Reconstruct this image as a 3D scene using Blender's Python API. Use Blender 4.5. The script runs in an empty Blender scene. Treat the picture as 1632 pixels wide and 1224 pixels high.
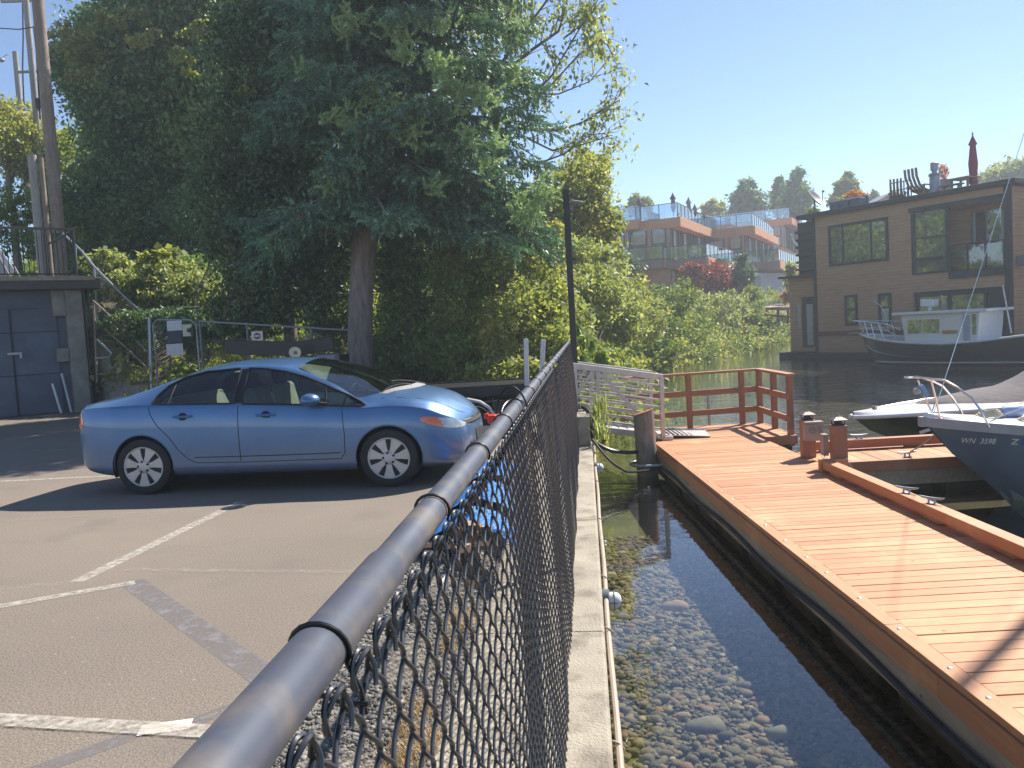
import bpy, bmesh, math, random
import numpy as np
from mathutils import Vector, Matrix
R = math.radians
C = bpy.context.scene.collection
# ------------------------------------------------------------------ camera
FPX = 1350.0; PITCH = R(3.84); ROLL = R(3.2); EYE = 1.6
cF = Vector((0, math.cos(PITCH), -math.sin(PITCH)))
cU0 = Vector((0, math.sin(PITCH), math.cos(PITCH)))
cR = Vector((1, 0, 0)) * math.cos(ROLL) - cU0 * math.sin(ROLL)
cU = cU0 * math.cos(ROLL) + Vector((1, 0, 0)) * math.sin(ROLL)
cam_d = bpy.data.cameras.new('camera'); cam = bpy.data.objects.new('camera', cam_d); C.objects.link(cam)
cam.matrix_world = Matrix(((cR.x, cU.x, -cF.x, 0), (cR.y, cU.y, -cF.y, 0), (cR.z, cU.z, -cF.z, EYE), (0, 0, 0, 1)))
cam_d.sensor_width = 36; cam_d.lens = 36 * FPX / 1632; cam_d.clip_start = 0.05; cam_d.clip_end = 2000
bpy.context.scene.camera = cam
# ------------------------------------------------------------------ sky and sun
SUN_AZ = R(46); SUN_EL = R(46)          # azimuth measured from +Y towards +X
w = bpy.data.worlds.new('World'); bpy.context.scene.world = w; w.use_nodes = True
nt = w.node_tree; bg = nt.nodes['Background']
sky = nt.nodes.new('ShaderNodeTexSky'); sky.sky_type = 'NISHITA'; sky.sun_disc = False
sky.sun_elevation = SUN_EL; sky.sun_rotation = SUN_AZ; sky.air_density = 0.75; sky.dust_density = 0.0; sky.ozone_density = 3.0
nt.links.new(sky.outputs[0], bg.inputs[0]); bg.inputs[1].default_value = 0.062
sd = bpy.data.lights.new('sun', 'SUN'); sd.energy = 3.25; sd.angle = R(0.53); sd.color = (1, 0.93, 0.82)
so = bpy.data.objects.new('sun', sd); C.objects.link(so)
sdir = Vector((math.sin(SUN_AZ) * math.cos(SUN_EL), math.cos(SUN_AZ) * math.cos(SUN_EL), math.sin(SUN_EL)))
so.rotation_euler = sdir.to_track_quat('Z', 'Y').to_euler(); so.location = (20, 20, 40)
vs = bpy.context.scene.view_settings
vs.view_transform = 'Standard'; vs.look = 'None'; vs.exposure = 1.52; vs.gamma = 1.0
bpy.context.scene.cycles.max_bounces = 8; bpy.context.scene.cycles.transparent_max_bounces = 12
bpy.context.scene.cycles.caustics_reflective = False; bpy.context.scene.cycles.caustics_refractive = False
# ------------------------------------------------------------------ pixel helpers (photo pixels -> real places)
def ray(px, py): return cF + cR * ((px - 816) / FPX) - cU * ((py - 612) / FPX)
def P(px, py, Z):
    r = ray(px, py); r = r * Z; return Vector((r.x, r.y, r.z + EYE))
def G(px, py, z=0.0):
    r = ray(px, py); t = (z - EYE) / r.z; return Vector((r.x * t, r.y * t, z))
FA = R(5.08)                              # the fence and seawall run this far right of +Y
def FN(s, x, z): return Vector((math.sin(FA) * s + math.cos(FA) * x, math.cos(FA) * s - math.sin(FA) * x, z))
# ------------------------------------------------------------------ objects
OFF = {}
def tag(o, label=None, cat=None, group=None, kind=None):
    if label: o['label'] = label
    if cat: o['category'] = cat
    if group: o['group'] = group
    if kind: o['kind'] = kind
    return o
def thing(name, label, cat, loc=(0, 0, 0), group=None):
    o = bpy.data.objects.new(name, None); C.objects.link(o); o.empty_display_size = .1
    o.location = loc; OFF[o.name] = Vector(loc)
    return tag(o, label, cat, group)
def copy_tree(o, parent=None):
    c = o.copy(); C.objects.link(c); c.parent = parent
    if o.name in OFF: OFF[c.name] = OFF[o.name]
    for ch in KIDS.get(o.name, []): copy_tree(ch, c)
    return c
KIDS = {}
def rotm(rx=0, ry=0, rz=0):
    return Matrix.Rotation(rz, 3, 'Z') @ Matrix.Rotation(ry, 3, 'Y') @ Matrix.Rotation(rx, 3, 'X')
class MB:
    def __init__(s): s.v = []; s.f = []; s.m = []
    def add(s, vs, fs, m=0):
        o = len(s.v); s.v += [tuple(v) for v in vs]; s.f += [tuple(i + o for i in f) for f in fs]; s.m += [m] * len(fs); return s
    def box(s, c, d, rz=0, m=0, rot=None):
        M = rot if rot is not None else Matrix.Rotation(rz, 3, 'Z'); c = Vector(c)
        vs = [c + M @ Vector((x * d[0] / 2, y * d[1] / 2, z * d[2] / 2)) for z in (-1, 1) for y in (-1, 1) for x in (-1, 1)]
        return s.add(vs, [(0, 2, 3, 1), (4, 5, 7, 6), (0, 1, 5, 4), (2, 6, 7, 3), (0, 4, 6, 2), (1, 3, 7, 5)], m)
    def bb(s, x0, x1, y0, y1, z0, z1, m=0):
        return s.box(((x0 + x1) / 2, (y0 + y1) / 2, (z0 + z1) / 2), (abs(x1 - x0), abs(y1 - y0), abs(z1 - z0)), 0, m)
    def beam(s, a, b, w, h, m=0, up=(0, 0, 1)):
        a = Vector(a); b = Vector(b); d = b - a; L = d.length; d.normalize(); up = Vector(up)
        if abs(d.dot(up)) > .98: up = Vector((0, 1, 0))
        r = d.cross(up).normalized(); u = r.cross(d)
        M = Matrix((r, d, u)).transposed()
        return s.box((a + b) / 2, (w, L, h), rot=M, m=m)
    def tube(s, pts, r, n=8, m=0, cap=True, closed=False):
        pts = [Vector(p) for p in pts]; k = len(pts)
        rs = r if isinstance(r, (list, tuple)) else [r] * k
        vs = []; u = None
        for i, p in enumerate(pts):
            if closed: t = pts[(i + 1) % k] - pts[i - 1]
            else: t = pts[min(i + 1, k - 1)] - pts[max(i - 1, 0)]
            t.normalize()
            if u is None:
                u = t.cross(Vector((0, 0, 1)))
                if u.length < .05: u = t.cross(Vector((0, 1, 0)))
            u = (u - t * u.dot(t))
            if u.length < 1e-6: u = t.orthogonal()
            u.normalize(); w_ = t.cross(u)
            for j in range(n):
                a = 2 * math.pi * j / n; vs.append(p + (u * math.cos(a) + w_ * math.sin(a)) * rs[i])
        fs = []
        for i in range(k if closed else k - 1):
            for j in range(n):
                a = i * n + j; b = i * n + (j + 1) % n; i2 = (i + 1) % k
                fs.append((a, b, i2 * n + (j + 1) % n, i2 * n + j))
        if cap and not closed: fs.append(tuple(range(n - 1, -1, -1))); fs.append(tuple(range((k - 1) * n, k * n)))
        return s.add(vs, fs, m)
    def lathe(s, prof, n=24, c=(0, 0, 0), M=None, m=0, arc=None):
        M = M or Matrix.Identity(3); c = Vector(c); vs = []; k = len(prof)
        for i in range(n):
            a = 2 * math.pi * i / n
            for (r, z) in prof: vs.append(c + M @ Vector((r * math.cos(a), r * math.sin(a), z)))
        fs = []
        for i in range(n):
            j = (i + 1) % n
            for q in range(k - 1): fs.append((i * k + q, j * k + q, j * k + q + 1, i * k + q + 1))
        if prof[0][0] > 1e-5: fs.append(tuple(i * k for i in range(n - 1, -1, -1)))
        if prof[-1][0] > 1e-5: fs.append(tuple(i * k + k - 1 for i in range(n)))
        return s.add(vs, fs, m)
    def prism(s, poly, h0, h1, M=None, c=(0, 0, 0), m=0):
        M = M or Matrix.Identity(3); c = Vector(c); n = len(poly)
        vs = [c + M @ Vector((x, y, h0)) for x, y in poly] + [c + M @ Vector((x, y, h1)) for x, y in poly]
        fs = [tuple(range(n - 1, -1, -1)), tuple(range(n, 2 * n))] + [(i, (i + 1) % n, n + (i + 1) % n, n + i) for i in range(n)]
        return s.add(vs, fs, m)
    def grid(s, rows, m=0, close=False):
        k = len(rows[0]); vs = [v for r in rows for v in r]; fs = []
        for i in range(len(rows) - 1):
            for j in range(k - 1 + (1 if close else 0)):
                j2 = (j + 1) % k; fs.append((i * k + j, i * k + j2, (i + 1) * k + j2, (i + 1) * k + j))
        return s.add(vs, fs, m)
    def build(s, name, mats, parent=None, smooth=False, bevel=0, seg=2, fix=True):
        me = bpy.data.meshes.new(name); off = OFF.get(parent.name, Vector()) if parent else Vector()
        me.from_pydata([(v[0] - off.x, v[1] - off.y, v[2] - off.z) for v in s.v], [], s.f)
        mats = mats if isinstance(mats, (list, tuple)) else [mats]
        for mt in mats: me.materials.append(mt)
        if len(mats) > 1: me.polygons.foreach_set('material_index', s.m)
        if fix:
            bm = bmesh.new(); bm.from_mesh(me); bmesh.ops.recalc_face_normals(bm, faces=bm.faces); bm.to_mesh(me); bm.free()
        return finish(me, name, parent, off, smooth, bevel, seg)
def spline(pts, n=4):
    P_ = [Vector(p) for p in pts]; out = []
    for i in range(len(P_) - 1):
        p0 = P_[max(i - 1, 0)]; p1 = P_[i]; p2 = P_[i + 1]; p3 = P_[min(i + 2, len(P_) - 1)]
        for k in range(n):
            t = k / n; out.append(.5 * ((2 * p1) + (p2 - p0) * t + (2 * p0 - 5 * p1 + 4 * p2 - p3) * t * t + (3 * p1 - p0 - 3 * p2 + p3) * t ** 3))
    out.append(P_[-1]); return out
def finish(me, name, parent, off, smooth=False, bevel=0, seg=2):
    if smooth:
        me.polygons.foreach_set('use_smooth', [True] * len(me.polygons))
        try: me.set_sharp_from_angle(angle=R(40 if smooth is True else smooth))
        except Exception: pass
    me.update()
    o = bpy.data.objects.new(name, me); C.objects.link(o)
    if parent:
        o.parent = parent; OFF[o.name] = off; KIDS.setdefault(parent.name, []).append(o)
    if bevel:
        b = o.modifiers.new('bevel', 'BEVEL'); b.width = bevel; b.segments = seg; b.limit_method = 'ANGLE'; b.angle_limit = R(40)
    return o
def np_mesh(name, V, F, mat, parent=None, smooth=False, kind=None):
    """V (n,3) array, F (m,k) array of equal-size faces"""
    me = bpy.data.meshes.new(name); off = OFF.get(parent.name, Vector()) if parent else Vector()
    V = np.asarray(V, dtype=np.float32) - np.array(off, dtype=np.float32); k = F.shape[1]
    me.vertices.add(len(V)); me.vertices.foreach_set('co', V.ravel())
    me.loops.add(F.size); me.loops.foreach_set('vertex_index', F.astype(np.int32).ravel())
    me.polygons.add(len(F)); me.polygons.foreach_set('loop_start', np.arange(0, F.size, k, dtype=np.int32))
    me.polygons.foreach_set('loop_total', np.full(len(F), k, dtype=np.int32))
    if smooth: me.polygons.foreach_set('use_smooth', np.ones(len(F), dtype=bool))
    me.materials.append(mat); me.update(calc_edges=True); me.validate()
    o = bpy.data.objects.new(name, me); C.objects.link(o)
    if parent: o.parent = parent; OFF[o.name] = off; KIDS.setdefault(parent.name, []).append(o)
    if kind: o['kind'] = kind
    return o
# ------------------------------------------------------------------ materials
def nodes(name):
    m = bpy.data.materials.new(name); m.use_nodes = True; t = m.node_tree; return m, t, t.nodes['Principled BSDF'], t.nodes['Material Output']
def N(t, typ, **k):
    n = t.nodes.new('ShaderNode' + typ)
    for a, b in k.items(): setattr(n, a, b)
    return n
def noise(t, scale, detail=4, vec=None, stretch=None, coord='Object', rough=.55):
    tc = N(t, 'TexCoord'); src = tc.outputs[coord] if vec is None else vec
    if stretch:
        mp = N(t, 'Mapping'); mp.inputs['Scale'].default_value = stretch; t.links.new(src, mp.inputs[0]); src = mp.outputs[0]
    n = N(t, 'TexNoise'); n.inputs['Scale'].default_value = scale; n.inputs['Detail'].default_value = detail; n.inputs['Roughness'].default_value = rough
    t.links.new(src, n.inputs['Vector']); return n.outputs[0]
def ramp(t, src, stops):
    r = N(t, 'ValToRGB'); e = r.color_ramp.elements
    while len(e) < len(stops): e.new(.5)
    for q, (p, c) in zip(e, stops): q.position = p; q.color = (c[0], c[1], c[2], 1)
    t.links.new(src, r.inputs[0]); return r.outputs[0]
def mixc(t, a, b, f, blend='MIX'):
    n = N(t, 'MixRGB', blend_type=blend)
    for s, x in ((1, a), (2, b)):
        if isinstance(x, (tuple, list)): n.inputs[s].default_value = (x[0], x[1], x[2], 1)
        else: t.links.new(x, n.inputs[s])
    if isinstance(f, (int, float)): n.inputs[0].default_value = f
    else: t.links.new(f, n.inputs[0])
    return n.outputs[0]
def pm(name, col, rough=.6, metal=0, var=.12, scale=6, col2=None, bump=0, bscale=30, stretch=None, spec=.5, coat=0, dirt=None, dscale=2):
    m, t, b, o = nodes(name)
    c2 = col2 or tuple(min(1, x * (1 + var)) for x in col); c1 = col if col2 else tuple(x * (1 - var) for x in col)
    c = ramp(t, noise(t, scale, 5, stretch=stretch), [(.3, c1), (.7, c2)])
    if dirt:
        f = ramp(t, noise(t, dscale, 6, stretch=stretch), [(.48, (0, 0, 0)), (.68, (1, 1, 1))]); c = mixc(t, c, dirt, f)
    t.links.new(c, b.inputs['Base Color']); b.inputs['Roughness'].default_value = rough; b.inputs['Metallic'].default_value = metal
    b.inputs['Specular IOR Level'].default_value = spec; b.inputs['Coat Weight'].default_value = coat
    if bump:
        bp = N(t, 'Bump'); bp.inputs['Strength'].default_value = min(1, bump); bp.inputs['Distance'].default_value = .01 * max(1, bump)
        t.links.new(noise(t, bscale, 4, stretch=stretch), bp.inputs['Height']); t.links.new(bp.outputs[0], b.inputs['Normal'])
    return m
def leafmat(name, stops, trans=.35, rough=.5):
    """leaves: each leaf (mesh island) its own hue out of the ramp; thin leaves let light through"""
    m, t, b, o = nodes(name)
    g = N(t, 'NewGeometry'); c = ramp(t, g.outputs['Random Per Island'], stops)
    t.links.new(c, b.inputs['Base Color']); b.inputs['Roughness'].default_value = rough; b.inputs['Specular IOR Level'].default_value = .35
    tr = N(t, 'BsdfTranslucent'); t.links.new(mixc(t, c, (1.55, 1.55, .62), 1, 'MULTIPLY'), tr.inputs[0])
    mx = N(t, 'MixShader'); mx.inputs[0].default_value = trans
    t.links.new(b.outputs[0], mx.inputs[1]); t.links.new(tr.outputs[0], mx.inputs[2]); t.links.new(mx.outputs[0], o.inputs[0]); return m
def glassmat(name, tint=(.5, .55, .55), refl=.12, rough=.02):
    m, t, b, o = nodes(name)
    tr = N(t, 'BsdfTransparent'); tr.inputs[0].default_value = (*tint, 1); gl = N(t, 'BsdfGlossy'); gl.inputs['Roughness'].default_value = rough
    fr = N(t, 'Fresnel'); fr.inputs[0].default_value = 1.5
    ad = N(t, 'Math', operation='ADD'); t.links.new(fr.outputs[0], ad.inputs[0]); ad.inputs[1].default_value = refl
    mx = N(t, 'MixShader'); t.links.new(ad.outputs[0], mx.inputs[0]); t.links.new(tr.outputs[0], mx.inputs[1]); t.links.new(gl.outputs[0], mx.inputs[2])
    t.links.new(mx.outputs[0], o.inputs[0]); return m
M = {}
M['black_metal'] = pm('black_metal', (.02, .021, .024), .4, .3)
M['black_rubber'] = pm('black_rubber', (.018, .018, .02), .75)
M['galv'] = pm('galvanised', (.38, .4, .42), .45, .7, scale=20)
M['alu'] = pm('aluminium', (.52, .48, .46), .42, .45, scale=8)
M['white'] = pm('white_paint', (.78, .78, .76), .35, var=.05, dirt=(.55, .53, .48), dscale=1.5)
M['steel'] = pm('polished_steel', (.7, .7, .7), .15, 1, var=.05)
M['rope'] = pm('rope', (.6, .55, .42), .9, bump=1, bscale=200)
M['concrete'] = pm('concrete', (.31, .27, .21), .85, scale=3, col2=(.42, .37, .29), bump=1, bscale=60, dirt=(.21, .18, .14), dscale=5)
# ------------------------------------------------------------------ the setting: lot, wall, water, bed, terrain
WZ = -0.85            # water level; the parking lot is z=0, the seawall's top -0.25
def asphalt_mat():
    m, t, b, o = nodes('asphalt')
    big = ramp(t, noise(t, .35, 5), [(.3, (.175, .147, .122)), (.7, (.24, .203, .166))])
    fine = ramp(t, noise(t, 90, 2), [(.35, (.55, .55, .55)), (.62, (1.25, 1.2, 1.15))])
    c = mixc(t, big, fine, .8, 'MULTIPLY')
    v = N(t, 'TexVoronoi'); v.inputs['Scale'].default_value = 110; tc = N(t, 'TexCoord'); t.links.new(tc.outputs['Object'], v.inputs['Vector'])
    sp = ramp(t, v.outputs['Color'], [(.95, (0, 0, 0)), (.97, (1, 1, 1))]); c = mixc(t, c, (.36, .32, .27), sp)
    st = ramp(t, noise(t, 1.1, 6), [(.56, (0, 0, 0)), (.75, (1, 1, 1))]); c = mixc(t, c, (.12, .11, .1), mixc(t, (0, 0, 0), st, .45))
    t.links.new(c, b.inputs['Base Color']); b.inputs['Roughness'].default_value = .88
    bp = N(t, 'Bump'); bp.inputs['Strength'].default_value = .7; bp.inputs['Distance'].default_value = .004
    t.links.new(noise(t, 130, 2), bp.inputs['Height']); t.links.new(bp.outputs[0], b.inputs['Normal']); return m
M['asphalt'] = asphalt_mat()
M['earth'] = pm('bank_earth', (.07, .055, .035), .95, scale=2, col2=(.14, .11, .07), bump=1, bscale=12)
M['gravel'] = pm('gravel', (.12, .1, .08), .9, scale=30, col2=(.22, .19, .15), bump=1, bscale=50)
def lotx(x): return x
E0 = FN(-6, -1.2, 0); E1 = FN(15.6, -1.2, 0)
b = MB(); b.add([(-40, -6, 0), E0, E1, (E1.x, 23, 0), (-40, 23, 0)], [(0, 1, 2, 3, 4)])
tag(b.build('parking_lot', M['asphalt']), kind='structure')
# gravel strip slopes down to the seawall
b = MB(); rows = []
for s in np.arange(-6, 15.7, .3):
    rows.append([FN(s, -1.2, -.001), FN(s, -1.1, .012), FN(s, -.98, -.03 + .01 * math.sin(s * 5)), FN(s, -.86, -.15), FN(s, -.74, -.262)])
b.grid(rows); tag(b.build('gravel_strip', M['gravel'], smooth=True), kind='structure')
rng = np.random.default_rng(5)
def ico():
    bm = bmesh.new(); bmesh.ops.create_icosphere(bm, subdivisions=2, radius=1); v = np.array([x.co[:] for x in bm.verts]); f = np.array([[q.index for q in x.verts] for x in bm.faces]); bm.free(); return v, f
IV, IF = ico()
def pebbles(name, pos, size, mat, kind='stuff', label=None, cat=None, flat=.5):
    n = len(pos); k = len(IV)
    sc = size[:, None] * rng.uniform(.7, 1.3, (n, 3)) * np.array([1, 1, flat]); a = rng.uniform(0, 6.28, n)
    v = IV[None] * sc[:, None, :]; v = v * (1 + .12 * np.sin(IV[None, :, :1] * 3 + rng.uniform(0, 6, (n, 1, 1))))
    x = v[..., 0] * np.cos(a)[:, None] - v[..., 1] * np.sin(a)[:, None]; y = v[..., 0] * np.sin(a)[:, None] + v[..., 1] * np.cos(a)[:, None]
    V = np.stack([x, y, v[..., 2]], -1) + pos[:, None, :]
    F = IF[None] + (np.arange(n) * k)[:, None, None]
    o = np_mesh(name, V.reshape(-1, 3), F.reshape(-1, 3), mat, smooth=True); tag(o, label, cat, kind=kind); return o
def stonemat(name, stops):
    m, t, bs, o = nodes(name); g = N(t, 'NewGeometry'); c = ramp(t, g.outputs['Random Per Island'], stops)
    c = mixc(t, c, ramp(t, noise(t, 25, 4), [(.3, (.7, .7, .7)), (.7, (1.2, 1.2, 1.2))]), .6, 'MULTIPLY')
    t.links.new(c, bs.inputs['Base Color']); bs.inputs['Roughness'].default_value = .8; return m
gm = stonemat('gravel_stone', [(0, (.07, .07, .07)), (.4, (.14, .13, .12)), (.8, (.22, .2, .17)), (1, (.36, .33, .28))])
n = 26000; s = 1.2 + 8 * rng.uniform(0, 1, n) ** 1.5; x = rng.uniform(-1.28, -.72, n)
pos = np.array([FN(a, q, (0.005 if q < -1.1 else 0.012 - (q + 1.1) * -.76 if False else float(np.interp(q, [-1.2, -1.1, -.98, -.86, -.74], [0, .012, -.03, -.15, -.262])))) for a, q in zip(s, x)])
pebbles('loose_gravel', pos, np.clip(rng.lognormal(-4.9, .4, n), .003, .018), gm, label='loose grey gravel beside the seawall under the fence', cat='gravel', flat=.7)
# dry straw grass tufts by the fence foot
def blades(name, pts, h, wd, mat, n, spread, parent=None, lean=.5, drop=0):
    V = []; F = []
    for p in pts:
        for i in range(n):
            a = rng.uniform(0, 6.28); r = spread * math.sqrt(rng.uniform()); q = Vector(p) + Vector((r * math.cos(a), r * math.sin(a), 0))
            hh = h * rng.uniform(.5, 1.2); b_ = rng.uniform(0, 6.28); ln = hh * lean * rng.uniform(.2, 1.3); d = Vector((math.cos(b_), math.sin(b_), 0)); sd_ = Vector((-d.y, d.x, 0)) * wd
            k = len(V); m_ = q + d * ln * .35 + Vector((0, 0, hh * .65)); e = q + d * ln + Vector((0, 0, hh * (1 - drop)))
            V += [q - sd_, q + sd_, m_ + sd_ * .8, m_ - sd_ * .8, e]; F += [(k, k + 1, k + 2, k + 3), (k + 3, k + 2, k + 4, k + 3)]
    me_v = np.array([list(v) for v in V]); f4 = np.array([f for f in F]); tri = []
    for f in F:
        if f[3] == f[0]: tri.append(f[:3])
        else: tri += [(f[0], f[1], f[2]), (f[0], f[2], f[3])]
    return np_mesh(name, me_v, np.array(tri), mat, parent)
straw = leafmat('dry_straw', [(0, (.5, .3, .14)), (.6, (.62, .43, .24)), (1, (.4, .3, .15))], .25)
tag(blades('dry_grass', [FN(s_, x_, -.15) for s_, x_ in [(2.55, -.92), (2.7, -.98), (2.9, -.9), (3.0, -1.0), (3.15, -.95), (2.45, -1.05), (3.4, -.85), (4.2, -1.05), (2.7, -.88), (2.95, -.82), (3.3, -1.08), (4.5, -.95), (4.9, -.9), (5.6, -1.0), (2.1, -.9), (2.2, -1.0), (2.0, -1.08), (2.35, -.92), (2.6, -1.08), (2.8, -1.05), (1.8, -.95), (1.7, -1.05), (3.7, -.95)]], .07, .0022, straw, 230, .17, lean=1.6), 'dry straw coloured grass at the foot of the chain link fence', 'grass', kind='stuff')
# seawall
wall = thing('seawall', 'pale concrete seawall between the chain link fence and the water', 'seawall', FN(7, 0, -.9))
b = MB()
for i, (s0, s1) in enumerate([(-2, 2.2), (2.2, 5.0), (5.0, 7.9), (7.9, 11), (11, 15.3)]):
    pts = [(FN(s0 + .004, x_, z_), FN(s1 - .004, x_, z_)) for x_, z_ in ((-.8, -.25), (.015, -.25), (.03, -.27), (.03, -2.2), (-.8, -2.2))]
    vs_ = [p[0] for p in pts] + [p[1] for p in pts]; b.add(vs_, [(0, 1, 2, 3, 4), (9, 8, 7, 6, 5)] + [(i_, (i_ + 1) % 5, 5 + (i_ + 1) % 5, 5 + i_) for i_ in range(5)])
b.build('wall', M['concrete'], wall, bevel=.006)
# conduit clipped along the wall face
M['pvc'] = pm('beige_conduit', (.42, .34, .27), .6, var=.1, dirt=(.3, .25, .2))
cd = thing('wall_conduit', 'beige pipe clipped along the water side of the concrete seawall', 'pipe', FN(7, .06, -.42))
b = MB(); b.tube([FN(s_, .058 + .004 * math.sin(s_ * 2.1), -.335 - .004 * math.sin(s_ * 1.3)) for s_ in np.arange(1.5, 15.2, .25)], .017, 8); b.build('pipe', M['pvc'], cd, smooth=True)
for s_ in (3.75, 5.2, 6.3, 8.2, 10.2, 12.5):
    b = MB(); b.tube([FN(s_, .032, -.30), FN(s_, .06, -.312), FN(s_, .083, -.335), FN(s_, .06, -.36), FN(s_, .032, -.37)], .006, 6); b.build('clip', M['pvc'], cd, smooth=True)
# bulkhead lamps
M['frost'] = pm('frosted_glass', (.72, .72, .68), .3, var=.04)
M['grey_plastic'] = pm('grey_plastic', (.13, .14, .16), .5)
def bulkhead(px, py, lab):
    g_ = G(px, py, -.36); s_ = g_.y / math.cos(FA)
    t_ = thing('wall_lamp', lab, 'lamp', FN(s_, .03, -.36), group='round lamps on the seawall')
    ax = FN(0, 1, 0); Mx = ax.to_track_quat('Z', 'Y').to_matrix(); c0 = FN(s_, .03, -.36)
    MB().lathe([(.075, 0), (.078, .02), (.078, .045), (.066, .052), (0, .052)], 20, c0 + ax * .0, Mx).build('base', M['grey_plastic'], t_, smooth=True)
    MB().lathe([(.062, .052), (.062, .08), (.055, .11), (.035, .13), (0, .137)], 20, c0, Mx).build('lamp_glass', M['frost'], t_, smooth=True)
    b = MB()
    for k in range(2):
        pts = [c0 + Mx @ Vector((r_ * math.cos(k * 1.57), r_ * math.sin(k * 1.57), z_)) for r_, z_ in ((.066, .05), (.066, .085), (.056, .118), (.03, .138), (0, .143), (-.03, .138), (-.056, .118), (-.066, .085), (-.066, .05))]
        b.tube(pts, .003, 6)
    b.tube([c0 + Mx @ Vector((.066 * math.cos(a_), .066 * math.sin(a_), .085)) for a_ in np.arange(0, 6.28, .4)], .003, 6, closed=True)
    b.build('wire_guard', M['grey_plastic'], t_, smooth=True)
bulkhead(957, 957, 'round caged wall lamp on the seawall, the near and larger one')
bulkhead(944, 746, 'round caged wall lamp on the seawall, the far and smaller one near the hoses')
# water
def water_mat():
    m, t, b, o = nodes('lake_water')
    g = N(t, 'NewGeometry'); sx = N(t, 'SeparateXYZ'); t.links.new(g.outputs['Position'], sx.inputs[0])
    n1 = noise(t, 1.7, 3, vec=g.outputs['Position'], stretch=(.45, 1.0, 1)); n2 = noise(t, 7, 3, vec=g.outputs['Position'], stretch=(.5, 1.0, 1))
    ad = N(t, 'Math', operation='MULTIPLY_ADD'); t.links.new(n2, ad.inputs[0]); ad.inputs[1].default_value = .3; t.links.new(n1, ad.inputs[2])
    mr = N(t, 'MapRange'); t.links.new(sx.outputs[1], mr.inputs[0]); mr.inputs[1].default_value = 9; mr.inputs[2].default_value = 17; mr.inputs[3].default_value = .05; mr.inputs[4].default_value = 1.0
    bp = N(t, 'Bump'); bp.inputs['Distance'].default_value = .045; t.links.new(mr.outputs[0], bp.inputs['Strength']); t.links.new(ad.outputs[0], bp.inputs['Height'])
    gl = N(t, 'BsdfGlossy'); gl.inputs['Roughness'].default_value = .015; t.links.new(bp.outputs[0], gl.inputs['Normal']); gl.inputs[0].default_value = (.95, .97, 1, 1)
    tr = N(t, 'BsdfTransparent'); tr.inputs[0].default_value = (.78, .8, .72, 1)
    fr = N(t, 'Fresnel'); fr.inputs[0].default_value = 1.36; t.links.new(bp.outputs[0], fr.inputs['Normal'])
    f2 = N(t, 'Math', operation='MULTIPLY_ADD'); t.links.new(fr.outputs[0], f2.inputs[0]); f2.inputs[1].default_value = 1.15; f2.inputs[2].default_value = .03; f2.use_clamp = True
    mx = N(t, 'MixShader'); t.links.new(f2.outputs[0], mx.inputs[0]); t.links.new(tr.outputs[0], mx.inputs[1]); t.links.new(gl.outputs[0], mx.inputs[2]); t.links.new(mx.outputs[0], o.inputs[0]); return m
M['water'] = water_mat()
a0 = FN(-8, .031, WZ); a1 = FN(15.35, .031, WZ)
b = MB(); b.add([a0, (255, -8, WZ), (255, 325, WZ), (-60, 325, WZ), (-60, 60, WZ), (-4, 24, WZ), (a1.x, a1.y, WZ)], [(0, 1, 2, 3, 4, 5, 6)])
tag(b.build('water', M['water'], fix=False), kind='structure')
# lake bed: pebbles by the wall, silt and weed further out
M['bed'] = pm('lake_bed', (.08, .095, .035), .95, scale=.8, col2=(.2, .21, .085), bump=1, bscale=8)
b = MB(); rows = []
for s_ in np.arange(-6, 26, .8):
    rows.append([FN(s_, x_, z_) for x_, z_ in ((.02, -1.22), (1, -1.26), (2.4, -1.4), (4, -1.8), (8, -2.6), (30, -3.2), (220, -3.6))])
rows.append([FN(320, x_, -3.7) for x_ in (-60, 1, 2.4, 4, 8, 30, 200)])
b.grid(rows); tag(b.build('lake_bed', M['bed'], smooth=True), kind='structure')
pmx = stonemat('pebble_stone', [(0, (.09, .085, .07)), (.3, (.18, .15, .105)), (.55, (.24, .19, .115)), (.8, (.3, .24, .14)), (.93, (.33, .17, .10)), (1, (.5, .43, .3))])
n = 26000; s_ = 2.6 + 8.4 * rng.uniform(0, 1, n) ** 1.0; x_ = rng.uniform(.05, 3.4, n); sz = np.clip(rng.lognormal(-3.85, .36, n), .011, .07)
pos = np.array([FN(a, q, float(np.interp(q, [0, 1, 2.4, 4], [-1.21, -1.25, -1.39, -1.78])) + .3 * c_) for a, q, c_ in zip(s_, x_, sz)])
pebbles('lake_pebbles', pos, sz, pmx, label='rounded brown and grey pebbles on the bottom of the clear shallow water', cat='pebbles', flat=.6)
def rock(px, py, r_, lab, mat=None):
    p = G(px, py, -1.22); v = IV * np.array([r_, r_ * .7, r_ * .45]) * (1 + .1 * np.sin(IV[:, :1] * 4)); v = v + np.array(p)
    o = np_mesh('sunken_rock', v, IF, mat or gm, smooth=True); tag(o, lab, 'rock')
rock(1125, 1160, .15, 'large flat grey rock on the pebbly bottom at the lower edge of the photo')
rock(1076, 968, .15, 'flat orange brown rock lying under the water beside the near wall lamp', stonemat('orange_stone', [(0, (.42, .26, .16)), (1, (.45, .28, .18))]))
rock(1245, 1168, .1, 'dark grey rock under water near the shadow of the dock')
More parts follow.
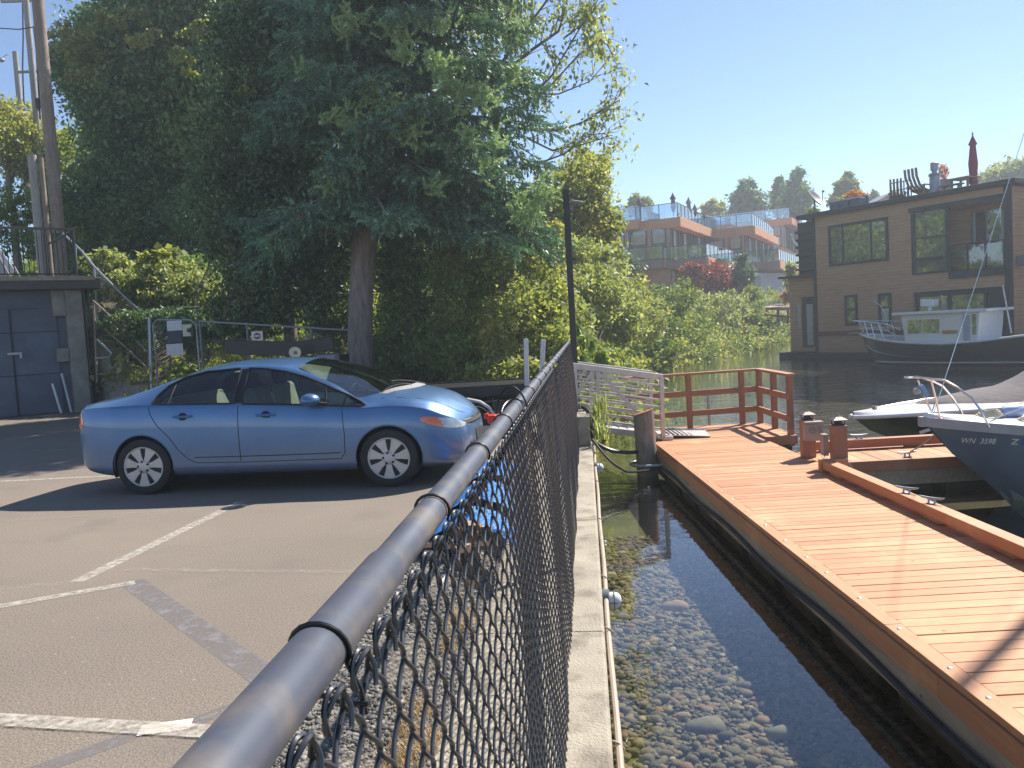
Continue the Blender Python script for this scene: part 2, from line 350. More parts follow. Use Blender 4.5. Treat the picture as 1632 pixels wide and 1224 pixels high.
# painted lines on the asphalt
def paint(name, col, lo, hi, sc=9):
    m, t, b, o = nodes(name); b.inputs['Base Color'].default_value = (*col, 1); b.inputs['Roughness'].default_value = .75
    tr = N(t, 'BsdfTransparent'); f = ramp(t, noise(t, sc, 8, rough=.75), [(lo, (0, 0, 0)), (hi, (1, 1, 1))]); mx = N(t, 'MixShader')
    t.links.new(f, mx.inputs[0]); t.links.new(tr.outputs[0], mx.inputs[1]); t.links.new(b.outputs[0], mx.inputs[2]); t.links.new(mx.outputs[0], o.inputs[0]); return m
pw = paint('worn_white_paint', (.52, .475, .41), .34, .66, 16); pf = paint('faded_white_paint', (.42, .38, .33), .42, .9, 14); pb = paint('bright_white_paint', (.66, .62, .56), .3, .42, 12); pg = paint('grey_cover_paint', (.2, .185, .19), .34, .62, 9)
def mark(x0, y0, x1, y1, wd, mt, z=.0012, ext=0):
    a = G(x0, y0, z); c = G(x1, y1, z); d = (c - a).normalized(); nn = Vector((-d.y, d.x, 0)) * wd / 2; a = a - d * ext
    b = MB(); b.add([a - nn, a + nn, c + nn, c - nn], [(0, 1, 2, 3)]); tag(b.build('painted_line', mt, fix=False), kind='structure')
mark(0, 767, 200, 757, .1, pw, ext=4); mark(0, 830, 330, 811, .09, pf, ext=3); mark(122, 927, 385, 799, .11, pw, .0022)
mark(0, 938, 118, 928, .09, pf, ext=2); mark(0, 966, 215, 928, .1, pw, .0032, ext=2); mark(209, 926, 432, 1085, .16, pg, .0012)
mark(200, 908, 620, 912, .07, pf, .0032); mark(0, 1146, 420, 1170, .11, pw, .008, ext=2); mark(50, 1230, 235, 1163, .1, pg, .0012)
mark(222, 1164, 305, 1153, .1, pb, .0042); mark(310, 1150, 440, 1100, .09, pg, .0012); mark(320, 1146, 420, 1108, .03, pf, .0032)
mark(-60, 722, 130, 715, .08, pf); mark(-60, 690, 60, 672, .08, pf)
# white cord along the gravel
b = MB(); pts = [G(x_, y_, z_) for x_, y_, z_ in ((600, 1300, -.2), (625, 1224, -.2), (638, 1130, -.18), (645, 1060, -.16), (666, 1000, -.1), (692, 950, -.04), (712, 915, .01), (732, 879, .02), (748, 850, .02))]
b.tube(pts, .009, 8); tag(b.build('plastic_pipe', pm('white_plastic', (.75, .74, .72), .4), smooth=True), 'thin white plastic pipe lying on the gravel inside the fence', 'pipe')
# ------------------------------------------------------------------ chain link fence
M['vinyl'] = pm('black_vinyl_wire', (.025, .03, .04), .32, spec=.6, var=.1)
M['rail'] = pm('grey_rail', (.075, .085, .115), .42, var=.1, scale=2.5, dirt=(.16, .14, .125), dscale=9)
M['tie'] = pm('tie_wire', (.012, .013, .015), .35)
RX, RZ = -.27, 1.3; FEND = 13.75
fence = thing('chain_link_fence', 'black vinyl coated chain link fence with thick grey top rail in the foreground', 'fence', FN(6, RX, -.25))
b = MB(); sp = []
for s_ in (-1.0, 1.0, 1.04, 1.06, 1.12): sp.append((s_, .0262 if s_ > 1.03 else .0268))
b.tube([FN(-1, RX, RZ), FN(1.045, RX, RZ), FN(1.055, RX, RZ), FN(1.15, RX, RZ), FN(1.19, RX, RZ), FN(7.4, RX, RZ), FN(7.42, RX, RZ), FN(FEND, RX, RZ)], [.0272, .0272, .0243, .0243, .0252, .0252, .0262, .0262], 32)
b.build('top_rail', M['rail'], fence, smooth=25)
for s_ in (.35, 3.35, 6.35, 9.35, 12.35, 13.7):
    b = MB(); b.tube([FN(s_, RX - .005, -.26), FN(s_, RX - .005, RZ - .02)], .033, 16); b.build('post', M['rail'], fence, smooth=True)
    b = MB(); b.tube([FN(s_, RX - .005, RZ - .1), FN(s_, RX - .005, RZ - .06)], .037, 16); b.build('band', M['rail'], fence, smooth=True)
def wire_path(s0, k_, top, bot, per, sub):
    """one woven wire: a flattened helix hanging from the rail to the ground"""
    n = int((top - bot) / per) * sub; t = np.arange(n + 1) / sub
    ph = math.pi * k_
    A = .0238 + 0 * t; w_ = np.sin(math.pi * t + ph + math.pi / 2); u = s0 + A * (.45 * w_ + .55 * np.arcsin(w_ * .995) / 1.47) ; z = top - per * t
    fr = (top - z) / (top - bot); belly = RX + .036 + .068 * fr ** .8 + .006 * np.sin(s0 * 3.1 + fr * 4) + .004 * np.sin(s0 * 7)
    x = belly + .0034 * np.cos(math.pi * t + ph + math.pi / 2)
    return u, x, z
def wires(s_lo, s_hi, sub, sides, rad):
    V = []; F = []; base = 0; pitch = .044; k0 = int(s_lo / pitch); k1 = int(s_hi / pitch)
    dF = np.array([math.sin(FA), math.cos(FA)]); nF = np.array([math.cos(FA), -math.sin(FA)])
    for k in range(k0, k1):
        u, x, z = wire_path(k * pitch, k, RZ - .03, -.22, .045, sub)
        p = np.stack([dF[0] * u + nF[0] * x, dF[1] * u + nF[1] * x, z], -1)
        tn = np.gradient(p, axis=0); tn /= np.linalg.norm(tn, axis=1, keepdims=True)
        n_ = np.array([nF[0], nF[1], 0.])[None] - tn * (tn @ np.array([nF[0], nF[1], 0.]))[:, None]; n_ /= np.linalg.norm(n_, axis=1, keepdims=True); b_ = np.cross(tn, n_)
        a = np.arange(sides) * 2 * math.pi / sides
        ring = p[:, None] + rad * (np.cos(a)[None, :, None] * n_[:, None] + np.sin(a)[None, :, None] * b_[:, None])
        m_ = len(p); V.append(ring.reshape(-1, 3)); i = np.arange(m_ - 1)[:, None] * sides; j = np.arange(sides)[None]; j2 = (j + 1) % sides
        F.append(np.stack([i + j, i + j2, i + sides + j2, i + sides + j], -1).reshape(-1, 4) + base); base += m_ * sides
    return np.concatenate(V), np.concatenate(F)
v1, f1 = wires(.45, 3.2, 10, 7, .0030); v2, f2 = wires(3.2, 7, 6, 5, .0029); v3, f3 = wires(7, FEND, 4, 3, .0028)
np_mesh('mesh_fabric', np.concatenate([v1, v2, v3]), np.concatenate([f1, f2 + len(v1), np.zeros((0, 4), int)]), M['vinyl'], fence, smooth=True) if False else None
np_mesh('mesh_fabric', np.concatenate([v1, v2]), np.concatenate([f1, f2 + len(v1)]), M['vinyl'], fence, smooth=True)
np_mesh('mesh_fabric', v3, f3, M['vinyl'], fence, smooth=True)
# knuckled loops along the top of the mesh
for k in range(int(.45 / .044), int(6 / .044)):
    s_ = k * .044; x0 = RX + .036
    if k % 2 == 0:
        b = MB(); c0 = FN(s_, x0, RZ - .03)
        pts = [FN(s_ + .0195, x0, RZ - .032), FN(s_ + .018, x0 + .003, RZ - .018), FN(s_ + .008, x0 + .006, RZ - .008), FN(s_ - .006, x0 + .004, RZ - .01), FN(s_ - .016, x0 - .002, RZ - .022), FN(s_ - .013, x0 - .006, RZ - .038), FN(s_ - .004, x0 - .004, RZ - .046)]
        b.tube(spline(pts, 3), .0027, 6)
        pts = [FN(s_ - .0195, x0, RZ - .04), FN(s_ - .018, x0 - .004, RZ - .02), FN(s_ - .004, x0 - .002, RZ - .006), FN(s_ + .012, x0 + .002, RZ - .012), FN(s_ + .016, x0 + .009, RZ - .028), FN(s_ + .006, x0 + .012, RZ - .044)]
        b.tube(spline(pts, 3), .0027, 6); b.build('knuckle', M['vinyl'], fence, smooth=True)
# tie wires looped round the rail
for k in range(23):
    s_ = .78 + .61 * k + (0, 0, 0, .03, -.03)[k % 5]
    if s_ > FEND: break
    b = MB(); r_ = .0292; tl = .25
    pts = []
    for a in np.linspace(-35, 215, 14):
        a = R(a); pts.append(FN(s_ - .01 * math.sin(a), RX + r_ * math.cos(a), RZ + r_ * math.sin(a)))
    pts = [FN(s_ + .012, RX + .038, RZ - .07), FN(s_ + .004, RX + .036, RZ - .04)] + pts + [FN(s_ + .006, RX - .012, RZ - .045), FN(s_ + .01, RX + .02, RZ - .06), FN(s_ + .0, RX + .045, RZ - .055)]
    b.tube(pts, .0026, 7); b.build('tie_wire', M['tie'], fence, smooth=True)
# loose cable and red clip on the far rail
cb = thing('rail_clip', 'red plastic clip with a loose black cable loop on the fence top rail', 'clip', FN(2.9, RX, RZ))
b = MB(); b.box(FN(2.84, RX - .055, RZ - .006), (.03, .055, .028), rz=-FA); b.box(FN(2.84, RX - .075, RZ + .004), (.018, .02, .02), rz=-FA); b.build('clip_body', pm('red_plastic', (.6, .03, .03), .35), cb, bevel=.006)
b = MB(); b.tube([FN(3.25, RX + .04 - .1 * (1 - math.cos(a_)) * .5 * 1.3, RZ - .06 + .13 * math.sin(a_)) for a_ in np.linspace(-.4, 3.6, 18)], .004, 7); b.build('cable', M['tie'], cb, smooth=True); b = MB(); b.tube([FN(3.0 + .1 * math.sin(a_), RX + .04 * math.cos(a_), RZ + .036 * math.sin(a_ * 1.0)) for a_ in np.linspace(0, 3.2, 14)], .0035, 7)
b.build('cable', M['tie'], cb, smooth=True)
# ------------------------------------------------------------------ stained timber
def wood(name, c1, c2, stretch=(1, 12, 12), gloss=.6, isl=True):
    m, t, bs, o = nodes(name); tc = N(t, 'TexCoord')
    f = noise(t, 2.2, 8, stretch=stretch, rough=.65); c = ramp(t, f, [(.25, c1), (.75, c2)])
    if isl:
        g = N(t, 'NewGeometry'); v = ramp(t, g.outputs['Random Per Island'], [(0, (.76, .74, .73)), (.25, (.92, .9, .88)), (.6, (1, 1, 1)), (1, (1.14, 1.17, 1.22))]); c = mixc(t, c, v, 1, 'MULTIPLY')
    wr = ramp(t, noise(t, 1.3, 6, rough=.7), [(.52, (0, 0, 0)), (.75, (.7, .7, .7))]); c = mixc(t, c, tuple(min(1, x * 1.3 + .05) for x in c2), wr)
    kn = N(t, 'TexVoronoi'); kn.inputs['Scale'].default_value = 3.3; t.links.new(tc.outputs['Object'], kn.inputs['Vector'])
    kf = ramp(t, kn.outputs['Distance'], [(.03, (1, 1, 1)), (.06, (0, 0, 0))]); c = mixc(t, c, tuple(x * .45 for x in c1), kf)
    t.links.new(c, bs.inputs['Base Color']); bs.inputs['Roughness'].default_value = gloss
    bp = N(t, 'Bump'); bp.inputs['Strength'].default_value = .5; bp.inputs['Distance'].default_value = .004; t.links.new(noise(t, 9, 6, stretch=stretch), bp.inputs['Height']); t.links.new(bp.outputs[0], bs.inputs['Normal']); return m
OR1, OR2 = (.42, .17, .066), (.56, .262, .112)
M['deckwood'] = wood('stained_deck_wood', OR1, OR2, (1, 14, 14)); M['curbwood'] = wood('stained_curb_wood', (.42, .165, .065), (.54, .24, .105), (14, 1, 14)); M['postwood'] = wood('stained_post_wood', (.30, .115, .065), (.40, .175, .10), (12, 12, 1))
M['railwood'] = wood('stained_rail_wood', (.34, .135, .068), (.44, .19, .10), (1, 10, 10))
M['beamwood'] = wood('weathered_beam', (.22, .17, .12), (.42, .34, .25), (14, 1, 8)); M['float'] = pm('weedy_float', (.05, .045, .035), .9, scale=6, col2=(.12, .1, .07), bump=1, bscale=30)
DZ = -.4; r2 = random.Random(3)
def planks(y0, y1, x0, x1, axis='x', wdt=.14, z=DZ):
    b = MB(); y = y0
    while y < y1 - .02:
        w_ = min(wdt, y1 - y); dz = r2.uniform(-.002, .002); e = r2.uniform(0, .006)
        if axis == 'x': b.box(((x0 + x1) / 2 + e, y + w_ / 2 - .0035, z - .019 + dz), (x1 - x0 - .004, w_ - .007, .038), rot=rotm(0, 0, r2.uniform(-.002, .002)))
        else: b.box((y + w_ / 2 - .0035, (x0 + x1) / 2 + e, z - .019 + dz), (w_ - .007, x1 - x0 - .004, .038))
        y += wdt
    return b
dock = thing('floating_dock', 'long orange stained timber dock running beside the seawall', 'dock', (3.1, 6, WZ))
planks(-1, 13.86, 2.36, 3.97).build('decking', M['deckwood'], dock, bevel=.003, seg=1)
b = MB()
for y0, y1 in ((-1, 2.9), (2.905, 5.2), (5.205, 9.4), (9.405, 13.86)): b.bb(2.25, 2.358, y0, y1, DZ - .035, DZ + .008)
b.build('edge_board', M['curbwood'], dock, bevel=.004)
b = MB()
for y0, y1 in ((-1, 4.5), (4.505, 9.2), (9.205, 13.85)): b.bb(2.232, 2.262, y0, y1, DZ - .16, DZ - .037)
b.build('fascia', M['curbwood'], dock, bevel=.003)
b = MB(); b.bb(2.238, 2.29, -1, 13.8, DZ - .34, DZ - .163); b.bb(2.30, 3.95, -1, 13.8, DZ - .3, DZ - .05); b.bb(3.9, 3.97, -1, 13.8, DZ - .33, DZ - .05)
b.build('side_beam', M['beamwood'], dock, bevel=.004)
for k in range(13):
    y = .3 + k * 1.12
    for x_ in (2.58, 3.6): b = MB(); b.tube([(x_, y - .44, WZ + .02), (x_, y - .41, WZ + .02), (x_, y + .41, WZ + .02), (x_, y + .44, WZ + .02)], [.2, .26, .26, .2], 14); b.build('float', M['float'], dock, smooth=True)
pass
for k in range(26):
    y = .2 + k * .55 + r2.uniform(-.1, .1); b = MB(); b.lathe([(.014, 0), (.014, .004), (.006, .007), (0, .007)], 8, (2.305, y, DZ + .008)); b.build('bolt', M['galv'], dock)
pp = MB(); pts = [(2.212 - .012 * math.sin(y * 2), y, DZ - .25 - .035 * math.sin(y * 1.05) ** 2) for y in np.arange(-1, 13.7, .25)]
pp.tube(pts, .021, 8); pp.build('side_pipe', M['black_rubber'], dock, smooth=True)
# bull rail on the right side and the junction
cz = DZ + .045
b = MB(); b.bb(3.76, 3.9, -1, 4.1, cz, cz + .1); b.bb(3.76, 3.9, 4.105, 10.32, cz, cz + .1); b.bb(3.74, 4.08, 10.33, 10.42, DZ, cz + .11)
for y in np.arange(-.5, 10.3, 1.15): b.bb(3.78, 3.88, y, y + .3, DZ + .002, cz + .001)
b.build('bull_rail', M['curbwood'], dock, bevel=.008)
b = MB(); b.bb(4.08, 4.14, -1, 10.3, DZ - .3, DZ - .0); b.bb(3.97, 4.08, -1, 10.3, DZ - .06, DZ - .02); b.build('outer_edge', M['beamwood'], dock, bevel=.004)
# finger
fg = thing('finger_dock', 'short orange timber finger dock between the two white boats', 'dock', (6.5, 11.4, WZ))
planks(3.98, 9.6, 10.98, 11.92, 'y', .2).build('decking', wood('finger_deck_wood', OR1, OR2, (14, 1, 14)), fg, bevel=.003, seg=1)
b = MB(); b.bb(4.05, 9.6, 10.9, 10.975, DZ - .13, DZ + .005); b.bb(4.05, 9.6, 11.93, 12.0, DZ - .13, DZ + .0); b.build('fascia', M['railwood'], fg, bevel=.004)
b = MB(); b.bb(4.12, 9.6, 10.96, 11.98, DZ - .34, DZ - .05); b.build('side_beam', M['beamwood'], fg)
b = MB(); b.bb(4.1, 9.6, 11.82, 11.96, DZ + .03, DZ + .15)
for x_ in np.arange(4.3, 9.5, 1.2): b.bb(x_, x_ + .25, 11.84, 11.94, DZ + .002, DZ + .031)
b.build('bull_rail', M['railwood'], fg, bevel=.006)
for k in range(5): b = MB(); b.tube([(4.6 + k * 1.1, 11.45, WZ + .02), (5.5 + k * 1.1, 11.45, WZ + .02)], .3, 14); b.build('float', M['float'], fg, smooth=True)
# end platform with guard rail
pl = thing('dock_platform', 'end platform of the dock with an orange timber guard railing', 'platform', (3.7, 14.6, WZ))
planks(13.88, 15.42, 2.3, 4.52).build('decking', M['deckwood'], pl, bevel=.003, seg=1)
b = MB(); b.bb(4.0, 4.54, 13.62, 13.86, DZ - .14, DZ - .002); b.build('corner_deck', M['deckwood'], pl, bevel=.003)
b = MB(); b.bb(4.53, 4.57, 13.6, 15.45, DZ - .14, DZ + .002); b.bb(2.3, 4.52, 15.43, 15.47, DZ - .14, DZ + .002); b.bb(3.99, 4.52, 13.58, 13.615, DZ - .14, DZ + .002); b.build('fascia', M['railwood'], pl, bevel=.003)
b = MB(); b.bb(2.4, 4.5, 13.68, 15.4, DZ - .42, DZ - .15); b.build('float', M['float'], pl)
Ht = .98
rp = [(2.25, 15.1), (3.17, 15.2), (4.17, 15.38), (4.5, 15.4), (4.5, 14.55), (4.5, 13.72)]
for i, (x_, y) in enumerate(rp[1:]):
    MB().box((x_, y, DZ + Ht / 2 - .1), (.09, .09, Ht + .2 - .03)).build('rail_post', M['postwood'], pl, bevel=.004)
for zz, w_, h_ in ((Ht, .14, .04), (.63, .04, .1), (.27, .04, .1)):
    b = MB(); o_ = 0 if zz > .9 else -.055
    b.beam((1.9, 15.05 + o_, DZ + zz), (4.17, 15.38 + o_, DZ + zz), w_, h_); b.beam((4.17, 15.38 + o_, DZ + zz + .001), (4.5 + (0 if not o_ else -.0), 15.42 + o_, DZ + zz + .001), w_, h_)
    b.beam((4.5 + o_, 15.47 + o_, DZ + zz + .002), (4.5 + o_, 13.64, DZ + zz + .002), w_, h_); b.build('rail_board', M['railwood'], pl, bevel=.003)
MB().tube([(3.62, 15.55, -2), (3.6, 15.55, .28)], .03, 10).build('pipe_pile', M['galv'], pl, smooth=True)
# piling
pil = thing('timber_piling', 'thick grey weathered timber piling with an orange cap at the dock corner', 'piling', (2.07, 13.25, -2))
M['piling'] = wood('grey_piling', (.15, .12, .095), (.33, .28, .23), (10, 10, 1), .9, False)
b = MB(); tp = Vector((2.03, 13.23, .13)); bt = Vector((2.10, 13.25, -2.2)); n_ = 12; rows = []
for k in range(n_ + 1):
    f = k / n_; c_ = bt.lerp(tp, f); rr = .172 - .012 * f
    rows.append([c_ + Vector((math.cos(a_) * rr * (1 + .03 * math.sin(a_ * 5 + f * 2)), math.sin(a_) * rr * (1 + .03 * math.cos(a_ * 4)), .05 * math.cos(a_ + .3) * (1 if k == n_ else 0))) for a_ in np.linspace(0, 2 * math.pi, 24, endpoint=False)])
b.grid(rows, close=True); b.build('post', M['piling'], pil, smooth=True)
b = MB(); b.add([v + Vector((0, 0, .003)) for v in rows[-1]] + [v + Vector((0, 0, .03)) for v in rows[-1]], [tuple(range(24)), tuple(range(24, 48))] + [(i, (i + 1) % 24, 24 + (i + 1) % 24, 24 + i) for i in range(24)]); b.build('cap', M['railwood'], pil, bevel=.005)
hoop = thing('piling_hoop', 'galvanised steel hoop that ties the dock to the piling', 'hoop', (2.08, 13.25, -.62))
b = MB(); hz = -.66; b.tube([(2.6, 12.99, hz), (2.0, 12.97, hz)] + [(2.06 + .26 * math.cos(a_), 13.22 + .25 * math.sin(a_), hz) for a_ in np.linspace(-1.9, -4.2, 10)] + [(2.0, 13.5, hz), (2.6, 13.5, hz)], .026, 8); b.build('ring', M['galv'], hoop, smooth=True)
# black hoses from wall to water
M['hose'] = pm('black_hose', (.015, .015, .017), .4)
def hose(pts, r_, lab, name='hose'):
    P_ = [Vector(p) for p in pts]; out = []
    for i in range(len(P_) - 1):
        p0 = P_[max(i - 1, 0)]; p1 = P_[i]; p2 = P_[i + 1]; p3 = P_[min(i + 2, len(P_) - 1)]
        for k in range(6):
            t_ = k / 6; out.append(.5 * ((2 * p1) + (p2 - p0) * t_ + (2 * p0 - 5 * p1 + 4 * p2 - p3) * t_ * t_ + (3 * p1 - p0 - 3 * p2 + p3) * t_ ** 3))
    out.append(P_[-1]); b = MB(); b.tube(out, r_, 8); o = b.build(name, M['hose'], smooth=True); return tag(o, lab, name)
hose([P(927, 649, 13.3), P(936, 655, 13.2), P(942, 675, 13.15), P(944, 695, 13.1), P(950, 706, 13.1), P(975, 718, 13.15), P(1008, 721, 13.2), P(1030, 716, 13.5), P(1052, 712, 13.9)], .03, 'thick black hose hanging from the seawall across to the piling')
hose([P(944, 700, 13), P(956, 716, 12.8), P(975, 737, 12.5), P(995, 750, 12.3), P(1003, 752, 12.6), P(1030, 750, 13.0), P(1057, 742, 13.3)], .018, 'thin black hose drooping into the water below the thicker one')
# gangway
gw = thing('gangway', 'pale aluminium gangway with slatted truss sides leading down to the dock', 'gangway', (1.4, 14.4, -.2))
GX0, GX1 = 1.0, 2.46
def gz(x): return -.36 + (GX1 - x) * .186
for yy in (13.9, 15.0):
    b = MB(); b.beam((GX0, yy, gz(GX0) + 1.0), (GX1 + .02, yy, gz(GX1) + 1.0), .07, .1); b.build('top_chord', M['alu'], gw, bevel=.008)
    b = MB(); b.beam((GX0, yy, gz(GX0)), (GX1 + .06, yy, gz(GX1)), .07, .1); b.build('bottom_chord', M['alu'], gw, bevel=.008)
    b = MB()
    for k in range(1, 8): b.beam((GX0, yy + .0, gz(GX0) + k * .12 + .03), (GX1 - .05, yy + .0, gz(GX1) + k * .12 + .03), .03, .032)
    b.build('slats', M['alu'], gw, bevel=.003)
    b = MB(); o_ = -.04
    b.beam((GX1 - .02, yy + o_, gz(GX1) - .04), (GX1 - .01, yy + o_, gz(GX1) + 1.0), .07, .06, up=(0, 1, 0)); b.beam((GX1 - 1.12, yy + o_, gz(GX1 - 1.12) - .03), (GX1 - 1.04, yy + o_, gz(GX1 - 1.04) + .96), .07, .06, up=(0, 1, 0))
    b.beam((GX1 - .08, yy + o_ * 1.3, gz(GX1)), (GX1 - .98, yy + o_ * 1.3, gz(GX1 - 1) + .94), .05, .05, up=(0, 1, 0)); b.beam((GX1 - 1.8, yy + o_ * 1.3, gz(GX1 - 1.8)), (GX1 - 1.14, yy + o_ * 1.3, gz(GX1 - 1.14) + .94), .05, .05, up=(0, 1, 0))
    b.beam((GX0 + .03, yy + o_, gz(GX0)), (GX0 + .05, yy + o_, gz(GX0) + 1), .06, .06, up=(0, 1, 0)); b.build('truss', M['alu'], gw, bevel=.005)
b = MB()
for k in range(10): x_ = GX0 + .08 + k * .15; b.box((x_, 14.45, gz(x_) + .02), (.13, 1.02, .03), rot=rotm(0, math.atan(.186), 0))
b.build('walkway', M['alu'], gw)
b = MB(); b.beam((GX1 + .07, 14.45, gz(GX1) + .03), (GX1 + .82, 14.36, DZ + .02), .95, .012)
for k in range(10): x_ = GX1 + .1 + k * .075; b.box((x_, 14.42, gz(GX1) + .045 - .0667 * 1.25 * (k / 10)), (.022, .93, .01), m=1)
b.build('landing_plate', [M['alu'], M['black_rubber']], gw)
MB().box((2.52, 13.86, DZ + .035), (.16, .1, .07)).build('roller', M['alu'], gw, bevel=.01)
wb = MB(); wb.prism([(0, 0), (.98, 0), (.98, .44), (0, .44)], 0, .8, Matrix(((math.sin(FA), 0, -math.cos(FA)), (math.cos(FA), 0, math.sin(FA)), (0, 1, 0))), FN(12.75, .01, -.246)); wb.build('end_block', M['concrete'], wall, bevel=.01)
# utility posts
def upost(x_, y, h_, lab, box):
    t_ = thing('dock_post', lab, 'post', (x_, y, DZ), 'orange square posts with dark lantern caps on the dock')
    MB().box((x_, y, DZ + h_ / 2), (.165, .165, h_)).build('post', M['postwood'], t_, bevel=.006)
    k = MB(); z0 = DZ + h_; k.lathe([(.085, 0), (.085, .02), (.05, .025), (.05, .05), (.075, .06), (.075, .066)], 4, (x_, y, z0), rotm(0, 0, math.pi / 4)); l_ = k.build('lantern', M['black_metal'], t_)
    k = MB(); k.lathe([(.128, .062), (.132, .07), (.05, .105), (.03, .118), (0, .12)], 4, (x_, y, z0), rotm(0, 0, math.pi / 4)); k.lathe([(.02, .115), (.02, .128), (0, .13)], 8, (x_, y, z0)); k.build('lantern_cap', pm('bronze_cap', (.12, .1, .09), .5, .4), t_)
    for dx in (-.06, .06):
        for dy in (-.06, .06): MB().tube([(x_ + dx, y + dy, z0 + .01), (x_ + dx, y + dy, z0 + .068)], .006, 6).build('lantern_bar', M['black_metal'], t_)
    return t_
up1 = upost(4.0, 11.5, .52, 'square post with the large power meter box fixed to its side', 1); up2 = upost(4.02, 10.46, .56, 'square post at the end of the dock curb with a narrow box behind it', 0)
M['boxgrey'] = pm('painted_box', (.34, .27, .24), .6, dirt=(.25, .2, .17))
MB().box((4.02, 11.34, DZ + .38), (.25, .13, .26)).build('meter_box', M['boxgrey'], up1, bevel=.008)
k = MB(); k.lathe([(.045, 0), (.045, .012), (.02, .016), (0, .016)], 16, (3.99, 11.274, DZ + .39), rotm(math.pi / 2, 0, 0)); k.box((4.09, 11.27, DZ + .4), (.03, .014, .1)); k.box((3.98, 11.268, DZ + .48), (.16, .008, .015)); k.build('meter_face', pm('meter_grey', (.22, .19, .17), .4), up1, bevel=.002)
MB().box((3.9, 10.62, DZ + .3), (.07, .12, .27)).build('outlet_box', M['boxgrey'], up2, bevel=.006)
hs = MB(); hs.tube([(4.12, 11.35, DZ + .26), (4.15, 11.33, DZ + .15), (4.17, 11.35, DZ + .02)], .01, 6); hs.build('cord', M['boxgrey'], up1, smooth=True)
hs = MB(); hs.tube([(4.12, 10.46, DZ + .1), (4.16, 10.44, DZ + .03), (4.18, 10.42, DZ - .15)], .01, 6); hs.build('cord', M['boxgrey'], up2, smooth=True)
def cleat(loc, ang, lab, s_=1.0):
    t_ = thing('cleat', lab, 'cleat', (0, 0, 0), 'galvanised mooring cleats on the docks')
    b = MB(); b.box((0, 0, .004), (.09, .05, .008)); b.tube([(-.03, 0, .0), (-.03, 0, .05)], .011, 8); b.tube([(.03, 0, 0), (.03, 0, .05)], .011, 8)
    b.tube([(-.125, 0, .066), (-.09, 0, .058), (-.03, 0, .052), (.03, 0, .052), (.09, 0, .058), (.125, 0, .066)], [.006, .011, .014, .014, .011, .006], 10); o = b.build('horn', M['galv'], t_, smooth=True)
    t_.location = loc; t_.rotation_euler = (0, 0, ang); t_.scale = (s_,) * 3; return t_
cleat((3.84, 8.28, cz + .1), R(-50), 'galvanised cleat on the dock curb, farther one of the pair', .95)
cleat((3.84, 7.78, cz + .1), R(-55), 'galvanised cleat on the dock curb, nearer one of the pair', .95)
cleat((4.86, 11.89, DZ + .15), 0, 'galvanised cleat on the far curb of the finger dock')
cleat((5.15, 11.06, DZ + .005), R(8), 'galvanised cleat with a mooring rope on the near edge of the finger dock', 1.1)
# ------------------------------------------------------------------ the blue sedan (local: +x front, z up, rear axle at x=0, front axle x=2.7)
def car_paint():
    m, t, b, o = nodes('blue_car_paint'); b.inputs['Base Color'].default_value = (.07, .16, .36, 1); b.inputs['Metallic'].default_value = .45; b.inputs['Roughness'].default_value = .38
    b.inputs['Coat Weight'].default_value = .8; b.inputs['Coat Roughness'].default_value = .06
    f = ramp(t, noise(t, 3, 6), [(.3, (.06, .155, .33)), (.75, (.09, .185, .36))])
    sx = N(t, 'SeparateXYZ'); tc = N(t, 'TexCoord'); t.links.new(tc.outputs['Object'], sx.inputs[0])
    d = ramp(t, sx.outputs[2], [(.25, (1, 1, 1)), (.55, (0, 0, 0))]); d = mixc(t, d, noise(t, 9, 5), 1, 'MULTIPLY')
    t.links.new(mixc(t, f, (.2, .2, .2), d), b.inputs['Base Color']); return m
M['paint'] = car_paint(); M['carglass'] = glassmat('car_glass', (.62, .7, .66), .06, .01); M['screenglass'] = glassmat('windshield_glass', (.6, .68, .62), .2, .03); M['seam'] = pm('panel_gap', (.006, .008, .015), .7); M['seal'] = pm('window_seal', (.012, .012, .014), .5)
M['dark'] = pm('dark_trim', (.02, .02, .022), .7); M['seat'] = pm('pale_seat_fabric', (.36, .37, .3), .9, bump=.5, bscale=80); M['tyre'] = pm('tyre_rubber', (.022, .022, .023), .8, bump=.5, bscale=60)
M['hubcap'] = pm('hubcap_silver', (.5, .47, .46), .4, .35, var=.08)
def itp(x, tab):
    xs = [a for a, _ in tab]; ys = [b_ for _, b_ in tab]; n = len(xs)
    if x <= xs[0]: return ys[0]
    if x >= xs[-1]: return ys[-1]
    i = max(k for k in range(n) if xs[k] <= x); h = [xs[k + 1] - xs[k] for k in range(n - 1)]; dl = [(ys[k + 1] - ys[k]) / h[k] for k in range(n - 1)]
    def tg(k):
        if k == 0: return dl[0]
        if k == n - 1: return dl[-1]
        if dl[k - 1] * dl[k] <= 0: return 0
        w1 = 2 * h[k] + h[k - 1]; w2 = h[k] + 2 * h[k - 1]; return (w1 + w2) / (w1 / dl[k - 1] + w2 / dl[k])
    t = (x - xs[i]) / h[i]; m0 = tg(i) * h[i]; m1 = tg(i + 1) * h[i]
    return (2 * t ** 3 - 3 * t * t + 1) * ys[i] + (t ** 3 - 2 * t * t + t) * m0 + (-2 * t ** 3 + 3 * t * t) * ys[i + 1] + (t ** 3 - t * t) * m1
ZT = [(-.88, .66), (-.87, .80), (-.845, .95), (-.80, 1.035), (-.7, 1.06), (-.5, 1.09), (-.3, 1.13), (-.1, 1.2), (.15, 1.285), (.4, 1.355), (.7, 1.415), (1.0, 1.438), (1.25, 1.438), (1.55, 1.425), (1.85, 1.385), (2.1, 1.325), (2.4, 1.21), (2.65, 1.11), (2.85, 1.03), (3.0, .985), (3.15, .94), (3.3, .88), (3.42, .815), (3.52, .74), (3.585, .66), (3.615, .58), (3.63, .48)]
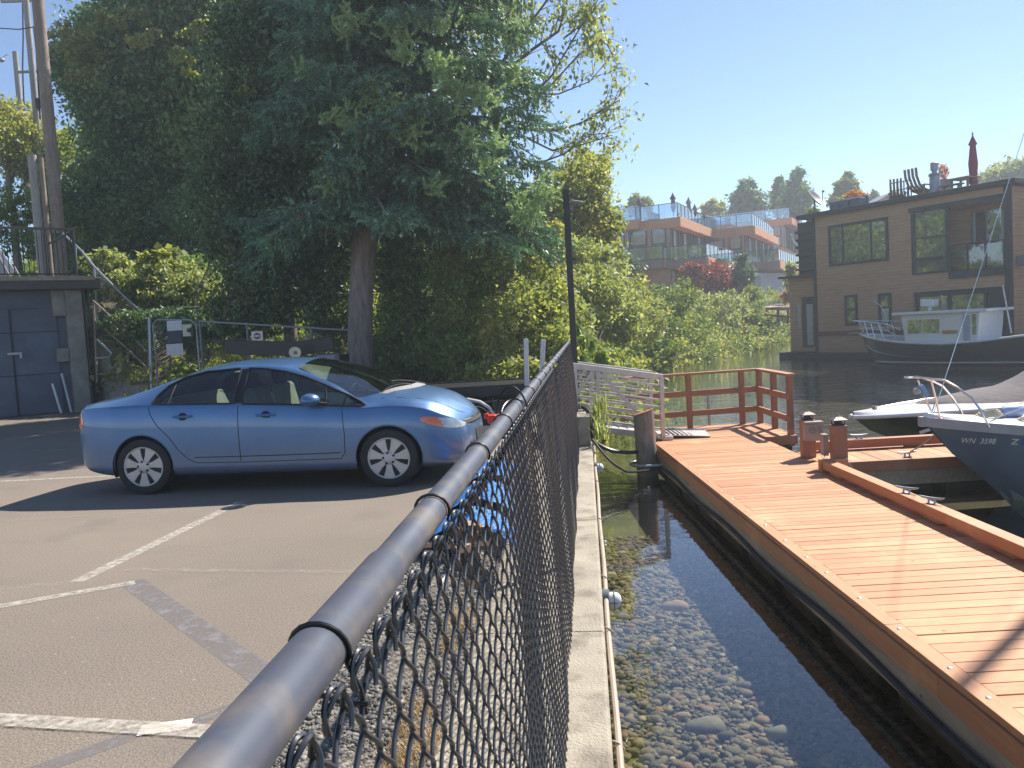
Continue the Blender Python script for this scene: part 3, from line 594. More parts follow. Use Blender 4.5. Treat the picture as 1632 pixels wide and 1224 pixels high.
ZB = [(-.88, .42), (-.8, .28), (-.6, .22), (-.3, .19), (2.9, .18), (3.3, .19), (3.5, .21), (3.6, .26), (3.63, .32)]
WM = [(-.88, .50), (-.85, .62), (-.8, .70), (-.7, .765), (-.5, .82), (-.2, .86), (.3, .875), (1.3, .88), (2.4, .875), (2.9, .86), (3.1, .835), (3.3, .775), (3.42, .70), (3.52, .59), (3.58, .46), (3.615, .3), (3.63, .18)]
ZS = [(-.88, .60), (-.86, .78), (-.82, .93), (-.7, .985), (-.4, 1.0), (0, 1.0), (.6, .985), (1.2, .955), (1.9, .905), (2.4, .87), (2.7, .875), (2.9, .865), (3.1, .83), (3.3, .765), (3.45, .695), (3.55, .62), (3.61, .54), (3.63, .42)]
WR = [(-.88, .40), (-.84, .52), (-.75, .60), (-.4, .64), (0, .60), (.4, .575), (1.2, .575), (1.6, .59), (2.0, .645), (2.4, .735), (2.55, .755), (2.8, .74), (3.1, .66), (3.3, .57), (3.5, .42), (3.6, .26), (3.63, .12)]
DR = [(-.88, .03), (-.7, .035), (-.3, .05), (0, .07), (.4, .075), (1.2, .065), (1.5, .085), (1.8, .14), (2.1, .2), (2.4, .28), (2.55, .235), (2.75, .13), (2.95, .075), (3.2, .055), (3.5, .05), (3.63, .03)]
fx = lambda x: x if x < 3.05 else 3.05 + (x - 3.05) * .78
ZT, ZB, WM, ZS, WR, DR = [[(fx(a), b_) for a, b_ in t_] for t_ in (ZT, ZB, WM, ZS, WR, DR)]
NB, NG, NT = 20, 10, 16
def section(x):
    zt = itp(x, ZT); zb = itp(x, ZB); w_ = itp(x, WM); zs = min(itp(x, ZS), zt - .045); wr = min(itp(x, WR), w_ - .02); zr = zt - itp(x, DR)
    wb = w_ - .035; zr = max(zr, zs + .012)
    h = zs - zb
    low = [(0, zb), (w_ * .82, zb), (w_ - .035, zb + .05 + .0 * h), (w_ - .012, zb + .27 * h), (w_, zb + .55 * h), (w_ - .006, zb + .82 * h), (wb, zs)]
    # Catmull along the lower side from point 1 to 6
    out = [Vector((x, low[0][0], low[0][1])), Vector((x, low[1][0] * .6, zb))]; q = low[1:]; nseg = len(q) - 1
    for k in range(NB + 1):
        f = k / NB * nseg; i = min(int(f), nseg - 1); t = f - i
        p0 = q[max(i - 1, 0)]; p1 = q[i]; p2 = q[i + 1]; p3 = q[min(i + 2, nseg)]
        if i == nseg - 1: p3 = (wb - (wb - wr) * .12, zs + (zr - zs) * .12 + .01)
        c = [.5 * (2 * p1[a] + (p2[a] - p0[a]) * t + (2 * p0[a] - 5 * p1[a] + 4 * p2[a] - p3[a]) * t * t + (3 * p1[a] - p0[a] - 3 * p2[a] + p3[a]) * t ** 3) for a in (0, 1)]
        out.append(Vector((x, c[0], c[1])))
    for k in range(1, NG + 1):       # greenhouse side, slightly bowed
        t = k / NG; bow = .018 * math.sin(math.pi * t) * min(1, (zr - zs) / .25)
        out.append(Vector((x, wb + (wr - wb) * t + bow, zs + (zr - zs) * t)))
    for k in range(1, NT + 1):       # over the top
        t = k / NT; yy = wr * (1 - t); e = 1 - abs(1 - t) ** 2.3
        out.append(Vector((x, yy, zr + (zt - zr) * e)))
    return out
xs_ = sorted(set([round(fx(v), 4) for v in list(np.arange(-.88, -.7, .012)) + list(np.arange(-.7, -.3, .03)) + list(np.arange(-.3, 2.95, .035)) + list(np.arange(2.95, 3.5, .02)) + list(np.arange(3.5, 3.63, .009)) + [3.63]]))
SEC = [section(x) for x in xs_]; NR = len(SEC[0])
def side_y(x, z):
    s_ = section(x); best = None
    for i in range(2, 2 + NB + NG):
        a, c = s_[i], s_[i + 1]
        if (a.z - z) * (c.z - z) <= 0 and abs(c.z - a.z) > 1e-6: best = a.y + (c.y - a.y) * (z - a.z) / (c.z - a.z)
    return best if best is not None else (s_[2 + NB + NG].y if z > s_[2 + NB + NG].z - .001 else s_[2 + NB].y)
def top_z(x, y):
    s_ = section(x); y = abs(y)
    for i in range(NR - 1, 2 + NB - 1, -1):
        a, c = s_[i - 1], s_[i]
        if min(a.y, c.y) - 1e-6 <= y <= max(a.y, c.y) + 1e-6: return a.z + (c.z - a.z) * ((y - a.y) / (c.y - a.y) if abs(c.y - a.y) > 1e-6 else 0)
    return s_[2 + NB].z
def smoothpoly(pts, n=6):
    out = []; k = len(pts)
    for i in range(k):
        p0, p1, p2, p3 = [Vector(pts[(i + d) % k]) for d in (-1, 0, 1, 2)]
        for j in range(n):
            t = j / n; out.append(.5 * (2 * p1 + (p2 - p0) * t + (2 * p0 - 5 * p1 + 4 * p2 - p3) * t * t + (3 * p1 - p0 - 3 * p2 + p3) * t ** 3))
    return [(p.x, p.y) for p in out]
def inside(p, poly):
    x, y = p; c = False; n = len(poly)
    for i in range(n):
        (x1, y1), (x2, y2) = poly[i], poly[i - 1]
        if (y1 > y) != (y2 > y) and x < (x2 - x1) * (y - y1) / (y2 - y1) + x1: c = not c
    return c
DLO_B = [(.15, 1.005), (.17, 1.10), (.26, 1.20), (.42, 1.29), (.66, 1.342), (.98, 1.358)] ; 
def pl_rear(): return [(.145, 1.01), (.165, 1.10), (.25, 1.20), (.42, 1.285), (.68, 1.338), (1.04, 1.354), (1.07, 1.345), (1.075, .985), (1.0, .983), (.6, .998)]
def pl_front(): return [(1.16, 1.352), (1.35, 1.335), (1.58, 1.292), (1.8, 1.222), (2.05, 1.115), (2.30, .995), (2.47, .897), (2.43, .885), (1.9, .93), (1.16, .972), (1.155, 1.0), (1.155, 1.3)]
POLY = {'rear_win': pl_rear(), 'front_win': pl_front()}
DOOR_R = [(.10, 1.0), (.13, .90), (.2, .78), (.33, .64), (.42, .50), (.52, .39), (.62, .345), (1.11, .335), (1.105, .99), (.6, 1.005)]
DOOR_F = [(1.118, .335), (2.2, .335), (2.245, .40), (2.255, .60), (2.235, .89), (1.7, .935), (1.113, .985)]
LAMP = [(fx(a), b_) for a, b_ in [(3.05, .735), (3.14, .745), (3.3, .725), (3.44, .695), (3.545, .635), (3.555, .60), (3.48, .595), (3.33, .62), (3.16, .665), (3.07, .70)]]
TAIL = [(-.9, .97), (-.79, .965), (-.735, .93), (-.705, .80), (-.74, .765), (-.9, .765)]
WIND = [(2.79, 0), (2.775, .25), (2.70, .45), (2.56, .62), (2.36, .70), (2.28, .685), (1.95, .625), (1.72, .565), (1.685, .54), (1.71, .3), (1.73, 0)]
WIND = WIND + [(x, -y) for x, y in WIND[-2:0:-1]]
BACK = [(-.26, 0), (-.25, .3), (-.18, .5), (-.05, .56), (.35, .53), (.42, .50), (.44, .3), (.45, 0)]
BACK = BACK + [(x, -y) for x, y in BACK[-2:0:-1]]
bm = bmesh.new(); grid = []
for s_ in SEC: grid.append(([bm.verts.new(v) for v in s_], ))
for i in range(len(SEC) - 1):
    for j in range(NR - 1):
        try: bm.faces.new((grid[i][0][j], grid[i][0][j + 1], grid[i + 1][0][j + 1], grid[i + 1][0][j]))
        except ValueError: pass
bm.faces.new(grid[0][0]); bm.faces.new(grid[-1][0])
geom = bm.verts[:] + bm.edges[:] + bm.faces[:]
ret = bmesh.ops.duplicate(bm, geom=geom); nv = [g_ for g_ in ret['geom'] if isinstance(g_, bmesh.types.BMVert)]
for v in nv: v.co.y = -v.co.y
bmesh.ops.reverse_faces(bm, faces=[g_ for g_ in ret['geom'] if isinstance(g_, bmesh.types.BMFace)])
bmesh.ops.remove_doubles(bm, verts=bm.verts[:], dist=.0004)
def cut(poly, ax, cond):
    """split faces along a polygon's edges; ax 'y' = polygon in x,z; 'z' = polygon in x,y"""
    k = len(poly)
    for i in range(k):
        a = poly[i]; c = poly[(i + 1) % k]; d = (c[0] - a[0], c[1] - a[1]); L = math.hypot(*d)
        if L < 1e-6: continue
        nrm = (-d[1] / L, d[0] / L); no = Vector((nrm[0], 0, nrm[1])) if ax == 'y' else Vector((nrm[0], nrm[1], 0)); co = Vector((a[0], 0, a[1])) if ax == 'y' else Vector((a[0], a[1], 0))
        lo = (min(a[0], c[0]) - .002, min(a[1], c[1]) - .002); hi = (max(a[0], c[0]) + .002, max(a[1], c[1]) + .002); fs = []
        for f in bm.faces:
            cc = f.calc_center_median()
            if not cond(cc): continue
            us = [v.co.x for v in f.verts]; ws = [(v.co.z if ax == 'y' else v.co.y) for v in f.verts]
            if max(us) >= lo[0] and min(us) <= hi[0] and max(ws) >= lo[1] and min(ws) <= hi[1]: fs.append(f)
        if fs: bmesh.ops.bisect_plane(bm, geom=list({e for f in fs for e in f.edges} | {v for f in fs for v in f.verts} | set(fs)), plane_co=co, plane_no=no, dist=1e-5)
sidec = lambda c: abs(c.y) > .25 and c.z > .3
topc = lambda c: c.z > .8
def arch(cx): return [(cx + .352 * math.cos(a_), .325 + .352 * math.sin(a_)) for a_ in np.linspace(0, 2 * math.pi, 36, endpoint=False)]
ARCH = [arch(0), arch(2.7)]
P2 = {k: smoothpoly(v, 3) for k, v in {'dr': DOOR_R, 'df': DOOR_F, 'lamp': LAMP, 'tail': TAIL, 'rw': POLY['rear_win'], 'fw': POLY['front_win']}.items()}
P2['dr'] = DOOR_R; P2['df'] = DOOR_F; P2['tail'] = TAIL; P2['rw'] = POLY['rear_win']; P2['fw'] = POLY['front_win']
for k in ('rw', 'fw', 'dr', 'df', 'tail', 'lamp'): cut(P2[k], 'y', sidec)
for a_ in ARCH: cut(a_, 'y', lambda c: abs(c.y) > .5 and c.z < .8)
cut(WIND, 'z', lambda c: topc(c) and c.x > 1.2); cut(BACK, 'z', lambda c: topc(c) and c.x < 1)
def cls(f):
    c = f.calc_center_median(); p = (c.x, c.z)
    if abs(c.y) > .45 and c.z < .8 and any(inside(p, a_) for a_ in ARCH): return 'del'
    if abs(c.y) > .25 and inside(p, P2['rw']): return 'side_window'
    if abs(c.y) > .25 and inside(p, P2['fw']): return 'side_window'
    if c.z > .8 and 1.2 < c.x and inside((c.x, c.y), WIND): return 'windshield'
    if c.z > .8 and c.x < 1 and inside((c.x, c.y), BACK): return 'rear_window'
    if abs(c.y) > .3 and inside(p, P2['dr']): return 'rear_door'
    if abs(c.y) > .3 and inside(p, P2['df']): return 'front_door'
    if abs(c.y) > .2 and inside(p, P2['lamp']): return 'headlight'
    if abs(c.y) > .3 and inside(p, P2['tail']): return 'taillight'
    if c.z < .19 + .03 and abs(c.y) < .7: return 'floor'
    return 'body'
groups = {}
bm.normal_update()
for f in bm.faces:
    k = cls(f)
    if k == 'del': continue
    c = f.calc_center_median()
    if k in ('side_window', 'rear_door', 'front_door', 'headlight', 'taillight'): k = k + ('#r' if c.y < 0 else '#l') + ('b' if c.x < 1.12 else 'f')
    groups.setdefault(k, []).append(f)
car = thing('parked_car', 'metallic blue four door sedan parked on the asphalt lot', 'car')
def sub(name, faces, mats, parent, off=0, matf=None):
    idx = {}; V = []; F = []; mi = []
    for f in faces:
        q = []
        for v in f.verts:
            if v.index not in idx: idx[v.index] = len(V); V.append(v.co + v.normal * off)
            q.append(idx[v.index])
        F.append(q); mi.append(matf(f) if matf else 0)
    me = bpy.data.meshes.new(name); me.from_pydata(V, [], F)
    for mt in (mats if isinstance(mats, list) else [mats]): me.materials.append(mt)
    me.polygons.foreach_set('material_index', mi)
    return finish(me, name, parent, Vector(), smooth=50)
bm.verts.index_update()
def bodymat(f):
    c = f.calc_center_median()
    if c.x > fx(3.50) and abs(c.y) < .5 and .60 < c.z < .665: return 1
    if c.x > fx(3.52) and abs(c.y) < .42 and .27 < c.z < .40: return 1
    if 2.76 < c.x < 2.93 and c.z > .9 and abs(c.y) < .66 - (c.x - 2.76) * .6 and c.x > 2.79 + .1 * (1 - (abs(c.y) / .6) ** 2): return 0
    return 0
body = sub('body', groups['body'] + groups.get('floor', []), [M['paint'], M['dark']], car, 0, bodymat)
M['amber'] = pm('amber_lens', (.75, .16, .04), .15, var=.05, coat=1); M['lens'] = pm('clear_lens', (.42, .47, .46), .08, .25, var=.25, scale=12, coat=1); M['redlens'] = pm('red_lens', (.55, .03, .02), .15, coat=1)
for k, fs in groups.items():
    n_ = k.split('#')[0]
    if n_ in ('rear_door', 'front_door'): sub(n_, fs, M['paint'], car)
    elif n_ == 'headlight': sub(n_, fs, [M['amber'], M['lens']], car, .003, lambda f: 0 if f.calc_center_median().x + (f.calc_center_median().z - .68) * .6 < fx(3.30) else 1)
    elif n_ == 'taillight': sub(n_, fs, M['redlens'], car, .003)
    elif n_ in ('side_window', 'windshield', 'rear_window'): sub(n_, fs, M['carglass'] if n_ == 'side_window' else M['screenglass'], car, -.005)
bm.free()
def line_side(pts, r_, mat, name, sgn, close=True, off=.0015, parent=None):
    dense = []
    k = len(pts)
    for i in range(k if close else k - 1):
        a = Vector(pts[i]); c = Vector(pts[(i + 1) % k]); n_ = max(1, int((c - a).length / .05))
        for j in range(n_): dense.append(a.lerp(c, j / n_))
    if not close: dense.append(Vector(pts[-1]))
    b = MB(); b.tube([(p.x, sgn * (side_y(p.x, p.y) + off), p.y) for p in dense], r_, 6, closed=close); return b.build(name, mat, parent or car, smooth=True)
for sg in (-1, 1):
    line_side(POLY['rear_win'], .011, M['seal'], 'window_trim', sg); line_side(POLY['front_win'], .011, M['seal'], 'window_trim', sg)
    line_side([DOOR_R[i] for i in range(8)] + [(1.113, .98)], .0042, M['seam'], 'door_gap', sg, False, 0); line_side(DOOR_F[:5], .0042, M['seam'], 'door_gap', sg, False, 0)
    # pillar filler between the two side windows
    b = MB(); b.grid([[(x_, sg * (side_y(x_, z_) + .003), z_) for x_ in (1.068, 1.115, 1.162)] for z_ in (.985, 1.08, 1.18, 1.27, 1.345)]); b.build('window_pillar', M['seal'], car)
    line_side([(.33, 1.215), (.325, 1.0)], .007, M['seal'], 'window_divider', sg, False, -.003); line_side([(2.03, 1.12), (2.06, .93)], .012, M['seal'], 'window_divider', sg, False, -.003)
    # sill and lower rubbing strip
    line_side([(.60, .405), (1.1, .40), (1.6, .398), (2.2, .40)], .006, M['seam'], 'sill_line', sg, False, -.003)
    # door handles
    for hx, hz in ((.50, .865), (1.42, .845)):
        y = side_y(hx, hz); b = MB(); b.tube([(hx - .1, sg * (y + .004), hz), (hx - .085, sg * (y + .03), hz), (hx, sg * (y + .038), hz), (hx + .085, sg * (y + .03), hz), (hx + .1, sg * (y + .004), hz)], [.012, .014, .015, .014, .012], 8); b.build('door_handle', M['paint'], car, smooth=True)
        b = MB(); b.lathe([(.055, 0), (.045, .006), (0, .007)], 16, (hx, sg * (y - .002), hz - .012), rotm(-sg * math.pi / 2, 0, 0)); b.build('handle_recess', M['seam'], car, smooth=True)
    # mirror
    mx_, mz_ = 1.93, .985; my = side_y(mx_ + .1, .93)
    b = MB(); rows = []
    for u in np.linspace(0, math.pi, 9):
        rows.append([(mx_ + .105 * math.cos(v) * math.sin(u) + .0, sg * (my + .10 + .105 * -math.cos(u)), mz_ + .068 * math.sin(v) * math.sin(u) * (1.1 if math.sin(v) > 0 else .9)) for v in np.linspace(0, 2 * math.pi, 16, endpoint=False)])
    b.grid(rows, close=True); b.add(rows[0], [tuple(range(16))]); b.add(rows[-1], [tuple(range(16))]); b.build('mirror', M['paint'], car, smooth=True)
    b = MB(); b.beam((mx_ + .13, sg * (my - .03), .925), (mx_ + .05, sg * (my + .06), .95), .05, .035); b.build('mirror_stalk', M['dark'], car, bevel=.008)
    # arch lips
    for cx in (0, 2.7):
        line_side([(cx + .352 * math.cos(a_), .325 + .352 * math.sin(a_)) for a_ in np.linspace(-.15, math.pi + .15, 26)], .010, M['paint'], 'arch_lip', sg, False, -.006)
        b = MB(); rows = []
        for a_ in np.linspace(-.35, math.pi + .35, 22): rows.append([(cx + .35 * math.cos(a_), sg * y_, .325 + .35 * math.sin(a_)) for y_ in (.855, .45)])
        b.grid(rows); b.add([(cx + .35 * math.cos(a_), sg * .45, .325 + .35 * math.sin(a_)) for a_ in np.linspace(0, 2 * math.pi, 20)], [tuple(range(20))]); b.build('wheel_well', M['dark'], car)
for hx_, (x0_, y0_, x1_, y1_) in enumerate([(2.84, .35, 2.62, -.28), (2.80, -.12, 2.60, -.60)]):
    pts = [(x0_ + (x1_ - x0_) * t_, y0_ + (y1_ - y0_) * t_, top_z(x0_ + (x1_ - x0_) * t_, y0_ + (y1_ - y0_) * t_) + .010) for t_ in np.linspace(0, 1, 8)]; b = MB(); b.tube(pts, .006, 6); b.build('wiper', M['dark'], car, smooth=True)
# cowl
M['cowl'] = pm('cowl_plastic', (.25, .25, .25), .7)
b = MB(); rows = []
for y_ in np.linspace(-.62, .62, 21):
    e = 2.80 - .23 * (abs(y_) / .62) ** 2.6; rows.append([(e + d_, y_, top_z(e + d_, y_) + .004) for d_ in (-.005, .045, .09)])
b.grid(rows); b.build('cowl', M['cowl'], car, smooth=True)
for sg in (-1, 1):   # bonnet gaps
    pts = [(x_, sg * y_, top_z(x_, y_) + .0005) for x_, y_ in [(2.62, .70), (2.8, .69), (3.0, .63), (fx(3.2), .565), (fx(3.35), .5), (fx(3.45), .42), (fx(3.5), .34)]]; b = MB(); b.tube(pts, .004, 5); b.build('bonnet_gap', M['seam'], car)
# nose: grille bar, plate
b = MB(); b.box((fx(3.632), 0, .43), (.012, .31, .155), rot=rotm(0, -.12, 0)); b.build('licence_plate', M['white'], car, bevel=.004)
b = MB(); b.box((fx(3.622), 0, .43), (.03, .36, .19), rot=rotm(0, -.12, 0)); b.build('plate_holder', M['dark'], car, bevel=.01)
b = MB(); pts = [(fx(itp(abs(y_), [(0, 3.595), (.2, 3.585), (.4, 3.54), (.5, 3.50)])), y_, .655) for y_ in np.linspace(-.48, .48, 17)]
b.tube(pts, .016, 8); b.build('grille_bar', M['steel'], car, smooth=True)
b = MB(); b.tube([(p[0] + .004, p[1], p[2] - .04) for p in pts], .024, 8); b.build('grille', M['dark'], car, smooth=True)
b = MB(); b.tube([(p[0] + .03 - .02, p[1] * .9, .30) for p in pts], .05, 8); b.build('air_intake', M['dark'], car, smooth=True)
# wheels
def wheel(cx, sg):
    w_ = bpy.data.objects.new('wheel', bpy.data.meshes.new('wheel')); C.objects.link(w_); w_.parent = car; OFF[w_.name] = Vector(); KIDS.setdefault(car.name, []).append(w_)
    Mx = rotm(-sg * math.pi / 2, 0, 0); c0 = (cx, sg * .66, .3175)
    k = MB(); k.lathe([(.21, 0), (.27, -.005), (.305, .01), (.3175, .04), (.3175, .15), (.305, .185), (.275, .2), (.23, .196), (.218, .18)], 48, c0, Mx)
    me = k.build('tyre', M['tyre'], w_, smooth=True)
    k = MB(); k.lathe([(.205, .02), (.205, .15), (.19, .17), (.12, .15), (0, .14)], 40, c0, Mx); k.build('hub', M['dark'], w_, smooth=True)
    k = MB(); k.lathe([(.204, .178), (.208, .192), (.219, .196), (.226, .19), (.218, .17)], 48, c0, Mx)
    for q in range(7):
        a0 = q * 2 * math.pi / 7 + .2; poly = [(.055, -.026), (.12, -.036), (.204, -.063), (.211, 0), (.204, .063), (.12, .036), (.055, .026)]
        pr = [(x_ * math.cos(a0) - y_ * math.sin(a0), x_ * math.sin(a0) + y_ * math.cos(a0)) for x_, y_ in poly]; k.prism(pr, .165, .187, Mx, c0)
    k.lathe([(.072, .16), (.072, .19), (.05, .198), (.03, .2), (0, .2)], 24, c0, Mx); k.build('rim', M['hubcap'], w_, smooth=30, bevel=.003)
    for q in range(5):
        a0 = q * 2 * math.pi / 5 + .5; MB().lathe([(.0125, .18), (.0125, .199), (0, .199)], 10, Vector(c0) + Mx @ Vector((.058 * math.cos(a0), .058 * math.sin(a0), 0)), Mx).build('lug_nut', M['seam'], w_)
    # the wheel object itself carries the brake disc
    k = MB(); k.lathe([(.15, .06), (.15, .08), (0, .08)], 24, c0, Mx); me = bpy.data.meshes.new('wheel_disc'); me.from_pydata(k.v, [], k.f); me.materials.append(M['galv']); w_.data = me
for cx in (0, 2.7):
    for sg in (-1, 1): wheel(cx, sg)
# cabin
b = MB(); b.bb(-.2, 2.7, -.72, .72, .24, .3); b.bb(2.25, 2.75, -.7, .7, .3, .9); b.build('cabin_floor', M['dark'], car)
b = MB(); rows = [[(x_, y_, z_) for y_ in np.linspace(-.7, .7, 5)] for x_, z_ in ((2.2, .7), (2.18, .86), (2.3, .93), (2.6, .92))]; b.grid(rows); b.build('dashboard', pm('dashboard', (.2, .21, .19), .8), car, smooth=True)
for sy in (-.36, .36):
    b = MB(); b.box((1.45, sy, .5), (.5, .5, .16), rot=rotm(0, -.1, 0)); b.box((1.17, sy, .83), (.12, .46, .6), rot=rotm(0, -.22, 0)); b.build('front_seat', M['seat'], car, bevel=.05, seg=3)
    b = MB(); b.box((1.07, sy, 1.2), (.09, .25, .17), rot=rotm(0, -.15, 0)); b.build('headrest', M['dark'], car, bevel=.035, seg=3)
b = MB(); b.box((.55, 0, .5), (.5, 1.25, .16)); b.box((.26, 0, .82), (.14, 1.25, .5), rot=rotm(0, -.4, 0)); b.build('rear_seat', M['seat'], car, bevel=.04, seg=3)
b = MB(); b.bb(-.4, .2, -.6, .6, .97, .985); b.build('parcel_shelf', M['dark'], car)
b = MB(); Mx = rotm(0, -1.15, 0); b.tube([Vector((1.93, .36, .90)) + Mx @ Vector((.18 * math.cos(a_), .18 * math.sin(a_), 0)) for a_ in np.linspace(0, 2 * math.pi, 20, endpoint=False)], .014, 6, closed=True); b.tube([(1.93, .36, .9), (2.15, .36, .82)], .03, 8); b.build('steering_wheel', M['dark'], car, smooth=True)
b = MB(); b.tube([(-.45, .3, 1.09), (-.5, .3, 1.12)], .01, 6); b.build('roof_antenna', M['dark'], car)
# place: wheels' contact points read off the photograph
ra, fa = G(235, 788), G(624, 776); dv = (fa - ra); ang = math.atan2(dv.y, dv.x); sc_ = dv.length / 2.7
nrm_ = Vector((-math.sin(ang), math.cos(ang), 0)); pos_ = ra + nrm_ * .82 * sc_
car.location = pos_; car.rotation_euler = (0, 0, ang); car.scale = (sc_, sc_, sc_ * .955)
print('CAR scale', sc_, 'ang', math.degrees(ang))
# ------------------------------------------------------------------ hillside and bank
SHORE = [(1.35, 14.6), (1.6, 17), (2.1, 22), (3.2, 31), (4.1, 37.5), (6.8, 41), (9.7, 46), (14, 54.5), (18.2, 63.5), (25, 76), (34, 92), (60, 130), (120, 200)]
def shore_d(x, y):
    """distance inland (+) from the shoreline"""
    best = 1e9; sg = 1
    for (x0, y0), (x1, y1) in zip(SHORE, SHORE[1:]):
        dx, dy = x1 - x0, y1 - y0; t = max(0, min(1, ((x - x0) * dx + (y - y0) * dy) / (dx * dx + dy * dy))); ex, ey = x - x0 - dx * t, y - y0 - dy * t; d = math.hypot(ex, ey)
        if d < best: best = d; sg = 1 if dx * ey - dy * ex > 0 else -1
    return best * sg
def ilp(v, xs, ys): return float(np.interp(v, xs, ys))
def hz(x, y):
    d = shore_d(x, y); a = ilp(d, [-3, 0, 1.2, 5, 12, 25, 60, 140], [-1.9, -.95, -.3, 1.3, 3.2, 4.6, 8, 14])
    yl = ilp(x, [-9, -5, -1, 2], [20.6, 18.5, 15.6, 14.6])
    q = ilp(y - yl, [-1, 0, 3.5, 8, 16, 40, 120], [-.06, -.02, .45, 2.2, 4.2, 8, 15]) if y > yl - 1 else -.06
    if x < -9.5: q = min(q, ilp(y - 24.5, [-1, 0, 1, 3, 10, 40, 120], [-.06, 0, 2.6, 3.3, 5, 9, 15]))
    return min(a, q) if d < 25 else q
b = MB(); gx = list(np.arange(-60, -16, 4)) + list(np.arange(-16, 36, 1.0)) + list(np.arange(36, 130, 6)); gy = list(np.arange(14.2, 60, 1.0)) + list(np.arange(60, 110, 4)) + list(np.arange(110, 300, 20))
rows = [[(x_, y_, hz(x_, y_) + .12 * math.sin(x_ * 1.3 + y_) * (1 if y_ > 24 else .2)) for x_ in gx] for y_ in gy]
b.grid(rows); tag(b.build('hillside', M['earth'], smooth=True), kind='structure')
# ------------------------------------------------------------------ foliage
lr = np.random.default_rng(11)
def E(px, py, Z, rw, rh, rd=None):
    c = P(px, py, Z); k = Z / FPX; return (c.x, c.y, c.z, rw * k, (rd if rd else (rw + rh) / 2 * k), rh * k)
def leaf_pts(ells, n, sub=45, tight=.13, shell=.33):
    ar = np.array([(e[3] * e[5] + e[3] * e[4] + e[4] * e[5]) for e in ells]); ar = ar / ar.sum(); out = []
    for e, a in zip(ells, ar):
        m = max(20, int(n * a)); k = max(4, m // sub); d = lr.normal(size=(k, 3)); d /= np.linalg.norm(d, axis=1, keepdims=True)
        r = lr.uniform(0, 1, (k, 1)) ** shell * lr.uniform(.85, 1.08, (k, 1)); c = d * r
        i = lr.integers(0, k, m); s_ = lr.uniform(.5, 1.5, (k, 1))[i] * tight; p = c[i] + lr.normal(size=(m, 3)) * s_ * np.array([1, 1, .7])
        out.append(p * np.array(e[3:6]) + np.array(e[:3]))
    return np.concatenate(out)
def leaf_mesh(name, pts, size, mat, parent=None, aspect=.55, droop=.3, jit=.5, kind=None, up=.35):
    n = len(pts); a = lr.normal(size=(n, 3)); a[:, 2] -= droop * 2; a /= np.linalg.norm(a, axis=1, keepdims=True)
    nn = lr.normal(size=(n, 3)); nn[:, 2] += up * 2; s_ = np.cross(a, nn); s_ /= np.linalg.norm(s_, axis=1, keepdims=True) + 1e-9
    L = size * lr.uniform(1 - jit, 1 + jit, (n, 1)); W = L * aspect
    nr = np.cross(a, s_) * L * .12
    V = np.stack([pts, pts + a * L * .45 + s_ * W * .5 - nr, pts + a * L, pts + a * L * .45 - s_ * W * .5 - nr], 1).reshape(-1, 3); F = np.arange(4 * n).reshape(n, 4)
    return np_mesh(name, V, F, mat, parent, kind=kind)
def leafmat2(name, stops, alt, trans=.35, scale=.5, lo=.5, hi=.7):
    m = leafmat(name, stops, trans); t = m.node_tree; b_ = t.nodes['Principled BSDF']; src = b_.inputs['Base Color'].links[0].from_socket
    g = N(t, 'NewGeometry'); f = ramp(t, noise(t, scale, 4, vec=g.outputs['Position']), [(lo, (0, 0, 0)), (hi, (1, 1, 1))]); n_ = N(t, 'MixRGB'); t.links.new(f, n_.inputs[0]); t.links.new(src, n_.inputs[1]); n_.inputs[2].default_value = (*alt, 1)
    t.links.new(n_.outputs[0], b_.inputs['Base Color'])
    for l in list(t.links):
        if l.to_node.type == 'MIX_RGB' and l.to_node.blend_type == 'MULTIPLY': t.links.new(n_.outputs[0], l.to_node.inputs[1])
    return m
LM = {
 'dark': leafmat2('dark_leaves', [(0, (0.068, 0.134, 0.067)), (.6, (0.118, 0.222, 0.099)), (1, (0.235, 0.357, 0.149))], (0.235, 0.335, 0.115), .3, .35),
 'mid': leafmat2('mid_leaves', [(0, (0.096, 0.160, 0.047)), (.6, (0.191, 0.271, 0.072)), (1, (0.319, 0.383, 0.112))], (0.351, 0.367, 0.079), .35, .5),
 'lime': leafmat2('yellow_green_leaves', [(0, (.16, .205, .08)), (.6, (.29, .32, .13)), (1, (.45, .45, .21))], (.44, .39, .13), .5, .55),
 'sage': leafmat2('grey_green_leaves', [(0, (.16, .20, .10)), (.6, (.30, .34, .18)), (1, (.46, .48, .28))], (.34, .37, .18), .46, .5),
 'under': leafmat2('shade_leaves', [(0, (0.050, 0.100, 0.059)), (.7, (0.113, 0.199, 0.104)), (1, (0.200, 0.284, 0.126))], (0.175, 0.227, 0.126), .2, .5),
 'needle': leafmat2('needles', [(0, (0.062, 0.142, 0.101)), (.7, (0.138, 0.256, 0.183)), (1, (0.249, 0.398, 0.210))], (0.224, 0.398, 0.210), .12, .7, .55, .75),
 'red': leafmat2('red_leaves', [(0, (0.216, 0.036, 0.042)), (1, (0.384, 0.096, 0.072))], (0.264, 0.072, 0.048), .3),
 'orange': leafmat2('orange_leaves', [(0, (0.500, 0.170, 0.050)), (1, (0.600, 0.300, 0.120))], (0.500, 0.250, 0.100), .3),
 'brown': leafmat2('dead_leaves', [(0, (0.110, 0.066, 0.033)), (1, (0.264, 0.165, 0.077))], (0.165, 0.110, 0.055), .2)}
M['bark'] = pm('spruce_bark', (.15, .12, .11), .95, scale=3, col2=(.3, .255, .235), bump=3, bscale=9, stretch=(3, 3, .7)); M['twig'] = pm('grey_twig', (.13, .105, .085), .9)
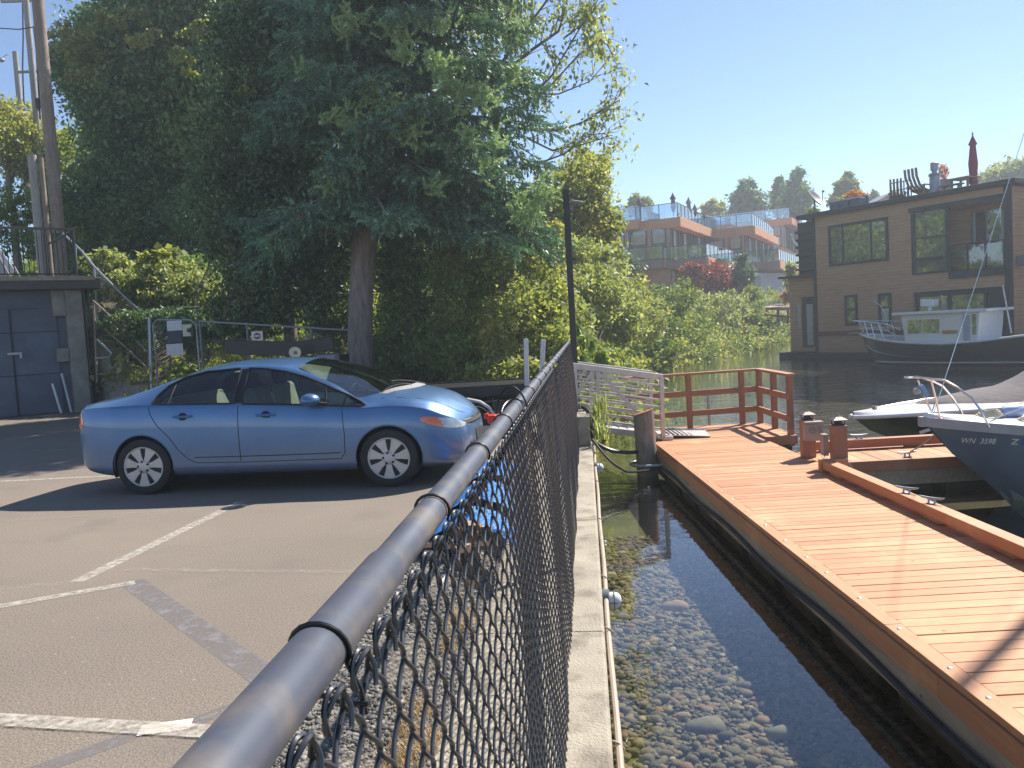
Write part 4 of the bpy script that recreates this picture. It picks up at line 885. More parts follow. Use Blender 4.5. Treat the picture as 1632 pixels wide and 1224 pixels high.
def limb_tree(parent, base, top, r0, ells, nb, mat, name='trunk', seed=1, bn=7):
    q = random.Random(seed); base = Vector(base); top = Vector(top); b = MB(); pts = [base.lerp(top, k / 6) + Vector((q.uniform(-.08, .08), q.uniform(-.08, .08), 0)) * (0 < k) for k in range(7)]
    b.tube(pts, [r0 * (1 - .11 * k) for k in range(7)], 12); b.build(name, mat, parent, smooth=True)
    b = MB()
    for i in range(nb):
        e = ells[i % len(ells)]; st = base.lerp(top, q.uniform(.35, 1)); d = Vector([q.gauss(0, 1) for _ in range(3)]).normalized(); en = Vector((e[0] + d.x * e[3] * .85, e[1] + d.y * e[4] * .85, e[2] + d.z * e[5] * .85)); L = (en - st).length
        p_ = [st.lerp(en, k / bn) + Vector((q.uniform(-1, 1), q.uniform(-1, 1), q.uniform(-.3, 1))) * L * .035 + Vector((0, 0, math.sin(math.pi * k / bn) * L * .08)) for k in range(bn + 1)]; p_[0] = st
        b.tube(p_, [r0 * .32 * (1 - .85 * k / bn) for k in range(bn + 1)], 5)
        for j in range(3):
            k = q.randint(2, bn - 1); d2 = Vector([q.gauss(0, 1) for _ in range(3)]).normalized() * L * .28; b.tube([p_[k], p_[k] + d2 * .5 + Vector((0, 0, .05)), p_[k] + d2], [r0 * .1, r0 * .06, r0 * .02], 4)
    b.build('branches', mat, parent, smooth=True)
def tree(name, label, cat, ells, n, size, mat, base=None, r0=.2, nb=12, group=None, seed=1, **kw):
    e0 = ells[0]; bs = base or (e0[0], e0[1], hz(e0[0], e0[1]) - .2); t_ = thing(name, label, cat, bs, group)
    sub = kw.pop('sub', 45); tight = kw.pop('tight', .13); shell = kw.pop('shell', .33)
    if nb: limb_tree(t_, bs, (e0[0], e0[1], e0[2] + e0[5] * .3), r0, ells, nb, M['bark'], seed=seed)
    leaf_mesh('crown' if nb else 'foliage', leaf_pts(ells, n, sub, tight, shell), size, mat, t_, **kw); return t_
# big dark broadleaf tree at the upper left
e_ = [E(245, 130, 32.0, 130, 125, 2.6), E(150, 110, 32.0, 62, 62, 1.4), E(320, 20, 32.0, 140, 110, 2.4), E(240, 255, 32.0, 105, 95, 2), E(350, 190, 31.0, 110, 120, 2), E(245, 370, 31.5, 88, 90, 1.8), E(195, 185, 32.0, 65, 60), E(230, 45, 32.5, 110, 60)]
tree('broadleaf_tree', 'huge dark leafy tree filling the upper left behind the garage, beside the leaning poles', 'tree', e_, 130000, .185, LM['dark'], base=(-10.5, 32.0, 2), r0=.3, nb=18, seed=4)
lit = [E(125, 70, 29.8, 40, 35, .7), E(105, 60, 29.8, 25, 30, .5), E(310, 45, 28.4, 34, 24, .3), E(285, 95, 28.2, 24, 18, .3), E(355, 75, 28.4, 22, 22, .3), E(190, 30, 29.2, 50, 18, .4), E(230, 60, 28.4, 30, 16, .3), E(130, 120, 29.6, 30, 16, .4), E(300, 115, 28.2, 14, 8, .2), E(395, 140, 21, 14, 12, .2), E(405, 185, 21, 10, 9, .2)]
tree('sprays_lit_colour', 'yellow green leaf sprays, coloured as if sunlit, along the top left edge of the big dark tree', 'tree branches', lit, 5200, .14, LM['lime'], base=(-15.5, 31, 8), nb=0)  # lime leaf colour stands in for sun on parts of the dark tree
# understory behind the back fence, in deep shade
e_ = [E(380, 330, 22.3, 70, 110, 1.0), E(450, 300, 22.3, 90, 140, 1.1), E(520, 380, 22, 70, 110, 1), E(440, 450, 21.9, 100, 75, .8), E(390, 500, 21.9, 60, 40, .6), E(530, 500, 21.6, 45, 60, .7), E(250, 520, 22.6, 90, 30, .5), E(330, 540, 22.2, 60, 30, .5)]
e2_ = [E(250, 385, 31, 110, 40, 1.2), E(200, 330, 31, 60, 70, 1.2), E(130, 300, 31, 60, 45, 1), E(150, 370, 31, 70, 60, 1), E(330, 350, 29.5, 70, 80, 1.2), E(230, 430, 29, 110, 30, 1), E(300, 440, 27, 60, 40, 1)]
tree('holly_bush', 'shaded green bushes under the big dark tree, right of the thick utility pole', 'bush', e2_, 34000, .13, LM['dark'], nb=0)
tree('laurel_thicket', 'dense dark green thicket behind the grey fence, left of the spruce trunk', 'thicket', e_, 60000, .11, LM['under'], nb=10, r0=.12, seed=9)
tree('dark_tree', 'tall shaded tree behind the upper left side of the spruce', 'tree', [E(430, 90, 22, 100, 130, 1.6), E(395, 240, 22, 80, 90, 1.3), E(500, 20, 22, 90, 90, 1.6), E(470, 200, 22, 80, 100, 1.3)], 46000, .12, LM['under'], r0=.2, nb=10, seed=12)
# bramble mound by the stairs
e_ = [E(165, 420, 25, 38, 25, .6), E(215, 455, 24.8, 50, 32, .8), E(265, 470, 24.6, 50, 36, .8), E(310, 468, 24.4, 46, 32, .8), E(260, 435, 25, 50, 24, .7), E(285, 500, 24.2, 45, 20, .6)]
tree('bramble_bush', 'sunlit green bramble mound beside the stairs above the gate', 'bush', e_, 19000, .12, LM['sage'], nb=0, up=.9)
tree('fig_sprays', 'bright green broad leaves standing above the bramble mound', 'plant', [E(270, 405, 24, 32, 10, .4), E(232, 412, 24, 14, 9, .3)], 200, .2, LM['lime'], nb=0, aspect=.8, up=1.5)
# far left trees
tree('poplar_tree', 'yellow green sunlit tree behind the thin leaning pole at the left edge', 'tree', [E(10, 230, 36, 55, 65, 2), E(45, 190, 37, 35, 32, 1.3), E(70, 250, 37, 50, 60, 1.6), E(-40, 200, 37, 60, 70, 2), E(90, 225, 38, 25, 18, 1)], 20000, .15, LM['lime'], r0=.2, nb=8)
tree('hedge_bush', 'green shrub behind the deck railing at the left edge', 'bush', [E(15, 330, 27, 40, 45, 1), E(-30, 330, 27, 40, 60, 1), E(60, 330, 28, 30, 35, 1), E(30, 390, 27.5, 70, 30, 1), E(90, 390, 27.5, 40, 40, 1)], 11000, .1, LM['mid'], nb=0)
hc = []
for i in range(420):
    x_, y_ = lr.uniform(-34, -1), lr.uniform(20, 52)
    if x_ < -9 and y_ < 26 or y_ < 22: continue
    R_ = lr.uniform(.8, 1.6); hc.append((x_, y_, hz(x_, y_) + R_ * .2, R_, R_, R_ * .6))
for i in range(60): x_, y_ = lr.uniform(-9.6, -5), lr.uniform(22.2, 27); hc.append((x_, y_, hz(x_, y_) + .1, .7, .7, .45))
leaf_mesh('hillside_cover', leaf_pts(hc, 84000, 40, .2, .25), .19, LM['mid'], up=.6); tag(bpy.data.objects['hillside_cover'], 'low ivy and scrub covering the hillside behind the trees', 'ground cover', kind='stuff')
for i_, (x_, y_, r_, lb) in enumerate(((-3, 40, 3.2, 'rounded green tree on the slope hidden mostly behind the spruce'), (1.2, 47, 3.0, 'green tree on the slope behind the pale airy one'), (-9, 45, 3.6, 'broad green tree high on the slope behind the dark thicket'), (-17, 38, 3.2, 'broad green tree on the slope behind the two leaning poles'))):
    z_ = hz(x_, y_); tree('slope_tree', lb, 'tree', [(x_, y_, z_ + r_ * 1.3, r_, r_, r_ * 1.2), (x_ + 1.5, y_ - 1, z_ + r_ * .9, r_ * .7, r_ * .7, r_ * .7), (x_ - 1.5, y_ + .5, z_ + r_ * .8, r_ * .7, r_ * .7, r_ * .8)], 15000, .26, LM['mid'], r0=.22, nb=8, seed=20 + i_)
# ------------------------------------------------------------------ spruce
spr = thing('spruce_tree', 'tall dark spruce with a bare grey trunk standing behind the blue car', 'tree', P(576, 617, 19.5))
def trunk_path():
    px = [(577, 640), (576, 600), (574, 540), (575, 480), (578, 420), (583, 370), (592, 330), (606, 290), (618, 240), (628, 180), (634, 100), (636, 0), (638, -150), (640, -400), (640, -700)]
    return [P(x_, y_, 19.5) for x_, y_ in px]
tp_ = trunk_path(); rad = [.36, .31, .29, .275, .27, .30, .27, .23, .21, .19, .17, .15, .12, .07, .02]
b = MB(); b.tube(tp_, rad, 20); b.tube([P(580, 385, 19.5), P(570, 350, 19.6), P(560, 310, 19.8), P(552, 260, 20)], [.2, .15, .12, .08], 10); b.build('trunk', M['bark'], spr, smooth=True)
def along(path, z):
    for a, c in zip(path, path[1:]):
        if a.z <= z <= c.z: return a.lerp(c, (z - a.z) / (c.z - a.z))
    return path[-1]
q = random.Random(8); bb = MB(); SP = []
def add_branch(st, az, L, rise, droopk):
    d = Vector((math.cos(az), math.sin(az), 0)); n_ = 9; pts = []
    for k in range(n_ + 1):
        t = k / n_; pts.append(st + d * (L * t) + Vector((0, 0, L * (rise * t - droopk * t * t + .12 * t ** 4))))
    bb.tube(pts, [.045 * (1 - .85 * k / n_) + .004 for k in range(n_ + 1)], 5, cap=False)
    for k in range(2, n_ + 1):
        p_ = pts[k]; dd = (pts[k] - pts[k - 1]).normalized(); sdv = dd.cross(Vector((0, 0, 1))).normalized()
        for j in range(11):
            sg = q.choice((-1, 1)); w_ = q.uniform(0, .85) * (1.15 - .75 * k / n_) * min(1, L / 2.5); f = q.uniform(0, 1)
            o_ = pts[k - 1].lerp(p_, f) + (dd * .5 + sdv * sg).normalized() * w_ + Vector((0, 0, -w_ * .25 - q.uniform(0, .10)))
            if q.random() < .42: ax = Vector((q.uniform(-.25, .25), q.uniform(-.25, .25), -1))
            else: ax = dd * .8 + sdv * sg * .8 + Vector((0, 0, q.uniform(-.45, .25)))
            SP.append((o_, ax.normalized(), q.uniform(.2, .42)))
    SP.append((pts[-1], (dd + Vector((0, 0, .25))).normalized(), .35))
z_ = 4.3; tops = tp_[-1].z
while z_ < 15.5:
    c_ = along(tp_, z_); Lb = 3.5 * (1 - max(0, (z_ - 7)) / 22)
    for k in range(6):
        az = q.uniform(0, 2 * math.pi); cx = math.cos(az); L = Lb * q.uniform(.75, 1.1)
        if cx < 0: L *= .88
        add_branch(c_, az, L, q.uniform(-.1, .2), q.uniform(.25, .5))
    z_ += q.uniform(.2, .32)
for px, py, az, L in ((600, 330, -.15, 3.6), (600, 300, .35, 3.9), (600, 340, -.6, 3.0), (596, 320, -1.2, 2.6), (590, 330, -1.8, 2.4), (585, 330, 3.4, 2.6), (590, 320, 2.9, 2.6), (600, 310, .0, 3.9), (600, 300, -.35, 3.6), (590, 310, -2.6, 2.6), (600, 320, .15, 3.5), (596, 310, .8, 3), (612, 270, -.05, 4.1), (610, 290, .2, 4.1), (606, 300, -.25, 4.0), (612, 280, .08, 3.7), (604, 305, -.5, 3.6)):
    add_branch(P(px, py, 19.5), az, L, .05, .42 if px < 602 or py > 305 else .62)
bb.build('branches', M['bark'], spr, smooth=True)
def sprig_mesh(SP, name, mat, parent, nn=17, nl=.095, wd=.026):
    o = np.array([list(s[0]) for s in SP]); a = np.array([list(s[1]) for s in SP]); L = np.array([s[2] for s in SP]); n = len(SP)
    t1 = np.cross(a, np.array([0.3, .2, 1.])); t1 /= np.linalg.norm(t1, axis=1, keepdims=True); t2 = np.cross(a, t1)
    V = []
    for j in range(nn):
        f = (j + .5) / nn; ph = j * 2.4 + lr.uniform(0, .6, n); rd = np.cos(ph)[:, None] * t1 + np.sin(ph)[:, None] * t2; p0 = o + a * (L * f)[:, None]
        tp = p0 + rd * nl * (1.05 - .5 * f) + a * nl * .75; sd_ = np.cross(rd, a) * wd; V += [p0 - sd_, p0 + sd_, tp]
    V = np.stack(V, 1).reshape(n, nn * 3, 3)
    # a thin spine ties each sprig into one island
    F = (np.arange(n * nn * 3)).reshape(-1, 3); return np_mesh(name, V.reshape(-1, 3), F, mat, parent)
sprig_mesh(SP, 'crown', LM['needle'], spr)
CN = [(s[0] + Vector((0, 0, -.03)), Vector((q.uniform(-.1, .1), q.uniform(-.1, .1), -1)), .13) for s in SP if q.random() < .09]
sprig_mesh(CN, 'cones', pm('spruce_cones', (.2, .12, .06), .8, scale=3, col2=(.33, .21, .11)), spr, 14, .028, .018)
print('SPRIGS', len(SP))
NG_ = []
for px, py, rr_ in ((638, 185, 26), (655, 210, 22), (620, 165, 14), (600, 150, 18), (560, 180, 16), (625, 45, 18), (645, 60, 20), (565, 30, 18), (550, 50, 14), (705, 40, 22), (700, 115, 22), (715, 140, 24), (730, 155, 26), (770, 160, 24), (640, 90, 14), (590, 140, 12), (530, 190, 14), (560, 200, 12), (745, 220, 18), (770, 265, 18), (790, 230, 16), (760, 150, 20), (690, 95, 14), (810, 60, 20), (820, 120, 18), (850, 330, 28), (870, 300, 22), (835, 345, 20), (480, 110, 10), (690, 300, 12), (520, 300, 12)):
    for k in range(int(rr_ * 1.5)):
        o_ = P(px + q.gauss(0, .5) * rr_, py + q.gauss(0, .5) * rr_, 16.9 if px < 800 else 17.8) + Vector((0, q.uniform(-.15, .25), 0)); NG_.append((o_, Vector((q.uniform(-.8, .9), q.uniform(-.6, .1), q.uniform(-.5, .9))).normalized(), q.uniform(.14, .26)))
sprig_mesh(NG_, 'new_growth_lit_colour', leafmat2('new_needles_lit_colour', [(0, (.22, .34, .18)), (.7, (.36, .5, .27)), (1, (.5, .58, .34))], (.38, .48, .25), .22, .7), spr, 17, .075, .02)  # young shoots; their paler needle colour also stands in for sunlight
# ------------------------------------------------------------------ bushes right of the trunk, birch, bank
tree('hazel_bush', 'dark green bush just right of the spruce trunk', 'bush', [E(650, 500, 21, 55, 90, 1), E(640, 430, 21.5, 45, 50, .9), E(700, 560, 20, 60, 50, .9), E(620, 570, 20.2, 40, 40, .7)], 21000, .1, LM['dark'], nb=8, r0=.07)
tree('lilac_bush', 'mixed green and yellow bush between the spruce trunk and the white posts', 'bush', [E(745, 500, 20, 60, 90, 1), E(720, 430, 20.5, 45, 40, .8), E(770, 430, 21, 50, 45, .9), E(760, 575, 18.5, 60, 42, .8)], 19000, .1, LM['mid'], nb=10, r0=.07)
tree('willow_bush', 'yellow green leafy bush behind the two white posts', 'bush', [E(830, 520, 18, 65, 80, 1), E(830, 440, 19.5, 60, 50, .9), E(870, 480, 19, 50, 60, .9), E(820, 590, 17, 70, 38, .7), E(890, 560, 17.5, 40, 50, .7)], 20000, .1, LM['lime'], nb=10, r0=.06)
dl = [Vector((x_, y_, hz(x_, y_) + .05)) for x_, y_ in zip(lr.uniform(-5.5, .8, 900), lr.uniform(15.2, 19, 900))]
leaf_mesh('leaf_litter', np.array([list(v) for v in dl for _ in range(8)]) + lr.normal(size=(7200, 3)) * np.array([.15, .15, .06]), .07, LM['brown']); tag(bpy.data.objects['leaf_litter'], 'brown dead leaves and twigs on the ground under the spruce', 'leaf litter', kind='stuff')
# birch with airy branches against the sky
br = thing('birch_tree', 'airy pale green tree with thin bare branches against the sky, right of the spruce', 'tree', (.3, 24, 1))
bt = MB(); root = P(800, 420, 24); bt.tube([(.3, 24, .8), root, P(790, 200, 24), P(770, -50, 24), P(760, -300, 24)], [.22, .18, .14, .1, .05], 10); bt.build('trunk', M['bark'], br, smooth=True)
bt = MB(); LP = []
def bl(pts, r_):
    v = [P(x_, y_, Z_) for x_, y_, Z_ in pts]; bt.tube(v, [r_ * (1 - .75 * k / (len(v) - 1)) for k in range(len(v))], 5)
    for i in range(len(v) - 1):
        for j in range(5):
            s_ = v[i].lerp(v[i + 1], q.random()); L = q.uniform(.4, 1.1); d = (v[i + 1] - v[i]).normalized() + Vector((q.uniform(-.9, .9), q.uniform(-.6, .6), q.uniform(-.7, .9))); d = d.normalized() * L; m_ = s_ + d * .5 + Vector((0, 0, .05)); e = s_ + d
            bt.tube([s_, m_, e], [r_ * .3, r_ * .2, r_ * .08], 4)
            if i > 0 or q.random() < .3: LP.append(e); LP.append(m_.lerp(e, .5))
bl([(790, 130, 24), (840, 85, 24), (890, 50, 24), (903, 10, 24), (905, -40, 24)], .06); bl([(800, 190, 24), (850, 150, 24), (880, 120, 24), (915, 60, 24), (940, 20, 24)], .05)
bl([(820, 180, 24), (870, 145, 24), (920, 90, 24), (960, 60, 24), (975, 85, 24)], .035); bl([(830, 150, 23), (890, 150, 23), (940, 130, 23), (965, 100, 23)], .03); bl([(820, 205, 24), (890, 208, 24), (930, 195, 24), (960, 175, 24), (990, 158, 24)], .045)
bl([(830, 215, 24), (880, 240, 24), (930, 230, 24), (975, 215, 24)], .035); bl([(800, 100, 24), (850, 30, 24), (880, -10, 24), (900, -50, 24)], .05); bl([(860, 260, 24), (900, 245, 24), (940, 215, 24), (985, 210, 24)], .03); bl([(790, 60, 24), (810, 20, 24), (850, -30, 24)], .05); bl([(900, 60, 24), (940, 30, 24), (960, -20, 24)], .03)
bt.build('branches', M['twig'], br, smooth=True)
lp = np.array([list(p) for p in LP]); lp = np.repeat(lp, 8, axis=0) + lr.normal(size=(len(lp) * 8, 3)) * .13
leaf_mesh('crown', np.concatenate([lp, leaf_pts([E(800, 30, 24, 60, 50, 1), E(940, 20, 24, 30, 28, .7), E(955, 70, 24, 18, 22, .5)], 1900, 20, .2)]), .15, LM['sage'], br, droop=.7, aspect=.5)
tree('ash_tree', 'dense yellow green tree right of the black lamp pole, above the bank', 'tree', [E(920, 300, 30, 55, 50, 1.6), E(945, 260, 31, 32, 26, 1), E(905, 350, 29, 50, 45, 1.3), E(950, 350, 30, 45, 45, 1.3), E(962, 392, 31, 22, 24, 1), E(880, 400, 27, 40, 45, 1.2)], 23000, .15, LM['lime'], r0=.15, nb=12, seed=5)
tree('alder_tree', 'grey green tree at the near end of the bank, right of the lamp pole', 'tree', [E(940, 470, 24, 60, 50, 1.2), E(985, 500, 27, 50, 50, 1.2), E(940, 420, 26, 55, 40, 1.1), E(900, 520, 21, 45, 50, 1)], 22000, .12, LM['sage'], r0=.1, nb=14, seed=6)
# bank: named shrubs over a bramble cover
def bankpt(u, inl):
    """u metres along the shore, inl metres inland"""
    acc = 0
    for (x0, y0), (x1, y1) in zip(SHORE, SHORE[1:]):
        L = math.hypot(x1 - x0, y1 - y0)
        if acc + L >= u:
            t = (u - acc) / L; nx, ny = -(y1 - y0) / L, (x1 - x0) / L; x_ = x0 + (x1 - x0) * t + nx * inl; y_ = y0 + (y1 - y0) * t + ny * inl; return x_, y_
        acc += L
cov = []
for u in np.arange(2, 75, .9):
    for inl in np.arange(-.6, 12, .9 if u < 40 else 1.3):
        x_, y_ = bankpt(u + lr.uniform(-.5, .5), inl + lr.uniform(-.4, .4)); h_ = hz(x_, y_); R_ = lr.uniform(.7, 1.35) * (1 + u * .006)
        (cov.append if not (y_ < 21 and x_ < .9) else (lambda q__: None))((x_, y_, max(h_, -.7) + R_ * .35, R_, R_, R_ * lr.uniform(.6, 1.0)))
half = [c for c in cov if math.sin(c[0] * .9 + c[1] * .45) > .1]; rest = [c for c in cov if not math.sin(c[0] * .9 + c[1] * .45) > .1]
for es, mt, nm, lb in ((half, 'lime', 'bramble_cover', 'yellow green brambles covering the bank down to the water'), (rest, 'mid', 'ivy_cover', 'darker green ivy and brambles in the hollows of the bank')):
    leaf_mesh(nm, leaf_pts(es, 95000, 40, .2, .25), .17, LM[mt], up=.6); tag(bpy.data.objects[nm], lb, 'brambles', kind='stuff')
def shrub(px, py, Z, rw, rh, mt, lb, n=6000, sz=.16, name='shrub', cat='shrub', extra=(), **k):
    es = [E(px, py, Z, rw, rh)] + [E(*x_) for x_ in extra]; return tree(name, lb, cat, es, n, sz, LM[mt], nb=0, **k)
shrub(1000, 470, 36, 45, 40, 'lime', 'tall yellow green shrub on the bank, nearest of those below the apartments', 7000, extra=((960, 510, 34, 50, 45), (1030, 510, 38, 38, 35)))
shrub(1075, 480, 44, 40, 38, 'mid', 'rounded green shrub in the middle of the bank', 6500, extra=((1050, 530, 42, 45, 35), (1100, 520, 46, 35, 30)))
shrub(1140, 500, 54, 38, 34, 'sage', 'pale grey green shrub on the bank, left of the dark leafy one', 6000, .2, extra=((1120, 535, 52, 35, 25), (1165, 490, 58, 30, 30)))
shrub(1205, 510, 60, 22, 32, 'mid', 'dark leafy shrub overhanging the water near the far end of the bank', 4500, .2, extra=((1195, 480, 62, 20, 25),))
shrub(1240, 522, 70, 22, 22, 'lime', 'round light green shrub at the far end of the bank by the water', 3500, .2)
shrub(1030, 560, 40, 50, 26, 'mid', 'dark shrub hanging over the water at the near part of the bank', 6500, extra=((975, 570, 37, 45, 28),))
shrub(930, 560, 17.5, 18, 36, 'mid', 'upright shrub with long drooping leaves beside the end of the fence', 900, .26, up=.2, droop=1.1, aspect=.22, extra=((905, 520, 17.5, 20, 30), (950, 565, 18, 22, 28), (880, 480, 19, 22, 26)))
# plants at the apartments
shrub(1130, 442, 68, 42, 24, 'red', 'dark red leafed maple in front of the middle apartment block', 5200, .26, 'maple_tree', 'tree', extra=((1105, 430, 68, 22, 12), (1160, 460, 67, 18, 14)))
shrub(1185, 438, 66, 17, 26, 'under', 'dark green cone shaped conifer beside the red maple', 3200, .24, 'conifer', 'tree', extra=((1180, 412, 66, 9, 10),))
shrub(1140, 425, 72, 25, 12, 'under', 'dark evergreen bush behind the red maple', 1800, .24)
shrub(1000, 425, 60, 22, 18, 'under', 'dark evergreen bush below the left apartment balcony', 2500, .24, extra=((985, 405, 60, 12, 18),))
shrub(1265, 445, 62, 15, 25, 'sage', 'slender conifer with layered branches beside the left wall of the houseboat', 800, .3, 'conifer', 'tree', extra=((1262, 425, 62, 5, 18),))
shrub(1215, 475, 68, 30, 14, 'sage', 'soft grey green grasses below the far apartment block', 2500, .3, 'grass_clump', 'plant', aspect=.15, droop=-1, extra=((1240, 480, 66, 22, 10),))
shrub(1258, 471, 64, 11, 9, 'orange', 'orange red shrub left of the houseboat corner', 1200, .2)
shrub(1090, 470, 62, 30, 12, 'lime', 'trimmed yellow green hedge in front of the middle apartment block', 2600, .2, 'hedge', 'hedge')
# trees on the skyline
def sky_tree(px, py, Z, rw, rh, mt, lb, n=6000, sz=.5, con=True):
    es = [E(px, py + rh * .45, Z, rw, rh * .55), E(px, py, Z, rw * .75, rh * .6), E(px, py - rh * .5, Z, rw * .42, rh * .45), E(px + 1, py - rh * .85, Z, rw * .16, rh * .25)] if con else [E(px, py, Z, rw, rh), E(px - rw * .5, py + rh * .3, Z, rw * .5, rh * .5), E(px + rw * .5, py + rh * .2, Z, rw * .5, rh * .6)]
    c = P(px, py + rh * 2.5, Z); return tree('skyline_tree', lb, 'tree', es, n, sz, LM[mt], base=c, r0=.5, nb=8)
sky_tree(1192, 320, 115, 34, 38, 'dark', 'dark rounded conifer on the skyline, the leftmost large one behind the apartments')
sky_tree(1241, 312, 118, 14, 32, 'dark', 'narrow dark conifer on the skyline squeezed against the tall pointed one', 3500)
sky_tree(1271, 308, 112, 30, 38, 'dark', 'tall pointed green conifer on the skyline left of the satellite dish')
sky_tree(1350, 305, 105, 26, 30, 'mid', 'pointed yellow green conifer on the skyline behind the houseboat roof', 5000)
sky_tree(1138, 332, 120, 18, 14, 'sage', 'small pale tree on the skyline above the middle apartment block', 2200, con=False)
sky_tree(1017, 326, 110, 20, 14, 'mid', 'small round tree on the skyline above the left apartment block', 2500, con=False)
sky_tree(1610, 282, 95, 50, 26, 'sage', 'large feathery willow on the skyline behind the houseboat roof at the right edge', 9000, .4, con=False)
sky_tree(1392, 322, 120, 9, 18, 'dark', 'thin dark spruce on the skyline just right of the orange flowers', 1500)
# ------------------------------------------------------------------ helper: a vertical plane seen in the photo
class VP:
    def __init__(s, org, du): s.o = Vector(org); s.du = Vector((du[0], du[1], 0)).normalized(); s.n = Vector((-s.du.y, s.du.x, 0))   # n points away from the camera
    def uv(s, px, py, d=0):
        r = ray(px, py); e = Vector((0, 0, EYE)); o = s.o + s.n * d; t = (o - e).dot(s.n) / r.dot(s.n); p = e + r * t; return ((p - s.o).dot(s.du), p.z)
    def w(s, u, d, z): return s.o + s.du * u + s.n * d + Vector((0, 0, z - s.o.z))
    def box(s, b, u0, u1, d0, d1, z0, z1, m=0):
        vs = [s.w(u, d, z) for z in (z0, z1) for d in (d0, d1) for u in (u0, u1)]
        return b.add(vs, [(0, 2, 3, 1), (4, 5, 7, 6), (0, 1, 5, 4), (2, 6, 7, 3), (0, 4, 6, 2), (1, 3, 7, 5)], m)
def lap(name, c1, c2, step=.15, axis=2, gloss=.75):
    """horizontal lap siding: colour plus a real saw-tooth bump"""
    m, t, bs, o = nodes(name); g = N(t, 'NewGeometry'); sx = N(t, 'SeparateXYZ'); t.links.new(g.outputs['Position'], sx.inputs[0])
    a = N(t, 'Math', operation='DIVIDE'); t.links.new(sx.outputs[axis], a.inputs[0]); a.inputs[1].default_value = step; f = N(t, 'Math', operation='FRACT'); t.links.new(a.outputs[0], f.inputs[0])
    c = ramp(t, noise(t, 1.2, 6, vec=g.outputs['Position'], stretch=(1, 1, 6)), [(.3, c1), (.7, c2)]); gap = ramp(t, f.outputs[0], [(.0, (.45, .45, .45)), (.1, (1, 1, 1))]); t.links.new(mixc(t, c, gap, 1, 'MULTIPLY'), bs.inputs['Base Color'])
    bp = N(t, 'Bump'); bp.inputs['Distance'].default_value = .02; t.links.new(f.outputs[0], bp.inputs['Height']); t.links.new(bp.outputs[0], bs.inputs['Normal']); bs.inputs['Roughness'].default_value = gloss; return m
M['winglass'] = pm('window_glass', (.34, .38, .36), .03, .75, spec=1, var=.06)
M['dkframe'] = pm('dark_frame', (.035, .045, .055), .5); M['curtain'] = pm('curtain', (.5, .5, .46), .9)
# ------------------------------------------------------------------ garage with a deck on top
GA = VP((-12.99, 21.38, 0), (1.54, 1.22)); gar = thing('garage', 'blue grey garage with a railed deck on its roof at the left edge', 'garage', (-14, 24, 0))
M['garage'] = pm('garage_paint', (.10, .13, .18), .6, var=.2, scale=2, dirt=(.10, .11, .13), dscale=1.2); M['conc_d'] = pm('stained_concrete', (.21, .2, .185), .9, scale=3, col2=(.34, .33, .3), bump=1, bscale=30)
b = MB(); GA.box(b, -5, 1.72, .12, 5.5, -.1, 3.22); b.build('wall', M['garage'], gar)
b = MB()
for u0, u1 in ((-4.5, -2.1), (-2.08, .42), (.45, 1.5)): GA.box(b, u0, u1, .06, .119, .03, 2.75)
b.build('garage_door', M['garage'], gar, bevel=.01)
b = MB()
for u_ in (-2.09, .435): GA.box(b, u_ - .02, u_ + .02, .03, .07, .03, 2.75)
for z_ in (1.05, 2.15): GA.box(b, -4.5, 1.5, .05, .063, z_, z_ + .02)
b.build('door_seam', M['black_metal'], gar)
b = MB(); GA.box(b, .3, .62, .0, .05, 1.6, 1.66); GA.box(b, .56, .62, -.03, .03, 1.5, 1.66); b.build('latch', M['galv'], gar)
b = MB(); GA.box(b, 1.72, 2.12, -.12, 3, -.1, 3.22); GA.box(b, 1.42, 1.718, -.05, .1, 2.55, 3.22); GA.box(b, 1.42, 1.71, -.04, .08, 1.35, 1.7); b.build('pillar', M['conc_d'], gar, bevel=.015)
b = MB(); b.tube([GA.w(2.17, -.1, 0), GA.w(2.17, -.1, 3.2)], .05, 8); b.tube([GA.w(2.28, -.06, 0), GA.w(2.28, -.06, 3.2)], .035, 8); b.build('downpipe', M['black_metal'], gar, smooth=True)
b = MB(); GA.box(b, -5.2, 2.55, -.45, 5.6, 3.225, 3.52); b.build('deck_slab', pm('deck_slab', (.10, .09, .08), .8), gar, bevel=.02)
b = MB(); GA.box(b, -5.2, 2.4, -.47, -.44, 3.45, 3.56); b.build('deck_lip', M['beamwood'], gar)
rl = thing('deck_railing', 'dark iron railing with thin balusters on the garage roof deck', 'railing', GA.w(0, -.3, 3.5))
b = MB(); b.beam(GA.w(-5, -.3, 4.78), GA.w(2.0, -.3, 4.78), .09, .06); b.build('handrail', pm('brown_rail', (.16, .11, .09), .6), rl)
b = MB()
for k in range(62): b.tube([GA.w(-4.9 + k * .112, -.3, 3.62), GA.w(-4.9 + k * .112, -.3, 4.76)], .012, 5)
b.build('balusters', M['black_metal'], rl); b = MB(); b.beam(GA.w(-5, -.3, 3.62), GA.w(2, -.3, 3.62), .03, .03); b.beam(GA.w(2, -.3, 3.62), GA.w(2, 3, 3.62), .03, .03); b.beam(GA.w(2, -.3, 4.76), GA.w(2, 3, 4.76), .05, .04); b.build('bottom_rail', M['black_metal'], rl)
for u_ in (-3.4, -1.8, -.2, 2.0): MB().beam(GA.w(u_, -.3, 3.5), GA.w(u_, -.3, 4.8), .055, .055, up=(0, 1, 0)).build('post', M['black_metal'], rl)
dk = thing('deck_chair', 'white folded deck lounger leaning behind the deck railing', 'chair', GA.w(-.4, .3, 3.53)); b = MB()
